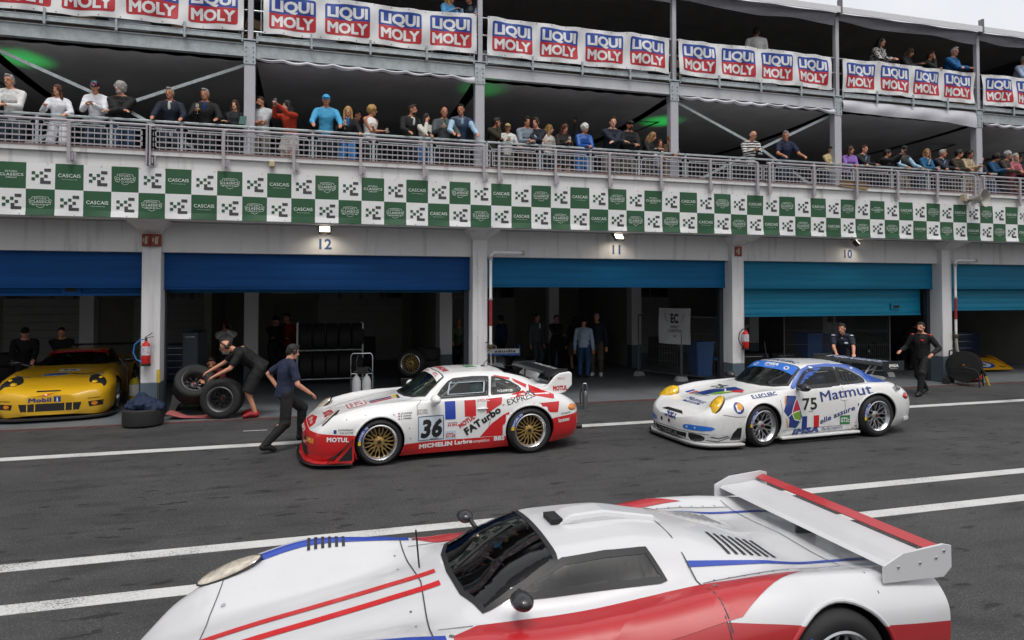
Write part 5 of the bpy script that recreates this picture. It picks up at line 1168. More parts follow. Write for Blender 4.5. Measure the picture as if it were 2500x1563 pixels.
    mb = MB(); mb.tube([(.62, .2, .72), (.6, .22, .95)], .006, 6); c.part(mb, 'aerial', [M_black])
    mb = MB(); mb.tube([(.82, .0, .785), (1.0, .06, .885), (1.2, .12, .965)], .009, 6); c.part(mb, 'wiper', [M_black])
    for x, r, w_ in ((0, .32, .30), (2.78, .34, .34)):
        for sg in (-1, 1): add_wheel(c.root, (x, sg*.80, r), 'n%d' % (x > 1), r, w_, .235, 'split', sg > 0)
    c.interior(.78, M_carb, zf=.14, top=.90, belt=.74, cw=.66, st=.84); c.flare(2.78, .34, .38, .014, PN); c.finish()
C36 = build_36(); C75 = build_75(); build_yellow(); build_near()
# ---------------------------------------------------------------- people
def remesh(mb, voxel, smooth=2, noise=0., mats=None, name='m'):
    me = mb.mesh(name, [M_black]); ob = bpy.data.objects.new(name, me)
    r = ob.modifiers.new('r', 'REMESH'); r.mode = 'VOXEL'; r.voxel_size = voxel; r.use_smooth_shade = True
    if smooth: q = ob.modifiers.new('s', 'SMOOTH'); q.factor = .5; q.iterations = smooth
    m2 = baked(ob)
    bpy.data.objects.remove(ob); bpy.data.meshes.remove(me); m2.name = name; m2.materials.clear()
    for m in (mats or [M_black]): m2.materials.append(m)
    if noise:
        from mathutils import noise as NZ
        import array
        n = len(m2.vertices); co = array.array('f', [0.])*(3*n); m2.vertices.foreach_get('co', co); nr = [q.vector[:] for q in m2.vertex_normals]
        for i in range(n):
            p = Vector(co[3*i:3*i+3]); k = noise*(NZ.noise(p*14)+.6*NZ.noise(p*31)); a = nr[i]
            co[3*i] += a[0]*k; co[3*i+1] += a[1]*k; co[3*i+2] += a[2]*k
        m2.vertices.foreach_set('co', co); m2.update()
    m2.polygons.foreach_set('use_smooth', [True]*len(m2.polygons))
    return m2
def limb(mb, a, b, ra, rb, seg=10):
    a, b = Vector(a), Vector(b); mb.tube([a, a.lerp(b, .35), b], [ra, ra*.55+rb*.5, rb], seg); mb.ell(a, (ra,)*3, seg=seg, rings=6); mb.ell(b, (rb,)*3, seg=seg, rings=6)
def ik(a, c, l1, l2, hint):
    a, c = Vector(a), Vector(c); d = c-a; L = min(d.length, (l1+l2)*.995); u = d.normalized(); c = a+u*L
    k = (l1*l1-l2*l2+L*L)/(2*L); h = math.sqrt(max(0, l1*l1-k*k)); w = Vector(hint); w = (w-u*w.dot(u)).normalized()
    return a+u*k+w*h, c
POSES = {  # lean, left hand, right hand (person faces -y, x to their left), options
 'clasp': dict(lean=24, L=(.05, -.46, 1.04), R=(-.04, -.47, 1.05)), 'cross': dict(lean=26, L=(-.13, -.44, 1.05), R=(.13, -.46, 1.07)),
 'rail': dict(lean=14, L=(.27, -.45, 1.02), R=(-.25, -.45, 1.02)), 'phone': dict(lean=14, L=(.05, -.42, 1.16), R=(-.05, -.43, 1.15), pitch=26),
 'shoot': dict(lean=12, L=(.03, -.52, 1.50), R=(-.05, -.52, 1.48)), 'glass': dict(lean=12, L=(.26, -.42, 1.04), R=(-.12, -.42, 1.18)),
 'folded': dict(lean=3, L=(-.14, -.25, 1.16), R=(.14, -.27, 1.13)), 'down': dict(lean=2, L=(.27, -.04, .80), R=(-.27, -.04, .80)),
 'chin': dict(lean=10, L=(-.08, -.36, 1.12), R=(-.02, -.20, 1.46)), 'oneup': dict(lean=4, L=(.20, -.30, 1.05), R=(-.20, -.12, 1.98)),
 'hips': dict(lean=2, L=(.24, -.06, .98), R=(-.24, -.06, .98)),
 'walk': dict(lean=7, L=(.26, .04, .96), R=(-.26, -.27, .90), fL=(.09, -.28, .13), fR=(-.10, .40, .10), py=.03, pz=-.05, pitch=18),
 'stride': dict(lean=5, L=(.30, -.16, .98), R=(-.33, -.30, 1.02), fL=(.08, -.30, .05), fR=(-.08, .34, .08), pz=-.04),
 'bend': dict(lean=52, L=(.16, -.42, .80), R=(-.20, -.60, .78), py=.30, pz=-.03, fL=(.13, .22, .05), fR=(-.13, .22, .05), pitch=-10),
 'crouch': dict(lean=38, L=(.20, -.58, .58), R=(-.15, -.60, .66), pz=-.52, py=.20, fL=(.18, -.12, .05), fR=(-.18, .02, .05)),
 'sit': dict(lean=-12, L=(.14, -.45, .86), R=(-.14, -.45, .86), pz=-.55, fL=(.13, -.75, .05), fR=(-.13, -.75, .05)),
 'push': dict(lean=30, L=(.18, -.58, .98), R=(-.18, -.58, .98), fL=(.1, -.1, .05), fR=(-.1, .2, .05)),
}
FIG = {}
def figure(pose, yaw=0, pitch=None, fem=False, fine=False):
    """skeleton of a pose: joints, head matrix and the nude body mesh (one continuous surface)"""
    key = (pose, yaw, pitch, fem, fine)
    if key in FIG: return FIG[key]
    P = POSES[pose]; l = R(P['lean']); up = Vector((0, -math.sin(l), math.cos(l))); fw = Vector((0, -math.cos(l), -math.sin(l)))
    pel = Vector((0, P.get('py', .12*math.sin(l)+.02), .95+P.get('pz', 0))); sw = .165 if fem else .19
    neck = pel+up*.50; ch = pel+up*.33; J = dict(pel=pel, up=up, fw=fw, neck=neck, chest=ch)
    for s, k in ((1, 'L'), (-1, 'R')):
        sh = pel+up*.432+Vector((s*sw, 0, 0)); e, h = ik(sh, P[k], .30, .27, (s*.55, .45, -.75)); J['sh'+k], J['el'+k], J['ha'+k] = sh, e, h
        hip = pel+Vector((s*.09, 0, -.02)); f = Vector(P.get('f'+k, (s*.11, .03+pel.y*.4, .05))); f = Vector((f.x, f.y, f.z+.04)); kn, an = ik(hip, f, .45, .44, (s*.12, -1, .1)); J['hip'+k], J['kn'+k], J['an'+k] = hip, kn, an
    pt = R(P.get('pitch', 8) if pitch is None else pitch)
    hup = (up*.35+Vector((0, 0, 1))*.65).normalized() if P['lean'] < 50 else up
    base = neck+hup*.03+fw*.01
    Mh = Matrix.Translation(base) @ Matrix.Rotation(R(yaw), 4, 'Z') @ Matrix.Rotation(pt if P['lean'] < 50 else R(55), 4, 'X') @ Matrix.Translation((0, -.012, .135))
    J['Mh'] = Mh; M3 = Mh.to_3x3(); hp = lambda x, y, z: Mh @ Vector((x, y, z))
    mb = MB(); g = .92 if fem else 1.
    hs = .95 if fem else 1.
    mb.ell(hp(0, .008, .02), (.073*hs, .094*hs, .10*hs), M3, 14, 10); mb.ell(hp(0, -.028, -.052), (.054*hs, .062*hs, .062*hs), M3, 12, 8); mb.ell(hp(0, -.07, -.088), (.026, .026, .022), M3)
    mb.tube([hp(0, -.086, .012), hp(0, -.112, -.022), hp(0, -.09, -.03)], [.010, .017, .012], 8)
    for s in (-1, 1): mb.ell(hp(s*.074*hs, .005, -.01), (.012, .022, .033), M3)
    limb(mb, neck-up*.03, hp(0, .012, -.05), .058*g, .052*g)
    mb.ell(pel+up*.02, (.155, .105, .13)); mb.tube([pel-up*.02, pel+up*.16, ch, pel+up*.45, neck], [.125*g, .115*g, .135*g, .10*g, .055], 12)
    mb.ell(ch+up*.03, (.155*g, .11, .17)); limb(mb, J['shL'], J['shR'], .056*g, .056*g)
    for k in 'LR': mb.tube([neck+up*.01, J['sh'+k]+up*.01], [.055, .05], 8)
    for k in 'LR':
        s = 1 if k == 'L' else -1
        sh, e, h = J['sh'+k], J['el'+k], J['ha'+k]; limb(mb, sh, e, .052*g, .041*g); limb(mb, e, h, .041*g, .028*g)
        hip, kn, an = J['hip'+k], J['kn'+k], J['an'+k]; limb(mb, hip, kn, .086, .056); limb(mb, kn, an, .056, .038); mb.ell(kn.lerp(an, .28)+Vector((0, .008, 0)), (.048, .048, .09))
        limb(mb, an, an+Vector((s*.02, -.13, -.06)), .032, .022)
        d = (h-e).normalized(); sd = d.cross(Vector((0, 0, 1)));
        if sd.length < .2: sd = Vector((1, 0, 0))
        sd.normalize(); nr = sd.cross(d); Mp = Matrix((sd, nr, d)).transposed()
        mb.ell(h+d*.05, (.040, .020, .055), Mp)
        for i in range(4):
            o = sd*(.030-.020*i); a = h+d*.085+o; ln = (.066, .076, .072, .056)[i]
            b = a+d*ln*.55-nr*.010; c = b+d*ln*.35-nr*ln*.45; mb.tube([a-d*.02, a, b, c], [.0105, .0105, .0095, .008], 6)
        tb = h+d*.025+sd*.034*(-s if abs(d.z) < .7 else s); mb.tube([h+d*.02, tb, tb+d*.045-nr*.012, tb+d*.06-nr*.03], [.013, .013, .011, .009], 6)
    me = remesh(mb, .0085 if fine else .0125, 2, 0, [M_black]*3, 'body')
    eyes = [hp(s*.030, -.083, .012) for s in (-1, 1)]; brow = [hp(s*.030, -.085, .036) for s in (-1, 1)]; mouth = [hp(s*.012, -.092, -.062) for s in (-1, 0, 1)]
    vc = [p.center for p in me.polygons]; cen = hp(0, 0, 0)
    for i, c in enumerate(vc):
        if (c-cen).length > .18: continue
        if any((c-e).length < .0125 for e in eyes) or any((c-e).length < .0115 for e in brow): me.polygons[i].material_index = 1
        elif any((c-m).length < .0125 for m in mouth): me.polygons[i].material_index = 2
    FIG[key] = (J, me)
    return FIG[key]
CLO = {}
def garment(J, kind, key, fem=False):
    k = (kind,)+key
    if k in CLO: return CLO[k]
    mb = MB(); pel, up, ch, neck, fw = J['pel'], J['up'], J['chest'], J['neck'], J['fw']; g = .93 if fem else 1.; o = .018; nz = .006; vx = .016
    if kind in ('jacket', 'shirt', 'vest', 'tank', 'puffer'):
        if kind == 'puffer': o = .034
        elif kind == 'jacket': o = .024
        mb.ell(pel+up*.03, (.165+o*.6, .118+o, .12)); mb.tube([pel-up*.06, pel+up*.16, ch, pel+up*.45, neck-up*.02], [.150*g+o*.5, .128*g+o, .148*g+o, .105*g+o, .062], 12); mb.ell(ch+up*.03, (.165*g+o, .12+o, .17))
        if kind != 'tank':
            limb(mb, J['shL'], J['shR'], .058*g+o*.5, .058*g+o*.5)
            for q in 'LR': mb.tube([neck-up*.012, J['sh'+q]+up*.008], [.066, .056+o*.4], 8)
        if fem: mb.ell(ch+fw*.10+up*.02, (.12, .055, .07))
        if kind == 'jacket' or kind == 'shirt' and not fem:
            for s in (-1, 1): mb.tube([neck+Vector((s*.05, .04, .01)), neck+Vector((s*.055, -.03, -.01)), neck+Vector((s*.02, -.075, -.06))], .020, 6)
        for q in 'LR':
            sh, e, h = J['sh'+q], J['el'+q], J['ha'+q]
            if kind in ('jacket', 'puffer'): limb(mb, sh, e, .060*g+o*.6, .050*g+o*.5); limb(mb, e, e.lerp(h, .93), .050*g+o*.5, .038+o*.4)
            elif kind == 'shirt': limb(mb, sh, e, .058*g+.012, .048*g+.008); limb(mb, e, e.lerp(h, .9), .048*g+.008, .040)
    elif kind == 'tee':
        mb.ell(pel+up*.03, (.165+.012, .13, .12)); mb.tube([pel-up*.08, pel+up*.16, ch, pel+up*.45, neck-up*.02], [.155*g, .138*g, .160*g, .118*g, .062], 12); mb.ell(ch+up*.03, (.178*g, .135, .17)); limb(mb, J['shL'], J['shR'], .072*g, .072*g); [mb.tube([neck-up*.005, J['sh'+q]+up*.012], [.074, .070], 8) for q in 'LR']
        for q in 'LR': sh, e = J['sh'+q], J['el'+q]; mb.tube([sh, sh.lerp(e, .4), sh.lerp(e, .82)], [.076, .070, .068], 10)
    elif kind in ('trousers', 'shorts', 'jeans', 'skirt'):
        mb.ell(pel, (.170, .125, .13))
        for q in 'LR':
            hip, kn, an = J['hip'+q], J['kn'+q], J['an'+q]
            if kind == 'shorts': mb.tube([hip, hip.lerp(kn, .5), kn+(an-kn)*.12], [.115, .112, .115], 12); mb.ell(hip, (.11,)*3)
            elif kind == 'skirt': mb.tube([hip, hip.lerp(kn, .5), kn.lerp(hip, .15)], [.115, .125, .13], 12)
            else: mb.ell(kn, (.094,)*3); limb(mb, hip, kn, .105, .086); limb(mb, kn, an+Vector((0, 0, -.02)), .084, .060)
        if kind == 'skirt': mb.tube([pel, pel+Vector((0, 0, -.42))], [.15, .20], 14)
    elif kind[:4] == 'shoe':
        for q, s in ((('L', 1),) if kind[-1] == 'L' else (('R', -1),)):
            an = J['an'+q]; kn = J['kn'+q]; d = (an-kn).normalized(); tilt = 1 if an.z < .12 else .4
            t = an+Vector((s*.02, -.17, -.05)) if tilt == 1 else an+Vector((s*.02, -.15, -.09))
            mb.ell(an+Vector((0, .012, -.03)), (.052, .064, .058)); mb.tube([an+Vector((0, .03, -.04)), an.lerp(t, .5)+Vector((0, 0, .005)), t], [.052, .054, .040], 10); mb.ell(t, (.042, .05, .034))
        nz = 0; vx = .011
    CLO[k] = remesh(mb, vx, 2, nz, None, kind)
    return CLO[k]
HAIR = {}
def hair_mesh(style, fem=False):
    """in head space"""
    k = (style, fem)
    if k in HAIR: return HAIR[k]
    mb = MB(); nz = .006; vx = .011
    cap = lambda o=.0: mb.ell((0, .020, .034), (.081+o, .092+o, .096+o), None, 16, 12)
    if style in ('short', 'thick'): cap(0 if style == 'short' else .010); mb.ell((0, .055, -.01), (.066, .055, .075)); mb.ell((0, -.045, .105), (.055, .045, .022))
    elif style == 'curly': cap(.022); mb.ell((0, .05, 0), (.085, .065, .085)); nz = .016
    elif style == 'bald': mb.ell((0, .045, -.005), (.079, .066, .048)); nz = .003
    elif style in ('long', 'bob', 'pony', 'wavy'):
        cap(.006); mb.ell((0, .05, -.03), (.075, .06, .09)); ln = {'long': .30, 'bob': .13, 'pony': .05, 'wavy': .24}[style]; nz = .010 if style == 'wavy' else .005
        if style == 'pony': mb.ell((0, .12, .06), (.035, .04, .04)); mb.tube([(0, .12, .06), (0, .16, -.02), (0, .15, -.14)], [.03, .032, .012], 8)
        else:
            for s in (-1, 1): mb.tube([(s*.066, .0, .06), (s*.082, .005, -.03), (s*.085, -.005, -.05-ln*.55), (s*.07, -.02, -.06-ln)], [.030, .034, .036, .015], 8)
            mb.tube([(0, .07, .02), (0, .09, -.10), (0, .085, -.06-ln)], [.06, .075, .05], 10)
    elif style in ('cap', 'capback', 'floral'):
        mb.ell((0, .012, .045), (.086, .100, .082)); a = -1
        mb.tube([(0, -.07, .055), (0, -.12, .05), (0, -.165, .038)], [.062, .056, .030], 12)
        v0 = len(mb.v); mb.v = [(x, y, (z if y > -.09 or x*x+y*y < .0095 else .046+(z-.046)*.22)) for x, y, z in mb.v]; nz = .002
    elif style == 'helmet': mb.ell((0, 0, .01), (.125, .15, .14), None, 18, 12); mb.ell((0, -.06, -.06), (.10, .085, .07)); nz = 0
    HAIR[k] = remesh(mb, vx, 2, nz, None, 'hair')
    return HAIR[k]
def cl(name, col, rough=.8, **k): return mat('cloth_'+name, col, rough, var=k.pop('var', .14), scale=k.pop('scale', 9), bump=.25, bscale=26, **k)
def skin(i): return mat('skin_%d' % i, ['#c98f73', '#b87d60', '#d7a288', '#8a5a42', '#a86f54'][i], .55, var=.08, scale=14)
HC = dict(grey='#9a9894', white='#cfcdc8', dark='#17120f', brown='#3a2416', blond='#b08a52', auburn='#4c2a18', light='#8d6a40', ginger='#6a3c1e')
M_face = mat('face_dark', (.03, .018, .014), .6, var=0); M_lip = mat('lip', (.30, .09, .08), .5, var=0)
def mobj(name, me, mats, parent, M=None):
    o = bpy.data.objects.new(name, me); link(o, parent)
    for i, m in enumerate(mats):
        if i < len(o.material_slots): o.material_slots[i].link = 'OBJECT'; o.material_slots[i].material = m
    if M: o.matrix_local = M
    return o
def person(x, y, z, rz, h, pose, top, legs, hair, label, yaw=0, pitch=None, fem=False, sk=0, shoe='#151414', fine=False, group='spectators at the balcony rail', mirror=False, extra=()):
    """top = (garment, material); hair = (style, colour); h = standing height"""
    yaw = int(round(yaw/15.))*15
    J, me = figure(pose, yaw, pitch, fem, fine); key = (pose, fem)
    t = empty('person', (x, y, z), R(rz), label, 'person', group); s = h/1.76; t.scale = (s*(-1 if mirror else 1), s, s)
    mobj('body', me, [skin(sk), M_face, M_lip], t)
    mobj('top', garment(J, top[0], key, fem), [top[1]], t)
    if len(top) > 2:   # a garment of another colour shows at the chest
        mb = MB(); c = J['chest']+J['fw']*(.152 if top[0] != 'puffer' else .17); M = Matrix((Vector((1, 0, 0)), J['fw'], J['up'])).transposed()
        mb.ell(c+J['up']*.08, (.026, .014, .10), M, 10, 8); mb.ell(J['neck']+J['fw']*.05-J['up']*.01, (.05, .03, .03), M, 10, 6); mb.build('undershirt', [top[2]], t, smooth=True)
    mobj('legwear', garment(J, legs[0], key, fem), [legs[1]], t)
    for q in 'LR': mobj('shoe', garment(J, 'shoe'+q, key, fem), [mat('shoe_'+shoe, shoe, .6)], t)
    if hair[0]:
        st = hair[0]; c = hair[1]; m = c if not isinstance(c, str) else mat('hair_'+c, HC[c], .65, var=.35, scale=40, bump=.3, bscale=60)
        mobj('cap' if st in ('cap', 'capback', 'floral') else 'helmet' if st == 'helmet' else 'hair', hair_mesh(st, fem), [m], t, J['Mh'])
    for e in extra:
        mb = MB(); Mh = J['Mh']
        if e == 'glasses':
            for q in (-1, 1): mb.lathe([(.022, -.001), (.026, -.001), (.026, .002), (.022, .002)], (q*.031, -.094, .012), 'y', 12, close=True); mb.bar((q*.056, -.09, .016), (q*.075, .0, .014), .004)
            mb.bar((-.008, -.098, .016), (.008, -.098, .016), .004); o = mb.build('glasses', [M_black], t); o.matrix_local = Mh
        elif e == 'shades':
            for q in (-1, 1): mb.ell((q*.031, -.092, .012), (.027, .006, .020)); mb.bar((q*.056, -.09, .016), (q*.075, .0, .014), .005)
            o = mb.build('sunglasses', [M_black], t); o.matrix_local = Mh
        elif e == 'headset':
            for q in (-1, 1): mb.ell((q*.088, .0, -.002), (.022, .036, .044))
            mb.tube([(.092*math.cos(a), .01, .03+.092*math.sin(a)) for a in [PI*i/10 for i in range(11)]], .010, 6); o = mb.build('headset', [M_black], t, smooth=True); o.matrix_local = Mh
        elif e in ('beard', 'grey_beard'):
            mb.ell((0, -.045, -.075), (.052, .052, .038)); mb.ell((0, -.088, -.048), (.026, .012, .008)); o = mobj('beard', mb.mesh('beard', [M_black]), [mat('beard_'+e, HC['dark' if e == 'beard' else 'grey'], .8, var=.3, scale=50)], t, Mh)
        elif e == 'stripe' or e == 'epaulette':
            bmat = mat('badge_pale', (.5, .55, .62), .7) if e == 'epaulette' else M_red
            for q in 'LR': mb = MB(); mb.ell(J['sh'+q]+J['up']*.062, (.05, .06, .018)); mb.build('shoulder_flash', [bmat], t, smooth=True)
            mb = MB(); mb.ell(J['chest']+J['fw']*.155+J['up']*.05+Vector((.07, 0, 0)), (.045, .012, .025)); mb.build('chest_badge', [bmat], t, smooth=True)
    t['_h'] = 0; del t['_h']
    return t, J
def at_hand(t, J, k, d=(0, -.02, .03)):
    """world position of a hand"""
    M = Matrix.LocRotScale(t.location, t.rotation_euler, t.scale); v = J['ha'+k]; e = J['el'+k]
    return M @ (v+(v-e).normalized()*.075+Vector(d))
def thing_phone(t, J, k, label, up=True):
    p = at_hand(t, J, k, (0, -.01, .02)); mb = MB(); mb.box(-.038, .038, -.004, .004, -.075, .075, 0); mb.box(-.033, .033, -.0052, -.0041, -.066, .066, 1)
    o = mb.build('phone', [M_black, mat('phone_back', (.12, .12, .13), .2, var=0)], bevel=.002); o.location = p; o.rotation_euler = (R(-65 if not up else -10), 0, t.rotation_euler.z); return tag(o, label, 'phone', 'phones in hands')
def thing_glass(t, J, k, label, beer=False):
    p = at_hand(t, J, k, (0, -.02, 0)); mb = MB()
    if beer: mb.lathe([(.030, -.05), (.037, .06), (.034, .06), (.028, -.045)], seg=16)
    else: mb.lathe([(.032, -.10), (.004, -.095), (.004, -.02), (.028, .01), (.036, .05), (.028, .10), (.026, .10), (.033, .05), (.02, .012)], seg=16)
    o = mb.build('drinking_glass', [mat('pale_glassware', (.62, .60, .52), .08, var=0, trans=.7)], smooth=True); o.location = p; return tag(o, label, 'glass', 'drinks in hands')
# special cloths
def lg(c): return cl('leg '+c, c)
def pattern_mat(name, a, b, kind):
    m = bpy.data.materials.new(name); m.use_nodes = True; nt = m.node_tree; bs = nt.nodes['Principled BSDF']; bs.inputs['Roughness'].default_value = .8; L = nt.links.new
    tc = nt.nodes.new('ShaderNodeTexCoord')
    if kind == 'stripe':
        sp = nt.nodes.new('ShaderNodeSeparateXYZ'); L(tc.outputs['Object'], sp.inputs[0]); k = nt.nodes.new('ShaderNodeMath'); k.operation = 'MULTIPLY'; k.inputs[1].default_value = 14; L(sp.outputs[2], k.inputs[0]); f = nt.nodes.new('ShaderNodeMath'); f.operation = 'FRACT'; L(k.outputs[0], f.inputs[0]); v = f.outputs[0]
    else:
        n = nt.nodes.new('ShaderNodeTexVoronoi'); n.inputs['Scale'].default_value = 34; L(tc.outputs['Object'], n.inputs['Vector']); sx = nt.nodes.new('ShaderNodeSeparateXYZ'); L(n.outputs['Color'], sx.inputs[0]); v = sx.outputs[0]
    cr = nt.nodes.new('ShaderNodeValToRGB'); cr.color_ramp.interpolation = 'CONSTANT'; cols = [a, b] if kind != 'floral' else [a, '#0e7f86', '#101014', '#c2306a', '#101014']
    e = cr.color_ramp.elements
    for i, c in enumerate(cols):
        q = e[i] if i < 2 else e.new(i/len(cols))
        q.position = i/len(cols); q.color = (*hx(c), 1)
    L(v, cr.inputs[0]); L(cr.outputs[0], bs.inputs['Base Color'])
    return m
FLORAL = pattern_mat('floral_cloth', '#101014', '#dd8fb0', 'floral'); STRIPE = pattern_mat('striped_cloth', '#d8d8d6', '#14161e', 'stripe'); SPECK = pattern_mat('speckled_cloth', '#17171a', '#b8b6b2', 'speck')
PUFF = cl('bluepuff', '#0a4c9a', .45); PINK = cl('pinkpuff', '#a2505a', .5)
POSEH = {'clasp': 1.64, 'cross': 1.63, 'rail': 1.72, 'phone': 1.69, 'shoot': 1.72, 'glass': 1.72, 'chin': 1.73}
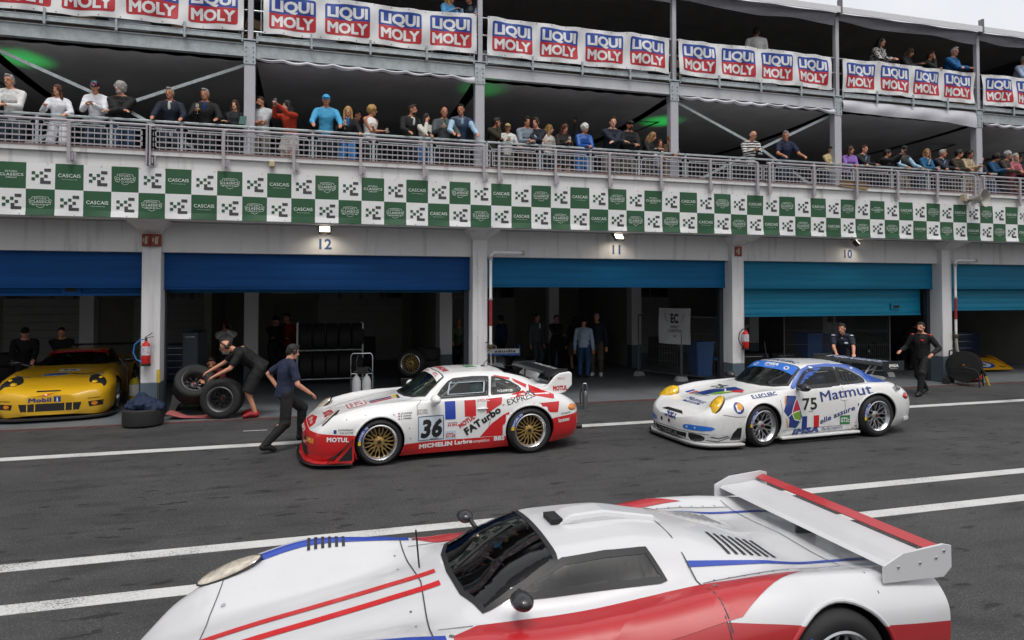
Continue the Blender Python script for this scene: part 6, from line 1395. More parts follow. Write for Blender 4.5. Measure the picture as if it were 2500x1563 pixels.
SPECS = [
 (-5.74, 15.58, 4.95, 0, 1.69, 'clasp', -15, 0, ('shirt', cl("white","#d8d8d6")), ('jeans', lg('#1d2836')), ('short', 'grey'), 0, ('glasses',), 'grey haired man in white shirt with folded hands leaning on the rail, leftmost spectator', None),
 (-4.95, 15.58, 4.95, 0, 1.63, 'glass', -10, 1, ('jacket', cl("teamwhite","#dcdde2")), ('trousers', lg('#d5d5da')), ('long', 'auburn'), 0, ('headset', 'glasses'), 'woman in white team jacket and white trousers wearing a headset', None),
 (-4.28, 15.58, 4.95, 0, 1.74, 'phone', 0, 1, ('jacket', cl("teamwhite","#dcdde2")), ('jeans', lg('#1c2b40')), ('floral', FLORAL), 0, (), 'woman in white team jacket and colourful floral cap looking down at a phone', ('phone', 'L', 'dark phone held by the woman in the floral cap')),
 (-3.80, 15.58, 4.95, 0, 1.70, 'cross', -30, 0, ('jacket', cl("black","#0b0b0d")), ('jeans', lg('#23405e')), ('curly', 'grey'), 0, ('grey_beard',), 'grey haired man in black sweater with arms crossed on the rail', None),
 (-2.91, 15.58, 4.95, 0, 1.74, 'rail', -15, 0, ('jacket', cl("navy","#10182c"), cl("white","#d8d8d6")), ('jeans', lg('#16202e')), ('short', 'grey'), 1, (), 'man in navy jacket over an open white shirt gripping the rail', None),
 (-2.24, 15.58, 4.95, 0, 1.77, 'glass', -15, 0, ('jacket', cl("black","#0b0b0d"), cl("bluetee","#123a86")), ('trousers', lg('#101216')), ('short', 'grey'), 1, (), 'man in black jacket over a blue shirt holding a wine glass', ('glass', 'R', 'wine glass held by the man in the black jacket with blue shirt')),
 (-1.66, 15.58, 4.95, 0, 1.62, 'folded', -15, 1, ('jacket', cl("dark","#101318")), ('trousers', lg('#101216')), ('long', 'brown'), 2, (), 'woman in dark top holding a dark green booklet', ('book', 'R', 'dark green booklet in the hands of the woman in dark top')),
 (-1.12, 15.58, 4.95, -25, 1.74, 'folded', -30, 0, ('tee', cl("polo","#b9bcc0")), ('trousers', lg('#6a665e')), ('short', 'dark'), 1, ('beard',), 'dark bearded man in navy and pale polo shirt looking left', None),
 (-0.55, 15.58, 4.95, -30, 1.66, 'shoot', -30, 1, ('jacket', cl("orange","#a52c0e")), ('skirt', lg('#b9b4ae')), ('long', 'dark'), 2, ('glasses',), 'dark haired woman in orange cardigan taking a picture with her phone', ('phone', 'L', 'red phone raised by the woman in the orange cardigan')),
 (0.21, 15.58, 4.95, 0, 1.85, 'rail', -5, 0, ('shirt', cl("skyblue","#4aa3cf")), ('trousers', lg('#0f1622')), ('cap', cl("capblue","#3f9fd4")), 1, (), 'large man in light blue sweater and light blue cap', None),
 (0.68, 15.58, 4.95, 0, 1.62, 'glass', 0, 1, ('jacket', cl("black","#0b0b0d"), cl("bluetop","#1d6fc0")), ('jeans', lg('#2c6fb0')), ('long', 'blond'), 0, (), 'blonde woman in black jacket over a bright blue top', ('glass', 'R', 'bottle coloured glass held by the blonde woman in black jacket')),
 (0.87, 15.95, 4.95, 25, 1.69, 'down', 45, 0, ('jacket', cl("dark","#101318")), ('trousers', lg('#101216')), ('short', 'dark'), 1, (), 'dark haired man half hidden behind the blonde woman in black', None),
 (1.18, 15.58, 4.95, 35, 1.73, 'folded', 40, 1, ('tank', cl("whitetop","#dddcd9")), ('trousers', lg('#0e0e10')), ('curly', 'blond'), 1, (), 'curly blonde woman in white sleeveless top looking right', ('beer', 'R', 'plastic beer cup held by the woman in the white sleeveless top')),
 (2.06, 15.58, 4.95, 20, 1.77, 'rail', 35, 0, ('jacket', cl("black2","#0d0e12"), cl("white","#d8d8d6")), ('trousers', lg('#0e1420')), ('short', 'brown'), 1, ('beard',), 'man in black coat bending right to talk to the woman in white', None),
 (2.40, 15.58, 4.95, 10, 1.60, 'chin', 30, 1, ('jacket', cl("cream","#d0cdc4")), ('jeans', lg('#2f5f92')), ('long', 'dark'), 1, (), 'dark haired woman in cream jacket resting her chin on her hand', None),
 (2.84, 15.58, 4.95, 0, 1.77, 'glass', 5, 0, ('jacket', cl("greyjkt","#4a4f52"), cl("greenpolo","#0d5a45")), ('trousers', lg('#15161a')), ('bald', 'grey'), 1, (), 'bald smiling man in grey jacket over a green polo', ('beer', 'R', 'beer cup held by the bald man in grey jacket')),
 (3.24, 15.58, 4.95, 0, 1.86, 'rail', -30, 0, ('shirt', cl("paleblue","#9fc0d8"), cl("paleblue","#9fc0d8")), ('trousers', lg('#12151c')), ('short', 'dark'), 1, (), 'dark haired man in quilted blue vest over a pale blue shirt', 'VEST'),
 (4.05, 15.58, 4.95, 30, 1.63, 'chin', 45, 0, ('jacket', cl("olive","#2c2618")), ('trousers', lg('#2a2f1e')), ('short', 'dark'), 3, (), 'man in olive brown jacket with a hand at his face beside the second column', None),
 (4.37, 15.58, 4.95, 0, 1.50, 'glass', -15, 0, ('shirt', cl("white","#d8d8d6")), ('trousers', lg('#4a4c38')), ('cap', cl("beige","#a58c66")), 1, ('glasses',), 'man in white shirt, beige cap and glasses', ('beer', 'R', 'glass held by the man in the beige cap')),
 (4.82, 15.58, 4.95, 0, 1.62, 'clasp', 0, 0, ('shirt', cl("greyzip","#7d8894")), ('trousers', lg('#3a2a1c')), ('thick', 'dark'), 1, (), 'dark haired man in light grey zip sweater', None),
 (5.09, 15.58, 4.95, -15, 1.61, 'cross', -30, 0, ('jacket', cl("navy2","#0f1524")), ('trousers', lg('#15161a')), ('thick', 'brown'), 0, (), 'young man in navy sweater with a hand on his chest', ('beer', 'L', 'cup held by the young man in the navy sweater')),
 (5.52, 15.90, 4.95, 25, 1.67, 'down', 45, 1, ('shirt', cl("cream","#d0cdc4")), ('trousers', lg('#15161a')), ('long', 'blond'), 2, (), 'blonde woman in cream blouse turned away to the right', None),
 (5.77, 15.58, 4.95, 0, 1.56, 'phone', 10, 1, ('shirt', cl("pattern","#1a1614")), ('skirt', lg('#15130f')), ('long', 'auburn'), 0, (), 'brown haired woman in dark patterned blouse looking down', ('glass', 'L', 'wine glass held by the woman in the dark patterned blouse')),
 (6.10, 16.10, 4.95, 150, 1.62, 'oneup', 0, 0, ('jacket', cl("dark","#101318")), ('trousers', lg('#101216')), ('short', 'dark'), 3, (), 'person behind the patterned blouse raising a phone high overhead', ('phone', 'R', 'black phone held high over the heads')),
 (6.29, 15.58, 4.95, 0, 1.56, 'clasp', 15, 1, ('puffer', PUFF), ('jeans', lg('#2469a8')), ('curly', 'white'), 1, (), 'curly white haired person in bright blue quilted jacket', None),
 (7.03, 15.58, 4.95, 0, 1.76, 'cross', -15, 0, ('jacket', cl("navy","#10182c")), ('trousers', lg('#68625a')), ('short', 'brown'), 2, (), 'man in navy sweater leaning on crossed arms', None),
 (7.49, 15.58, 4.95, 0, 1.72, 'clasp', 0, 0, ('jacket', cl("black","#0b0b0d")), ('trousers', lg('#58544c')), ('cap', cl("capblack","#0c0c0e")), 1, ('beard',), 'bearded man in black jacket and black cap', None),
 (8.12, 16.20, 4.95, 170, 1.55, 'down', 0, 0, ('jacket', cl("navy2","#0f1524")), ('trousers', lg('#15161a')), ('short', 'dark'), 1, (), 'dark haired person seen from behind right of the black cap', None),
 (8.08, 15.58, 4.95, 20, 1.52, 'phone', 30, 1, ('jacket', cl("black","#0b0b0d")), ('trousers', lg('#46433e')), ('long', 'light'), 0, (), 'light haired woman in black top beside the third column', None),
 (8.35, 15.58, 4.95, 0, 1.31, 'clasp', -15, 1, ('shirt', cl("white","#d8d8d6")), ('trousers', lg('#2b3550')), ('long', 'brown'), 0, (), 'small girl in white shirt between two women', None),
 (8.68, 15.58, 4.95, -10, 1.45, 'clasp', -30, 1, ('jacket', cl("brownjkt","#4d3826"), cl("white","#d8d8d6")), ('trousers', lg('#a69070')), ('long', 'light'), 1, (), 'woman in brown jacket standing at the third column', None),
 (11.06, 15.58, 4.95, -15, 1.73, 'phone', 30, 0, ('shirt', STRIPE), ('trousers', lg('#14161c')), ('bald', 'grey'), 0, ('glasses',), 'bald man in black and white striped jersey', ('phone', 'L', 'dark phone held by the man in the striped jersey')),
 (12.14, 15.58, 4.95, -10, 1.82, 'rail', -30, 0, ('tee', cl("navytee","#0c1a38")), ('jeans', lg('#182238')), ('short', 'grey'), 1, (), 'grey haired man in navy polo with both hands wide on the rail', None),
 (13.62, 15.58, 4.95, -15, 1.56, 'folded', 15, 1, ('shirt', cl("paleyellow","#c9b887")), ('jeans', lg('#26354a')), ('cap', cl("capolive","#2a2c22")), 1, (), 'woman in pale yellow sweater and dark cap', None),
 (14.20, 15.58, 4.95, -15, 1.48, 'clasp', 30, 1, ('shirt', cl("lilac","#8a66b4")), ('trousers', lg('#15161a')), ('bob', 'brown'), 1, (), 'dark haired woman in lilac shirt', None),
 (14.61, 15.58, 4.95, 0, 1.53, 'cross', 15, 0, ('jacket', cl("dark","#101318"), cl("paleblue","#9fc0d8")), ('trousers', lg('#15161a')), ('short', 'brown'), 0, (), 'man in dark jacket right behind the woman in lilac', None),
 (15.47, 15.58, 4.95, 15, 1.52, 'shoot', 30, 0, ('puffer', cl("blackpuff","#0c0d11")), ('trousers', lg('#101216')), ('thick', 'dark'), 1, (), 'dark haired man in black jacket holding up a pale phone', ('phone', 'L', 'pale phone held up by the man in the black jacket')),
 (16.06, 15.58, 4.95, 0, 1.67, 'rail', -15, 0, ('shirt', cl("paleblue","#9fc0d8")), ('trousers', lg('#6b6356')), ('cap', cl("capbw","#20201f")), 1, ('beard',), 'bearded man in dark quilted vest and black and white cap', 'VEST2'),
 (16.83, 15.58, 4.95, 0, 1.56, 'clasp', -30, 1, ('jacket', cl("denim","#15577e"), cl("white","#d8d8d6")), ('jeans', lg('#1d3550')), ('wavy', 'light'), 0, ('glasses',), 'woman in blue denim jacket with loose brown hair', ('beer', 'L', 'wine glass held by the woman in the denim jacket')),
 (17.37, 15.58, 4.95, 0, 1.57, 'cross', 30, 0, ('jacket', cl("navy","#10182c"), cl("paleblue","#9fc0d8")), ('trousers', lg('#15161a')), ('short', 'grey'), 1, (), 'older man in navy blazer over pale shirt', None),
 (17.96, 15.58, 4.95, 10, 1.60, 'clasp', 30, 0, ('jacket', cl("brownjkt2","#332a1c")), ('trousers', lg('#3a342a')), ('thick', 'dark'), 1, (), 'dark haired man in brown jacket facing the woman in beige', None),
 (18.42, 15.58, 4.95, 0, 1.66, 'phone', 0, 1, ('jacket', cl("beigejkt","#b09a7a"), cl("white","#d8d8d6")), ('trousers', lg('#8a7658')), ('wavy', 'dark'), 1, (), 'dark haired woman in beige jacket holding a cup', ('beer', 'L', 'cup held by the woman in the beige jacket')),
 (18.82, 15.58, 4.95, 0, 1.47, 'clasp', 0, 0, ('jacket', cl("navy2","#0f1524")), ('trousers', lg('#15161a')), ('short', 'dark'), 1, (), 'child in dark top by the fifth column', None),
 (19.42, 15.58, 4.95, 10, 1.61, 'phone', 15, 1, ('jacket', cl("petrol","#0d4468")), ('jeans', lg('#1d3550')), ('curly', 'dark'), 1, ('shades',), 'curly dark haired woman in petrol blue jacket and sunglasses', None),
 (19.83, 15.58, 4.95, 10, 1.66, 'clasp', 15, 0, ('jacket', cl("greybrown","#3a302a")), ('trousers', lg('#15161a')), ('curly', 'grey'), 1, (), 'grey haired person in dark brown coat between petrol and pink jackets', None),
 (20.17, 15.58, 4.95, 0, 1.62, 'clasp', -15, 1, ('puffer', PINK), ('trousers', lg('#4a2a28')), ('wavy', 'grey'), 0, (), 'grey haired woman in pink quilted jacket', None),
 (21.01, 16.00, 4.95, 0, 1.79, 'down', 15, 0, ('jacket', cl("dark","#101318")), ('trousers', lg('#15161a')), ('thick', 'dark'), 1, (), 'dark haired man behind the pink quilted jacket', None),
 (20.77, 15.58, 4.95, -15, 1.60, 'clasp', -15, 0, ('jacket', cl("blackred","#131012")), ('trousers', lg('#15161a')), ('short', 'dark'), 3, (), 'dark haired man in black top at the right edge of the lower rail', None),
 (2.97, 15.75, 7.78, 25, 1.70, 'glass', 30, 1, ('jacket', cl("paleblue2","#4c93c4")), ('trousers', lg('#15161a')), ('long', 'blond'), 0, (), 'blonde woman in light blue jacket at the top edge of the picture', ('glass', 'L', 'wine glass held by the woman in light blue above the banner')),
 (3.50, 15.75, 7.78, -25, 1.79, 'folded', -30, 0, ('shirt', cl("paleblue","#9fc0d8")), ('trousers', lg('#15161a')), ('short', 'dark'), 1, (), 'man in dark vest over pale shirt at the top edge of the picture', 'VEST3'),
 (11.59, 16.00, 7.78, 160, 1.99, 'down', -30, 0, ('shirt', cl("white","#d8d8d6")), ('trousers', lg('#15161a')), ('short', 'dark'), 3, (), 'man in white shirt seen from behind above the fourth banner', None),
 (15.34, 15.75, 7.78, 15, 1.88, 'clasp', 0, 1, ('jacket', SPECK, cl("white","#d8d8d6")), ('jeans', lg('#1d3550')), ('bob', 'dark'), 0, (), 'dark haired woman in black and white speckled jacket above the fifth banner', None),
 (16.40, 15.75, 7.78, 20, 1.70, 'phone', 30, 1, ('jacket', cl("dark","#101318")), ('trousers', lg('#15161a')), ('wavy', 'brown'), 1, (), 'brown haired woman in dark top looking at her phone above the fifth banner', ('phone', 'L', 'phone held by the woman above the fifth banner')),
 (17.27, 15.75, 7.78, 15, 1.72, 'chin', 15, 0, ('jacket', cl("darkgreen","#1b211c")), ('trousers', lg('#15161a')), ('short', 'brown'), 1, (), 'man in dark green sweater holding his hand to his mouth', None),
 (17.96, 15.70, 7.78, 10, 1.79, 'cross', -15, 0, ('jacket', cl("brightblue","#0f5a92")), ('jeans', lg('#1d3550')), ('short', 'white'), 0, ('glasses',), 'white haired man in bright blue jacket leaning over the fifth banner', None),
 (20.80, 15.75, 7.78, 0, 1.85, 'clasp', 15, 0, ('shirt', cl("paleblue3","#a9b9d4")), ('trousers', lg('#15161a')), ('short', 'grey'), 1, (), 'man in pale blue shirt leaning above the last banner at the right edge', None),
]
for X, Y, fl, rz, zt, pose, yaw, fem, top, legs, hair, sk, extra, label, held in SPECS:
    h = max(1.25 if 'child' in label or 'girl' in label else 1.5, min(1.98, zt*1.76/POSEH.get(pose, 1.76)))
    t, J = person(X, Y, fl, rz, h, pose, top, legs, hair, label, yaw, None, bool(fem), sk, extra=extra, group='spectators at the balcony rail' if fl < 6 else 'spectators on the upper deck')
    if isinstance(held, str):
        k = ('vest', 'v', pose); g = garment(J, 'vest', (pose, bool(fem)), bool(fem)); mobj('vest', g, [cl({'VEST': 'vestblue', 'VEST2': 'vestolive', 'VEST3': 'vestnavy'}[held], {'VEST': '#1d3550', 'VEST2': '#23241c', 'VEST3': '#12182a'}[held], .5)], t).scale = (1.06, 1.10, 1.004)
    elif held:
        if held[0] == 'phone': thing_phone(t, J, held[1], held[2], pose in ('shoot', 'oneup'))
        elif held[0] == 'book':
            mb = MB(); mb.box(-.07, .07, -.008, .008, -.10, .10); o = mb.build('booklet', [mat('dark_green_card', (.02, .09, .075), .5)], bevel=.003); o.location = at_hand(t, J, held[1], (0, -.05, .06)); o.rotation_euler = (R(-20), 0, R(-15)); tag(o, held[2], 'booklet')
        else: thing_glass(t, J, held[1], held[2], held[0] == 'beer')
# ---------------------------------------------------------------- people at work in the pit lane and the garages
DK = cl('mech_navy', '#141d38'); DB = cl('mech_black', '#0b0c10'); DR = cl('mech_red', '#7a0f14')
person(-.42, 11.28, 0, 116, 1.72, 'walk', ('tee', DK), ('trousers', cl('workblack', '#0d0d10')), ('short', 'dark'), 'mechanic in navy shirt and black trousers striding past the nose of car 36', 0, 20, False, 0, fine=True, group='crew in the pit lane', extra=('headset',))
person(-1.36, 14.22, .03, -82, 1.84, 'bend', ('tee', DB), ('shorts', cl('workblack', '#0d0d10')), ('bald', 'dark'), 'mechanic in black shirt, shorts and red shoes bending over a loose wheel', 0, None, False, 0, '#8a0d18', True, 'crew in the pit lane', extra=('headset',))[0].scale = (1.24, 1.12, 1.05)
person(-2.05, 15.35, .03, 5, 1.75, 'crouch', ('tee', cl('redblack', '#4a0c10')), ('trousers', DB), ('short', 'dark'), 'crouching mechanic in red and black shirt holding a wheel on its side', 0, 20, False, 1, fine=True, group='crew in the pit lane')
t_, J_ = person(-2.15, 18.6, .03, 5, 1.74, 'shoot', ('shirt', cl('white', '#d8d8d6')), ('trousers', DB), ('cap', cl('capred', '#5a1416')), 'photographer in white shirt and red cap aiming a camera inside the garage', 0, 0, False, 1, group='people inside the garages')
mb = MB(); mb.box(-.07, .07, -.04, .05, -.05, .05); mb.lathe([(.036, -.14), (.04, -.04), (.0, -.04)], axis='y', seg=12); mb.box(-.025, .025, -.03, .03, .05, .07)
o = mb.build('camera', [M_black], bevel=.005); o.location = at_hand(t_, J_, 'L', (.06, -.02, .04)); tag(o, 'black camera held up by the man in the white shirt', 'camera')
person(-1.05, 19.8, .03, 30, 1.80, 'folded', ('jacket', DB), ('trousers', DB), ('cap', cl('capblack', '#0c0c0e')), 'man in black jacket and cap in the dark garage', 15, None, False, 1, group='people inside the garages')
person(-.72, 20.0, .03, -30, 1.86, 'down', ('shirt', DR), ('trousers', DB), ('short', 'dark'), 'man in dark red shirt facing the man in the black cap', -15, None, False, 1, group='people inside the garages')
person(-6.1, 17.4, .03, 15, 1.76, 'push', ('jacket', DB), ('trousers', DB), ('cap', cl('capblack', '#0c0c0e')), 'crew member in black leaning over the side of the yellow car, left', 0, 15, False, 0, group='people inside the garages')
person(-5.55, 17.9, .03, 10, 1.70, 'cross', ('jacket', DB), ('trousers', DB), ('short', 'dark'), 'crew member in black behind the windscreen of the yellow car', 0, 10, False, 0, group='people inside the garages')
for x, y, rz, h, pose, top, leg, hr, lab in (
    (4.15, 20.2, -10, 1.72, 'push', ('shirt', cl('olivetee', '#5d6650')), DB, ('bald', 'grey'), 'bald man in olive shirt beside the middle pillar pipe'),
    (4.9, 21.0, 40, 1.70, 'folded', ('jacket', DB), DB, ('short', 'dark'), 'dark clad visitor left of the hooded group in garage 11'),
    (5.6, 20.6, -140, 1.72, 'down', ('jacket', cl('deepblue', '#10164a')), DB, ('thick', 'dark'), 'visitor in deep blue jacket seen from behind in garage 11'),
    (6.50, 19.84, 25, 1.80, 'down', ('jacket', cl('greycoat', '#4d5054'), cl('white', '#d8d8d6')), cl('greytr', '#3d4044'), ('short', 'dark'), 'man in grey coat over a white shirt in garage 11'),
    (7.05, 19.6, -10, 1.76, 'folded', ('jacket', DB), DB, ('short', 'dark'), 'visitor in black between the grey coat and the long haired woman'),
    (7.6, 19.4, 170, 1.72, 'down', ('jacket', DB), cl('patterned', '#5a564a'), ('long', 'dark'), 'long haired woman in black with a patterned skirt in garage 11'),
    (7.32, 18.05, 150, 1.70, 'down', ('jacket', cl('paleblue4', '#9fb2c8')), cl('jeansblue', '#24476e'), ('cap', cl('capblack', '#0c0c0e')), 'man in pale blue sweater, jeans and dark cap seen from behind'),
    (7.80, 18.25, -30, 1.84, 'down', ('jacket', cl('navy', '#10182c')), cl('khaki', '#4a4234'), ('short', 'grey'), 'tall man in navy jacket, khaki trousers and white trainers')):
    person(x, y, .03, rz, h, pose, top, ('skirt' if 'skirt' in lab else 'trousers', leg), hr, lab, 0, None, 'woman' in lab, 1, '#d8d8d8' if 'trainers' in lab else '#151414', group='people inside the garages')
person(12.30, 13.75, 0, -35, 1.80, 'push', ('tee', cl('navyshirt', '#10172c')), ('trousers', DB), ('short', 'dark'), 'crew man in navy shirt with pale badges behind the wing of car 75', -30, 10, False, 0, fine=True, group='crew in the pit lane', extra=('epaulette',))
person(13.95, 13.0, 0, -72, 1.80, 'stride', ('jacket', cl('suitblack', '#0c0c0f')), ('trousers', cl('suitblack', '#0c0c0f')), ('short', 'dark'), 'crew man in black suit with red flashes walking past garage 10', 0, 5, False, 0, fine=True, group='crew in the pit lane', extra=('stripe', 'beard'))
person(18.0, 17.2, .03, 100, 1.80, 'bend', ('tee', DB), ('trousers', DB), ('short', 'dark'), 'crew man in black bent double beside the yellow open racer', 0, None, False, 3, group='people inside the garages')
a75 = R(3.4); sx, sy = 1.50, -.36
person(6.77+sx*math.cos(a75)-sy*math.sin(a75)+.05, 10.24+sx*math.sin(a75)+sy*math.cos(a75), -.10, -86.6, 1.72, 'sit', ('jacket', cl('overall', '#15233d')), ('trousers', cl('overall', '#15233d')), ('helmet', mat('helmet_blue', (.02, .06, .14), .25, var=.3, scale=6, coat=.8)), 'driver in dark blue overalls and blue helmet seated in car 75', 0, 0, False, 0, group='drivers in their cars')

a36 = R(3.5); sx = 1.46
person(.835+sx*math.cos(a36)-sy*math.sin(a36)+.05, 10.74+sx*math.sin(a36)+sy*math.cos(a36), -.10, -86.5, 1.72, 'sit', ('jacket', cl('overall2', '#1a1d26')), ('trousers', cl('overall2', '#1a1d26')), ('helmet', mat('helmet_teal', (.01, .16, .15), .25, var=.3, scale=6, coat=.8)), 'driver in dark overalls and teal helmet seated in car 36', 0, 0, False, 0, group='drivers in their cars')

# ---------------------------------------------------------------- equipment on the facade
M_lampon = mat('lit_lens', (1., .90, .72), .4, var=0, emit=5.)
for x, rz, lab, e in ((.18, 0, 'lit floodlight above the painted number 12', 7), (6.66, 8, 'lit floodlight above the painted number 11', 6), (13.28, 55, 'lit floodlight turned sideways above the painted number 10', 5)):
    t = empty('floodlight', (x, 14.30, 3.70), R(rz), lab, 'lamp', 'floodlights under the balcony')
    M = Matrix.Rotation(R(-38), 4, 'X'); mb = MB(); mb.xbox(M, .12, .03, .085); 
    for k in range(5): mb.xbox(M @ Matrix.Translation((-.09+k*.045, .04, 0)), .004, .02, .07)
    mb.build('housing', [mat('lamp_housing', (.06, .055, .05), .5)], t, bevel=.008)
    mb = MB(); mb.xbox(M @ Matrix.Translation((0, -.034, 0)), .10, .004, .066); mb.build('lens', [M_lampon], t)
    mb = MB(); mb.bar((-.13, 0, 0), (-.13, .10, .09), .012); mb.bar((.13, 0, 0), (.13, .10, .09), .012); mb.bar((-.13, .10, .09), (.13, .10, .09), .012, .03); mb.build('bracket', [M_black], t)
    l = bpy.data.lights.new('flood_light', 'SPOT'); l.energy = e*2.6; l.color = (1, .87, .68); l.spot_size = R(150); l.spot_blend = .8; l.shadow_soft_size = .08
    lo = bpy.data.objects.new('flood_light', l); link(lo, t); lo.location = (0, -.06, -.05); lo.rotation_euler = (R(28), 0, 0)
for x, face, lab in ((-3.06, 0, 'red fire extinguisher with blue hose hanging on the pillar left of garage 12'), (10.01, 0, 'red fire extinguisher hanging on the pillar between garages 11 and 10')):
    t = empty('fire_extinguisher', (x if face == 0 else x+.2, 14.33, 1.06), 0, lab, 'extinguisher', 'fire extinguishers')
    mb = MB(); mb.lathe([(0, 0), (.078, 0), (.082, .01), (.082, .36), (.06, .42), (.03, .44), (.025, .47), (0, .47)], seg=20); mb.build('cylinder', [M_red], t, smooth=True)
    mb = MB(); mb.lathe([(.0835, .20), (.0835, .37)], seg=20); o = mb.build('instruction_label', [mat('extinguisher_label', (.55, .5, .55), .5, var=.5, scale=30)], t)
    mb = MB(); mb.lathe([(.083, .0), (.0838, 0), (.0838, .045), (.083, .045)], seg=20); mb.build('foot_band', [M_black], t)
    mb = MB(); mb.tube([(0, 0, .47), (0, 0, .52)], .02); mb.bar((-.02, 0, .52), (.13, -.02, .55), .02, .012); mb.bar((-.02, 0, .53), (.11, -.02, .62), .02, .012); mb.build('valve_lever', [M_black], t)
    mb = MB(); mb.tube([(0, 0, .50), (-.10, -.02, .49), (-.19, -.03, .40), (-.21, -.03, .25), (-.16, -.03, .13), (-.10, -.03, .09)], .012, 8); mb.tube([(-.10, -.03, .09), (-.05, -.03, .06)], .022); mb.build('hose', [mat('hose_blue', (.02, .14, .42), .4) if x < 0 else M_black], t, smooth=True)
for x, lab, two in ((-3.0, 'dark red folded fire sign on the pillar left of garage 12', 1), (9.88, 'red fire extinguisher sign on the pillar between garages 11 and 10', 0)):
    mb = MB()
    for sg in ((-1, 1) if two else (1,)):
        if two:
            M = Matrix.Translation((sg*.085, 14.37, 3.44)) @ Matrix.Rotation(sg*R(32), 4, 'Z')
        else: M = Matrix.Translation((0, 14.40, 3.44))
        mb.xbox(M, .095, .008, .12, 0); mb.xbox(M @ Matrix.Translation((.0, -.009, -.015)), .028, .001, .06, 1); mb.xbox(M @ Matrix.Translation((.012, -.009, .055)), .03, .001, .012, 1); mb.xbox(M @ Matrix.Translation((-.06, -.009, .0)), .012, .001, .035, 1)
    mb.v = [(vx+x, vy, vz) for vx, vy, vz in mb.v]
    tag(mb.build('fire_sign', [mat('faded_sign_red', (.22, .03, .015), .5, var=.3), mat('sign_cream', (.42, .38, .28), .6)]), lab, 'sign', 'fire signs on the pillars')
for x, lab in ((3.66, 'white standpipe with red band on the pillar between garages 12 and 11'), (16.57, 'white standpipe with red band on the pillar right of garage 10')):
    t = empty('standpipe', (x, 14.36, 0), 0, lab, 'pipe', 'standpipes on the pillars')
    mb = MB(); mb.tube([(.72, 0, 3.31), (.08, 0, 3.31), (0, 0, 3.24), (0, 0, 1.30)], .032, 12); mb.build('riser', [M_white], t, smooth=True)
    mb = MB(); mb.lathe([(.05, .70), (.05, .76)], (0, 0, 3.31), 'x', 12); mb.lathe([(.045, 3.14), (.05, 3.18), (.045, 3.22)], seg=12); mb.lathe([(.042, 2.28), (.042, 2.32)], seg=12); mb.lathe([(0, .80), (.035, .78), (.035, .76)], (0, 0, 3.31), 'x', 12); mb.build('coupling', [mat('pipe_grey', (.38, .38, .38), .5)], t)
    mb = MB(); mb.lathe([(.0335, 1.72), (.0345, 1.73), (.0345, 2.27), (.0335, 2.28)], seg=12); mb.build('red_band', [mat('band_red', (.26, .02, .025), .6, var=.3, scale=20)], t)
    mb = MB(); mb.lathe([(.05, 1.22), (.06, 1.26), (.05, 1.32)], seg=12); mb.bar((-.12, 0, 1.36), (.02, 0, 1.37), .02); mb.build('valve', [mat('valve_brass', (.10, .07, .04), .5, .6)], t)
    mb = MB(); pts = [(0, 0, 1.22), (.0, -.02, .9), (.06, -.04, .78), (.22, -.05, .68), (.34, -.05, .60)] if x > 10 else [(0, 0, 1.22), (.01, -.02, .8), (.03, -.03, .5)]
    mb.tube(pts, .035 if x > 10 else .016, 10); mb.build('hose', [mat('canvas_hose', (.36, .32, .26), .8)], t, smooth=True)
for x, y0 in ((3.40, 14.40),):
    mb = MB(); mb.tube([(x, 14.40, 3.36), (x, 14.40, .7)], .008, 6)
    for z in (2.9, 2.2, 1.5): mb.box(x-.012, x+.012, 14.395, 14.42, z-.02, z+.02)
    tag(mb.build('cable_conduit', [M_white]), 'thin white conduit running down the front of the middle pillar', 'conduit')
# horn loudspeaker and junction box on the parapet, cardboard sheet
t = empty('horn_loudspeaker', (16.42, 13.62, 4.86), R(12), 'grey horn loudspeaker on the parapet at the right', 'loudspeaker')
mb = MB(); mb.lathe([(.05, .16), (.06, .06), (.10, -.05), (.17, -.17), (.225, -.24), (.23, -.25), (.222, -.25), (.165, -.17), (.095, -.05), (.0, .04)], axis='y', seg=32); mb.build('horn', [mat('horn_grey', (.40, .385, .35), .5, var=.1)], t, smooth=True)
mb = MB(); mb.lathe([(0, -.16), (.028, -.155), (.03, .0)], axis='y', seg=14); mb.build('cone', [mat('horn_pale', (.5, .48, .44), .5)], t, smooth=True)
mb = MB(); mb.lathe([(0, .30), (.075, .29), (.085, .17), (.05, .15)], axis='y', seg=16); mb.build('driver_unit', [M_galv], t, smooth=True)
mb = MB(); mb.bar((-.06, .12, .0), (-.22, .18, .02), .03); mb.box(-.30, -.18, .10, .20, -.05, .12); mb.build('mount', [mat('mount_cream', (.40, .33, .22), .7)], t)
tag(MB().box(-.86, -.76, 13.76, 13.86, 4.85, 4.96).build('junction_box', [mat('box_cream', (.5, .42, .27), .6)], bevel=.01), 'small cream junction box on the parapet over garage 12', 'box')
mb = MB(); mb.xbox(Matrix.Translation((12.75, 13.79, 5.10)) @ Matrix.Rotation(R(4), 4, 'Y') @ Matrix.Rotation(R(-12), 4, 'X'), .42, .004, .09)
tag(mb.build('cardboard_sheet', [mat('cardboard', (.27, .17, .08), .85, var=.15)]), 'brown cardboard sheet tucked under the mauve railing', 'cardboard')

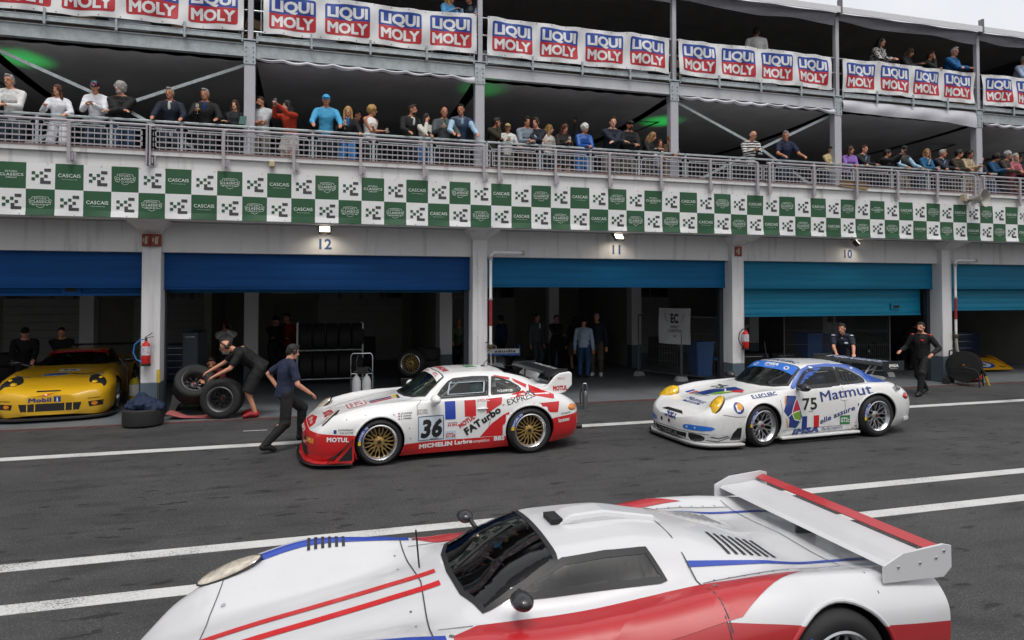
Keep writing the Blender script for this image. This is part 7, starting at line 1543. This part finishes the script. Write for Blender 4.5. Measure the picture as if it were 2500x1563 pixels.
# ---------------------------------------------------------------- garage equipment
def rig_wheel(name, loc, rot, key, r, w, rr, style, label, group=None):
    t = empty(name, loc, 0, label, 'wheel', group); t.rotation_euler = rot
    o = add_wheel(t, (0, 0, 0), key, r, w, rr, style, letter=False, name='rim'); o.rotation_euler = (0, 0, 0)
    return t
rig_wheel('loose_wheel', (-1.70, 14.26, .405), (0, 0, R(-8)), 'slick', .375, .40, .24, 'dish', 'wide slick wheel standing upright under the bending mechanic', 'loose wheels at the left garages')
rig_wheel('loose_wheel', (-2.28, 14.75, .62), (R(-38), R(10), R(8)), 'slick', .375, .40, .24, 'dish', 'wide slick wheel tilted in the hands of the crouching mechanic', 'loose wheels at the left garages')
rig_wheel('loose_wheel', (2.36, 17.3, .66), (0, 0, R(-25)), 'goldw', .345, .30, .25, 'mesh', 'gold mesh racing wheel behind the windscreen of car 36')
mb = MB(); mb.box(2.05, 2.7, 17.1, 17.6, .03, .31); tag(mb.build('wheel_stand', [M_carb], bevel=.02), 'black low stand carrying the gold mesh wheel', 'stand')
# tyre rack
t = empty('tyre_rack', (.55, 18.3, .03), 0, 'grey steel tyre rack with two tiers in garage 12', 'rack')
for x in (-.98, .66):
    mb = MB(); mb.bar((x, 0, 0), (x, 0, 1.62), .035); mb.bar((x, .55, 0), (x, .55, 1.62), .035); mb.bar((x, 0, .95), (x, .55, .95), .03); mb.build('upright', [M_galv], t)
for z in (.18, .92):
    for y in (0, .5): mb = MB(); mb.tube([(-1.0, y, z), (.68, y, z)], .02); mb.build('shelf_rail', [M_galv], t, smooth=True)
tyre_lab = 'black slick tyre standing in the tyre rack in garage 12'
tm = MB(); tm.lathe([(.245, -.14), (.26, -.15), (.31, -.152), (.34, -.13), (.345, -.10), (.345, .10), (.34, .13), (.31, .152), (.26, .15), (.245, .14)], axis='x', seg=40, close=True)
tyre = tag(tm.build('tyre', [M_rubber], smooth=True), tyre_lab, 'tyre', 'tyres in the rack'); k = 0
for z in (.54, 1.29):
    for i in range(5):
        o = tyre if k == 0 else tyre.copy()
        if k: COL.objects.link(o)
        o.location = (-.22+i*.325, 18.55, z); k += 1
for x, y, n, lab in ((2.9, 18.2, 3, 'black tyre in the stack left of the middle pillar'), (-7.2, 19.5, 3, 'black tyre in the stack at the far left'), (-2.6, 17.2, 2, 'black tyre in the stack behind the crouching mechanic')):
    for i in range(n):
        o = tyre.copy(); COL.objects.link(o); o.location = (x, y, .19+i*.31); o.rotation_euler = (0, R(90), 0); o['label'] = lab; o['group'] = lab+'s'
# twin bottle trolley
def bottle_cart(loc, rz, label, cols, hz, group=None):
    t = empty('air_bottle_trolley', loc, rz, label, 'trolley', group)
    mb = MB(); mb.tube([(-.24, .06, .05), (-.24, .06, hz-.06), (-.20, .06, hz), (.20, .06, hz), (.24, .06, hz-.06), (.24, .06, .05)], .014, 8); mb.tube([(-.24, .06, hz*.55), (.24, .06, hz*.55)], .012); mb.build('handle_frame', [M_steel], t, smooth=True)
    for s in (-1, 1):
        mb = MB(); mb.lathe([(0, .06), (.095, .06), (.10, .08), (.10, .40), (.07, .49), (.025, .53), (.025, .57), (0, .57)], (s*.115, -.04, 0), seg=18); mb.build('bottle', [cols], t, smooth=True)
        mb = MB(); mb.lathe([(.0, -.03), (.10, -.03), (.11, 0), (.10, .03), (0, .03)], (s*.27, .08, .11), 'x', 16); mb.build('wheel', [M_rubber], t, smooth=True)
    mb = MB(); mb.tube([(-.16, -.06, .62), (.16, -.06, .62)], .02); mb.box(-.12, .10, -.10, 0, .60, .72); mb.tube([(-.1, -.05, .66), (-.12, -.05, .85), (-.08, 0, 1.0)], .012); mb.lathe([(0, 0), (.045, 0), (.045, .03), (0, .03)], (.1, -.12, .70), 'y', 12); mb.build('regulator', [mat('regulator_dark', (.08, .08, .08), .3, .7)], t)
    mb = MB(); mb.tube([(.05, -.06, .70), (.16, -.1, .72), (.25, -.1, .60), (.27, -.08, .40), (.26, -.05, .2)], .012, 6); mb.build('green_hose', [mat('green_hose_rubber', (.02, .10, .07), .5)], t, smooth=True)
    mb = MB(); mb.box(-.26, .26, -.14, .10, .03, .06); mb.build('base_plate', [M_black], t)
bottle_cart((1.03, 15.9, .03), R(-5), 'chrome trolley with two white air bottles behind the bonnet of car 36', M_white, 1.02)
t = empty('yellow_bottle_trolley', (-3.75, 16.6, .03), R(10), 'yellow and white air bottle with long chrome handles by the left pillar', 'trolley')
mb = MB(); mb.lathe([(0, .02), (.11, .02), (.115, .05), (.115, .42), (.08, .52), (.03, .56), (0, .56)], seg=20); mb.build('bottle', [mat('bottle_yellow', (.55, .42, .02), .4)], t, smooth=True)
mb = MB(); mb.lathe([(.117, .18), (.117, .42)], seg=20); mb.build('bottle_label', [M_white], t)
for s in (-.16, .08): mb = MB(); mb.tube([(s, .1, .05), (s, .1, .75), (s-.16, .02, 1.02)], .013, 8); mb.build('handle', [M_steel], t, smooth=True)
mb = MB(); mb.box(-.2, .14, -.1, .14, .0, .03); mb.tube([(0, 0, .56), (0, 0, .68), (-.06, 0, .72)], .02); mb.build('base', [M_black], t)
t = empty('small_bottle_stand', (5.46, 13.38, 0), 0, 'small chrome gas bottle with hook handle standing on the asphalt behind car 36', 'bottle')
mb = MB(); mb.lathe([(0, 0), (.055, 0), (.055, .30), (.035, .36), (.02, .38), (0, .38)], seg=16); mb.build('bottle', [mat('bottle_grey', (.16, .17, .17), .35, .6)], t, smooth=True)
mb = MB(); mb.tube([(-.05, .03, .0), (-.05, .03, .46), (-.03, .03, .53), (.03, .03, .53), (.05, .03, .46), (.05, .03, .0)], .009, 6); mb.build('hook_handle', [M_steel], t, smooth=True)
mb = MB(); mb.tube([(0, 0, .38), (-.02, -.02, .43), (-.10, -.03, .43), (-.13, -.03, .30), (-.12, -.03, .12)], .014, 6); mb.build('hose', [M_black], t, smooth=True)
# sack lying on a tyre, jack handle, mats and a grey wing panel at the left pillar
o = tyre.copy(); COL.objects.link(o); o.location = (-3.02, 13.98, .17); o.rotation_euler = (0, R(90), 0); o['label'] = 'black tyre lying flat on the apron under the dark blue sack'; del o['group']
mb = MB(); mb.ell((-3.0, 13.98, .40), (.27, .24, .13)); mb.ell((-2.85, 13.94, .34), (.2, .2, .12)); mb.ell((-3.15, 14.0, .36), (.18, .2, .12)); mb.ell((-3.05, 14.02, .50), (.12, .12, .1))
me = remesh(mb, .02, 2, .03, [cl('sackblue', '#12233f')], 'blue_sack'); tag(mobj('blue_sack', me, [cl('sackblue', '#12233f')], None), 'crumpled dark blue cloth sack heaped on a tyre by the left pillar', 'sack')
t = empty('jack_handle', (-2.80, 14.12, .0), 0, 'black jack pole with yellow grip and blue foot leaning on the left pillar', 'jack')
mb = MB(); mb.tube([(0, 0, .12), (-.03, .16, .74)], .022); mb.build('pole', [M_black], t, smooth=True)
mb = MB(); mb.tube([(-.03, .16, .74), (-.04, .19, .98)], .033); mb.build('grip', [mat('grip_yellow', (.45, .33, .02), .5, var=.3)], t, smooth=True)
mb = MB(); mb.lathe([(0, 0), (.05, 0), (.05, .03), (.03, .06), (.03, .14), (.0, .14)], seg=14); mb.tube([(-.1, 0, .04), (.06, 0, .04)], .02); mb.build('foot', [mat('foot_blue', (.02, .10, .32), .35)], t, smooth=True)
vs = []; fs = []; nx, ny = 20, 8
for j in range(ny+1):
    for i in range(nx+1): u, v = i/nx, j/ny; vs.append((-2.70+1.15*u+.05*v, 14.22+.36*v, .05+.10*math.exp(-(u*6)**2)+.02*math.sin(u*5+v*3)+.012*v))
for j in range(ny):
    for i in range(nx): fs.append((j*(nx+1)+i, j*(nx+1)+i+1, (j+1)*(nx+1)+i+1, (j+1)*(nx+1)+i))
mb = MB(); mb.add(vs, fs); o = mb.build('red_mat', [mat('red_felt', (.36, .09, .09), .9, var=.3, scale=60)], smooth=True); sm = o.modifiers.new('s', 'SOLIDIFY'); sm.thickness = .018; tag(o, 'pinkish red felt mat curled at its edge on the apron', 'mat')
vs = []; fs = []
for j in range(5):
    for i in range(19):
        a = PI*i/18; vs.append((-2.34-.40*math.cos(a)*(1-.03*j), 15.2+.10*j, .04+.30*math.sin(a)))
        vs.append((-2.34-(.50+.10*(abs(math.cos(a))))*math.cos(a)*1., 15.2+.10*j, .04+.36*min(1, math.sin(a)*1.6)))
mb = MB()
for i in range(18):
    a0, a1 = PI*i/18, PI*(i+1)/18
    def q(a, out): return (-2.34-(.46 if out else .36)*math.cos(a)*(1.05 if out else 1), .36 if out and .15 < a/PI < .85 else (.04+(.32 if out else .24)*math.sin(a)))
    for y0, y1 in ((15.2, 15.62),):
        A, B, Cc, D = q(a0, 0), q(a1, 0), q(a1, 1), q(a0, 1)
        mb.add([(p[0], y0, p[1]) for p in (A, B, Cc, D)]+[(p[0], y1, p[1]) for p in (A, B, Cc, D)], [(0, 1, 2, 3), (4, 7, 6, 5), (0, 4, 5, 1), (3, 2, 6, 7)])
tag(mb.build('wing_panel', [mat('bare_panel', (.25, .25, .24), .6, var=.25)]), 'bare grey wheel arch panel resting on the floor beside the crouching mechanic', 'panel')
# tall cupboards and benches
def cupboard(name, x0, x1, y0, y1, h, m, label, n=4, cat='cabinet'):
    t = empty(name, ((x0+x1)/2, (y0+y1)/2, .03), 0, label, cat); w, d = (x1-x0)/2, (y1-y0)/2
    mb = MB(); mb.box(-w, w, -d, d, .06, h); mb.build('carcass', [m], t, bevel=.01)
    for i in range(n):
        a = .10+(h-.14)*i/n; b = .10+(h-.14)*(i+1)/n-.015; mb = MB(); mb.box(-w+.02, w-.02, -d-.015, -d, a, b); f = mb.build('drawer', [m], t, bevel=.004)
        mb = MB(); mb.bar((-w*.6, -d-.025, b-.03), (w*.6, -d-.025, b-.03), .014); mb.build('handle', [M_steel], f)
    mb = MB(); 
    for sx_ in (-1, 1): mb.tube([(sx_*w*.8, -d*.6, 0), (sx_*w*.8, -d*.6, .06)], .03); mb.tube([(sx_*w*.8, d*.6, 0), (sx_*w*.8, d*.6, .06)], .03)
    mb.build('castors', [M_black], t)
GD = mat('cabinet_grey_blue', (.035, .045, .06), .5, var=.15); TB = mat('toolbox_navy', (.02, .035, .09), .35); FC = mat('flight_case_black', (.012, .012, .013), .6)
cupboard('tool_cabinet', -2.70, -2.40, 15.9, 17.2, 1.55, GD, 'tall dark grey cabinet just right of the left pillar', 1)
cupboard('tool_cabinet', -4.2, -3.2, 20.2, 20.8, 1.0, TB, 'low dark tool cabinet behind the yellow car', 5)
cupboard('tool_cabinet', 17.9, 19.5, 21.8, 22.5, 1.25, M_white, 'white drawer cabinet at the back of garage 9', 6)
cupboard('tool_cabinet', 20.2, 22.0, 18.2, 18.9, 1.05, TB, 'wide navy tool chest behind the yellow open racer', 4)
cupboard('flight_case', 11.55, 12.9, 17.3, 18.0, .62, FC, 'black flight case low behind the wing of car 75', 1, 'case'); cupboard('flight_case', 13.0, 13.9, 17.3, 18.0, .62, FC, 'black flight case under the wing tip of car 75', 1, 'case')
cupboard('work_bench', 10.6, 11.3, 19.8, 20.5, .95, FC, 'dark bench left of the navy shirted crew man', 2, 'bench'); cupboard('work_bench', 8.3, 9.4, 21.0, 21.7, 1.0, FC, 'dark bench at the back of garage 11', 2, 'bench')
cupboard('work_bench', -.1, 1.9, 22.6, 23.2, .95, FC, 'dark bench behind the tyre rack', 2, 'bench')
# wire fence panels, cloth with team mark, blue bins, fuel cart
def fence(x0, y0, x1, y1, label, h=1.75):
    t = empty('fence_panel', (x0, y0, .03), math.atan2(y1-y0, x1-x0), label, 'fence', 'wire fence panels in the garages'); L = math.hypot(x1-x0, y1-y0)
    mb = MB(); mb.tube([(0, 0, .05), (0, 0, h)], .022); mb.tube([(L, 0, .05), (L, 0, h)], .022); mb.tube([(0, 0, h), (L, 0, h)], .02); mb.tube([(0, 0, .16), (L, 0, .16)], .02); mb.build('frame', [mat('fence_grey', (.16, .165, .17), .5, .4)], t, smooth=True)
    mb = MB(); n = int(L/.055)
    for i in range(1, n): mb.bar((L*i/n, 0, .16), (L*i/n, 0, h), .0065)
    for z in (.5, .9, 1.3): mb.bar((0, .008, z), (L, .008, z), .007)
    mb.build('wire_mesh', [mat('fence_grey', (.16, .165, .17))], t)
    for x in (.02, L-.02): mb = MB(); mb.prism([(-.16, 0), (.16, 0), (.07, .12), (-.07, .12)], 'x', x-.09, x+.09); mb.build('foot_block', [M_white if 'middle' in label else M_sect], t)
fence(9.05, 18.1, 9.62, 16.7, 'wire fence panel nearest the inner pillar in garage 11'); fence(9.62, 16.65, 10.3, 15.4, 'middle wire fence panel in garage 11 in front of the blue bin')
fence(13.1, 16.9, 14.4, 16.4, 'wire fence panel with blue board at garage 10'); fence(14.45, 16.4, 15.9, 15.9, 'wire fence panel at the right side of garage 10')
t = empty('team_cloth', (9.35, 17.1, 1.05), 0, 'white cloth with the black EC team mark hung on the wire fence', 'banner')
d = Vector((.68, -1.35, 0)).normalized(); T = Vector((9.30, 17.32, 1.02)); mb = MB(); W_, H_ = 1.02, .98
def onc(u, w): p = T+d*(u*W_)+Vector((-.03, -.045, 0))+Vector((-d.y, d.x, 0))*(-.02*math.sin(u*6+w*4)); return Vector((p.x, p.y, T.z+w*H_+.04*(u-.5)**2))
g = [(i/12, j/12) for j in range(13) for i in range(13)]; mb.add([onc(*q)-t.location for q in g], [(j*13+i, j*13+i+1, (j+1)*13+i+1, (j+1)*13+i) for j in range(12) for i in range(12)], 0)
def put(st, u, w, h, fit, bold):
    vs_, fs_, w_ = text_geo(st, bold); k = fit/w_; v2, f2 = cut_grid([((u-fit/2+x*k), w+y*h, l) for x, y, l in vs_], fs_, .08)
    nn = Vector((-.9, -.45, 0)); mb.add([onc(x, z)+nn*(.006-l)-t.location for x, z, l in v2], f2, 1)
put('EC', .5, .60, .26, .26, .05); put('ESPRIT', .5, .44, .08, .26, .02); put('COMPETITION', .5, .33, .08, .42, .02); put('V', .5, .18, .08, .1, .02)
for s in (-1, 1):
    for a, b in (((.18, .86), (.40, .82)), ((.18, .86), (.24, .64)), ((.24, .64), (.34, .60))):
        p, q = [onc(.5+s*(x-.5), z)+Vector((-.9, -.45, 0))*.006-t.location for x, z in (a, b)]; mb.bar(p, q, .018, .002, 1)
mb.build('printed_cloth', [mat('cloth_white_dim', (.62, .62, .64), .8), M_bdark], t, recalc=False)
def bin_(x, y, m, label, h=1.0):
    t = empty('wheeled_bin', (x, y, .03), 0, label, 'bin'); mb = MB(); mb.add([(-.22,-.22,.08),(.22,-.22,.08),(.22,.22,.08),(-.22,.22,.08),(-.27,-.28,h),(.27,-.28,h),(.27,.28,h),(-.27,.28,h)], [(3,2,1,0),(4,5,6,7),(0,1,5,4),(1,2,6,5),(2,3,7,6),(3,0,4,7)]); mb.build('tub', [m], t, bevel=.02)
    mb = MB(); mb.box(-.28, .28, -.30, .29, h, h+.05); mb.tube([(-.2, .30, h), (-.2, .36, h+.02), (.2, .36, h+.02), (.2, .30, h)], .015); mb.build('lid', [m], t, bevel=.015)
    for s in (-1, 1): mb = MB(); mb.lathe([(0, -.03), (.09, -.03), (.10, 0), (.09, .03), (0, .03)], (s*.2, .22, .10), 'x', 14); mb.build('wheel', [M_rubber], t, smooth=True)
BB = mat('bin_blue', (.02, .10, .30), .5); bin_(10.35, 16.9, BB, 'blue wheeled bin behind the wire fence in garage 11'); bin_(14.2, 17.2, BB, 'blue wheeled bin behind the fence at garage 10', 1.15); bin_(14.75, 17.4, mat('bin_darkblue', (.012, .03, .10), .5), 'dark blue bin behind the fence, further right', 1.1)
t = empty('fuel_cart', (9.95, 15.05, .03), R(-10), 'small dark service cart with blue top and red diamond label left of car 75 windscreen', 'cart')
mb = MB(); mb.box(-.22, .22, -.15, .15, .10, .16); 
for sx_ in (-.2, .2):
    for sy_ in (-.13, .13): mb.bar((sx_, sy_, 0), (sx_, sy_, .72), .02)
mb.build('frame', [M_black], t); mb = MB(); mb.box(-.25, .25, -.17, .17, .70, .76); mb.build('top_tray', [mat('tray_blue', (.02, .13, .45), .4)], t, bevel=.01)
mb = MB(); mb.lathe([(0, .16), (.10, .16), (.10, .42), (.05, .5), (0, .5)], (.02, 0, 0), seg=14); mb.tube([(.1, -.1, .3), (.18, -.15, .5), (.08, -.15, .62)], .012); mb.build('canister', [mat('canister_grey', (.2, .2, .2), .3, .6)], t, smooth=True)
mb = MB(); mb.box(-.20, -.06, -.165, -.155, .12, .30, 0); mb.add([(-.13, -.167, .13), (-.075, -.167, .21), (-.13, -.167, .29), (-.185, -.167, .21)], [(0, 1, 2, 3)], 1); mb.build('warning_plate', [M_white, M_red], t)
mb = MB(); mb.text('GOODYEAR', (0, -.172, .80), (1, 0, 0), (0, 0, 1), .07, .03, .1, .48); mb.bar((-.25, -.165, .84), (.25, -.165, .84), .008, .008, 1); mb.bar((-.25, -.165, .79), (.25, -.165, .79), .006, .006, 1); mb.bar((-.25, -.165, .76), (-.25, -.165, .86), .01, .01, 1); mb.bar((.25, -.165, .76), (.25, -.165, .86), .01, .01, 1); mb.build('top_lettering', [mat('letter_grey', (.35, .36, .38), .6), M_black], t, recalc=False)
# hose reel cart and red compressor at the right pillar
t = empty('hose_reel', (16.35, 13.95, 0), R(28), 'black hose reel on a tubular stand in front of the right pillar', 'hose reel')
mb = MB(); mb.lathe([(.08, -.13), (.40, -.13), (.40, -.11), (.10, -.11), (.10, .11), (.40, .11), (.40, .13), (.08, .13)], (0, 0, .50), 'x', 32, close=True); mb.build('drum', [mat('reel_black', (.014, .014, .015), .6)], t, smooth=True)
mb = MB(); mb.lathe([(.10, -.105), (.33, -.105), (.35, 0), (.33, .105), (.10, .105)], (0, 0, .50), 'x', 32); mb.build('wound_hose', [mat('hose_tan', (.42, .20, .08), .6, bump=.5, bscale=30)], t, smooth=True)
mb = MB()
for s in (-.2, .2): mb.tube([(s, -.38, 0), (s, -.36, .36), (s, -.28, .46), (s, 0, .50), (s, .30, .46), (s, .34, .04)], .018, 8); mb.tube([(s, .30, .46), (s, .28, .90)], .018, 8)
mb.tube([(-.2, .28, .90), (.2, .28, .90)], .018, 8); mb.build('stand', [M_black], t, smooth=True)
for s in (-.24, .24): mb = MB(); mb.lathe([(0, -.04), (.09, -.04), (.10, 0), (.09, .04), (0, .04)], (s, .36, .10), 'x', 16); mb.build('wheel', [M_rubber], t, smooth=True)
mb = MB(); mb.tube([(.06, -.34, .52), (.10, -.42, .36), (.12, -.44, .28)], .03, 8, 0); mb.tube([(.12, -.44, .28), (.20, -.50, .03)], .03, 8, 1); mb.build('nozzle', [M_black, mat('nozzle_yellow', (.55, .36, .03), .5)], t, smooth=True)
t = empty('compressor', (16.95, 14.25, .0), 0, 'red compressor with round tank behind the hose reel', 'compressor')
mb = MB(); mb.lathe([(0, -.26), (.09, -.25), (.14, -.2), (.14, .2), (.09, .25), (0, .26)], (0, 0, .20), 'x', 20); mb.build('tank', [M_red], t, smooth=True)
mb = MB(); mb.ell((.0, 0, .38), (.16, .12, .09)); mb.box(-.02, .16, -.13, -.11, .30, .40); mb.build('motor_cover', [M_red], t, smooth=True)
mb = MB(); mb.box(-.24, .24, -.12, .12, .0, .05); mb.lathe([(0, -.03), (.07, -.03), (.07, .03), (0, .03)], (.27, 0, .08), 'x', 14); mb.build('base', [M_black], t)
mb = MB(); mb.text('S', (.07, -.135, .32), (1, 0, 0), (0, 0, 1), .05, .05, .2); mb.build('letter_mark', [M_dwhite], t)
# open racers: wing and hoop behind car 36, yellow nose on the right
def racer(loc, rz, label, body_m, extra):
    t = empty('open_racer', loc, rz, label, 'car', 'open wheel racers in the garages')
    st = [(-1.25, .34, .10, .20), (-1.0, .42, .08, .30), (-.4, .34, .08, .46), (.2, .36, .08, .56), (.7, .42, .08, .60), (1.3, .46, .08, .62), (1.9, .40, .1, .66), (2.5, .26, .14, .52)]
    mb = MB()
    for x, w, z0, z1 in st:
        for k in range(16):
            a = 2*PI*k/16; ca, sa = math.cos(a), math.sin(a); mb.v.append((x, w*abs(ca)**.6*(1 if ca > 0 else -1), (z0+z1)/2+(z1-z0)/2*abs(sa)**.6*(1 if sa > 0 else -1)))
    for i in range(len(st)-1):
        for k in range(16): mb.f.append((i*16+k, i*16+(k+1) % 16, (i+1)*16+(k+1) % 16, (i+1)*16+k)); mb.m.append(0)
    mb.f += [tuple(range(16)), tuple(range(len(st)*16-16, len(st)*16))]; mb.m += [0, 0]
    mb.build('body', [body_m], t, smooth=True, angle=60)
    mb = MB(); mb.ell((.75, 0, .60), (.42, .26, .07), None, 18, 8); mb.build('cockpit_opening', [M_black], t, smooth=True)
    mb = MB(); mb.tube([(1.25, -.22, .58), (1.28, -.18, .86), (1.28, 0, .97), (1.28, .18, .86), (1.25, .22, .58)], .03, 8); mb.build('roll_hoop', [mat('hoop_white', (.5, .5, .5), .4)], t, smooth=True)
    for x, y, r, w in ((-.35, .68, .27, .26), (2.1, .72, .33, .38)):
        for s in (-1, 1):
            add_wheel(t, (x, s*y, r), 'o%d' % (x > 1), r, w, .17 if x < 1 else .20, 'split', s > 0, letter=False)
            mb = MB(); mb.tube([(x-.15, s*.3, r+.06), (x, s*y*.85, r+.05), (x+.2, s*.3, r+.06)], .014, 6); mb.build('wishbone', [M_steel], t)
    mb = MB(); mb.prism([(2.45, .84), (2.55, .88), (2.80, .92), (2.82, .90), (2.6, .845)], 'y', -.62, .62); mb.box(2.60, 2.64, -.02, .02, .5, .86); w = mb.build('rear_wing', [body_m], t)
    extra(t, w)
    return t
def ex1(t, w):
    for s in (-1, 1): mb = MB(); mb.box(2.40, 2.86, s*.63-.008, s*.63+.008, .72, 1.0); mb.build('wing_end_plate', [M_dvblue], w)
    mb = MB(); mb.box(2.83, 2.85, -.62, .62, .80, .92, 0); mb.box(2.83, 2.851, -.62, .62, .745, .80, 2); mb.text('FLY  saudia', (2.853, 0, .825), (0, 1, 0), (0, 0, 1), .075, .03, .1, 1.05, 1); mb.build('wing_panel', [M_dwhite, M_dblack, M_dvblue], w, recalc=False)
    mb = MB(); mb.text('saudia', (1.1, -.475, .34), (1, 0, 0), (0, 0, 1), .1, .02, 0, .5); mb.build('body_lettering', [M_dblack], t)
racer((5.0, 20.3, .03), R(-98), 'white open wheel racer with a lettered rear wing behind car 36', mat('racer_white', (.55, .55, .55), .35, coat=.5), ex1)
def ex2(t, w):
    mb = MB(); mb.prism([(-1.75, .07), (-1.7, .09), (-1.2, .30), (-.95, .36), (-.9, .10)], 'y', -.80, .80); n = mb.build('nose', [mat('racer_yellow', (.66, .33, .01), .3, coat=.7)], t, bevel=.02)
    for s in (-1, 1): mb = MB(); mb.prism([(-1.75, .05), (-.85, .05), (-.85, .42), (-1.05, .42), (-1.7, .12)], 'y', s*.81-.01, s*.81+.01); mb.build('nose_fence', [MATS['racer_yellow']], n)
    mb = MB(); a = math.atan2(.21, .5); c0 = Vector((-1.45, 0, .195)); uu = Vector((.5, 0, .21)).normalized(); nn = Vector((-.21, 0, .5)).normalized()
    for rx, ry, mi, l in ((.42, .22, 0, .004), (.30, .15, 1, .006)):
        pts = [c0+Vector((0, -rx*math.cos(q*PI/12), 0))+uu*(ry*math.sin(q*PI/12))+nn*l for q in range(24)]; mb.add(pts, [tuple(range(24))], mi)
    mb.text('18', c0-uu*.07+nn*.009, (0, -1, 0), uu, .15, .04, 0, .24, 2); mb.text('FINA', c0-uu*.18+Vector((0, .58, 0))+nn*.006, (0, -1, 0), uu, .07, .02, 0, .2, 2); mb.text('FINA', c0-uu*.18+Vector((0, -.62, 0))+nn*.006, (0, -1, 0), uu, .07, .02, 0, .2, 2)
    mb.build('nose_number', [M_dblue, mat('number_pale', (.5, .56, .6), .4), M_dblack], n, recalc=False)
    mb = MB(); mb.tube([(.2, -.3, .6), (.3, -.32, .75)], .012); mb.ell((.3, -.34, .80), (.03, .08, .045)); mb.build('mirror', [M_steel], t, smooth=True)
racer((19.75, 17.6, .03), R(86), 'yellow open racer with a wide flat nose and number 18 at the right edge', mat('racer_navy', (.02, .03, .09), .35, coat=.5), ex2)
mb = MB(); mb.ell((18.55, 16.5, .80), (.15, .17, .15), None, 20, 12, 0); mb.ell((18.55, 16.40, .74), (.12, .10, .08), None, 16, 8, 1); mb.box(18.47, 18.66, 16.33, 16.345, .66, .72, 1)
tag(mb.build('helmet', [M_white, M_black], smooth=True), 'white helmet beside the yellow open racer', 'helmet')
mb = MB(); mb.box(18.3, 18.8, 16.3, 16.75, .03, .65); tag(mb.build('plastic_crate', [M_carb], bevel=.02), 'dark crate under the white helmet', 'crate')
# folding chairs and tables of the upper deck, seen under the banners
def chair(loc, rz):
    t = empty('folding_chair', loc, rz, 'light wooden folding chair on the upper deck under the banners', 'chair', 'folding chairs on the upper deck')
    mb = MB(); mb.box(-.2, .2, -.2, .2, .43, .46); mb.build('seat', [M_wood], t); mb = MB(); mb.box(-.2, .2, .19, .21, .65, .85); mb.build('backrest', [M_wood], t)
    for s in (-1, 1):
        mb = MB(); mb.bar((s*.21, -.22, 0), (s*.21, .2, .86), .03, .02); mb.build('leg', [M_wood], t); mb = MB(); mb.bar((s*.18, .22, 0), (s*.18, -.16, .45), .03, .02); mb.build('leg', [M_wood], t)
    return t
ch0 = None
rr = random.Random(3)
for i in range(26):
    loc = (-6+i*1.08+rr.uniform(-.3, .3), 16.2+rr.uniform(-.2, .9), 7.78); rz = rr.uniform(0, 6.28)
    if ch0 is None: ch0 = chair(loc, rz); continue
    c2 = ch0.copy(); COL.objects.link(c2); c2.location = loc; c2.rotation_euler = (0, 0, rz)
    for q in ch0.children: z = q.copy(); COL.objects.link(z); z.parent = c2
for i in range(7):
    x = -4+i*4.1; mb = MB(); mb.lathe([(0, .74), (.4, .74), (.42, .70), (.44, .40), (.48, 0)], (0, 0, 0), seg=20)
    tag(mb.build('cloth_table', [cl('tablecloth', '#a8abb8')], smooth=True, loc=(x, 16.9, 7.78)), 'round table with pale cloth to the floor on the upper deck', 'table', 'cloth covered tables on the upper deck')

bpy.data.scenes.remove(TMP)
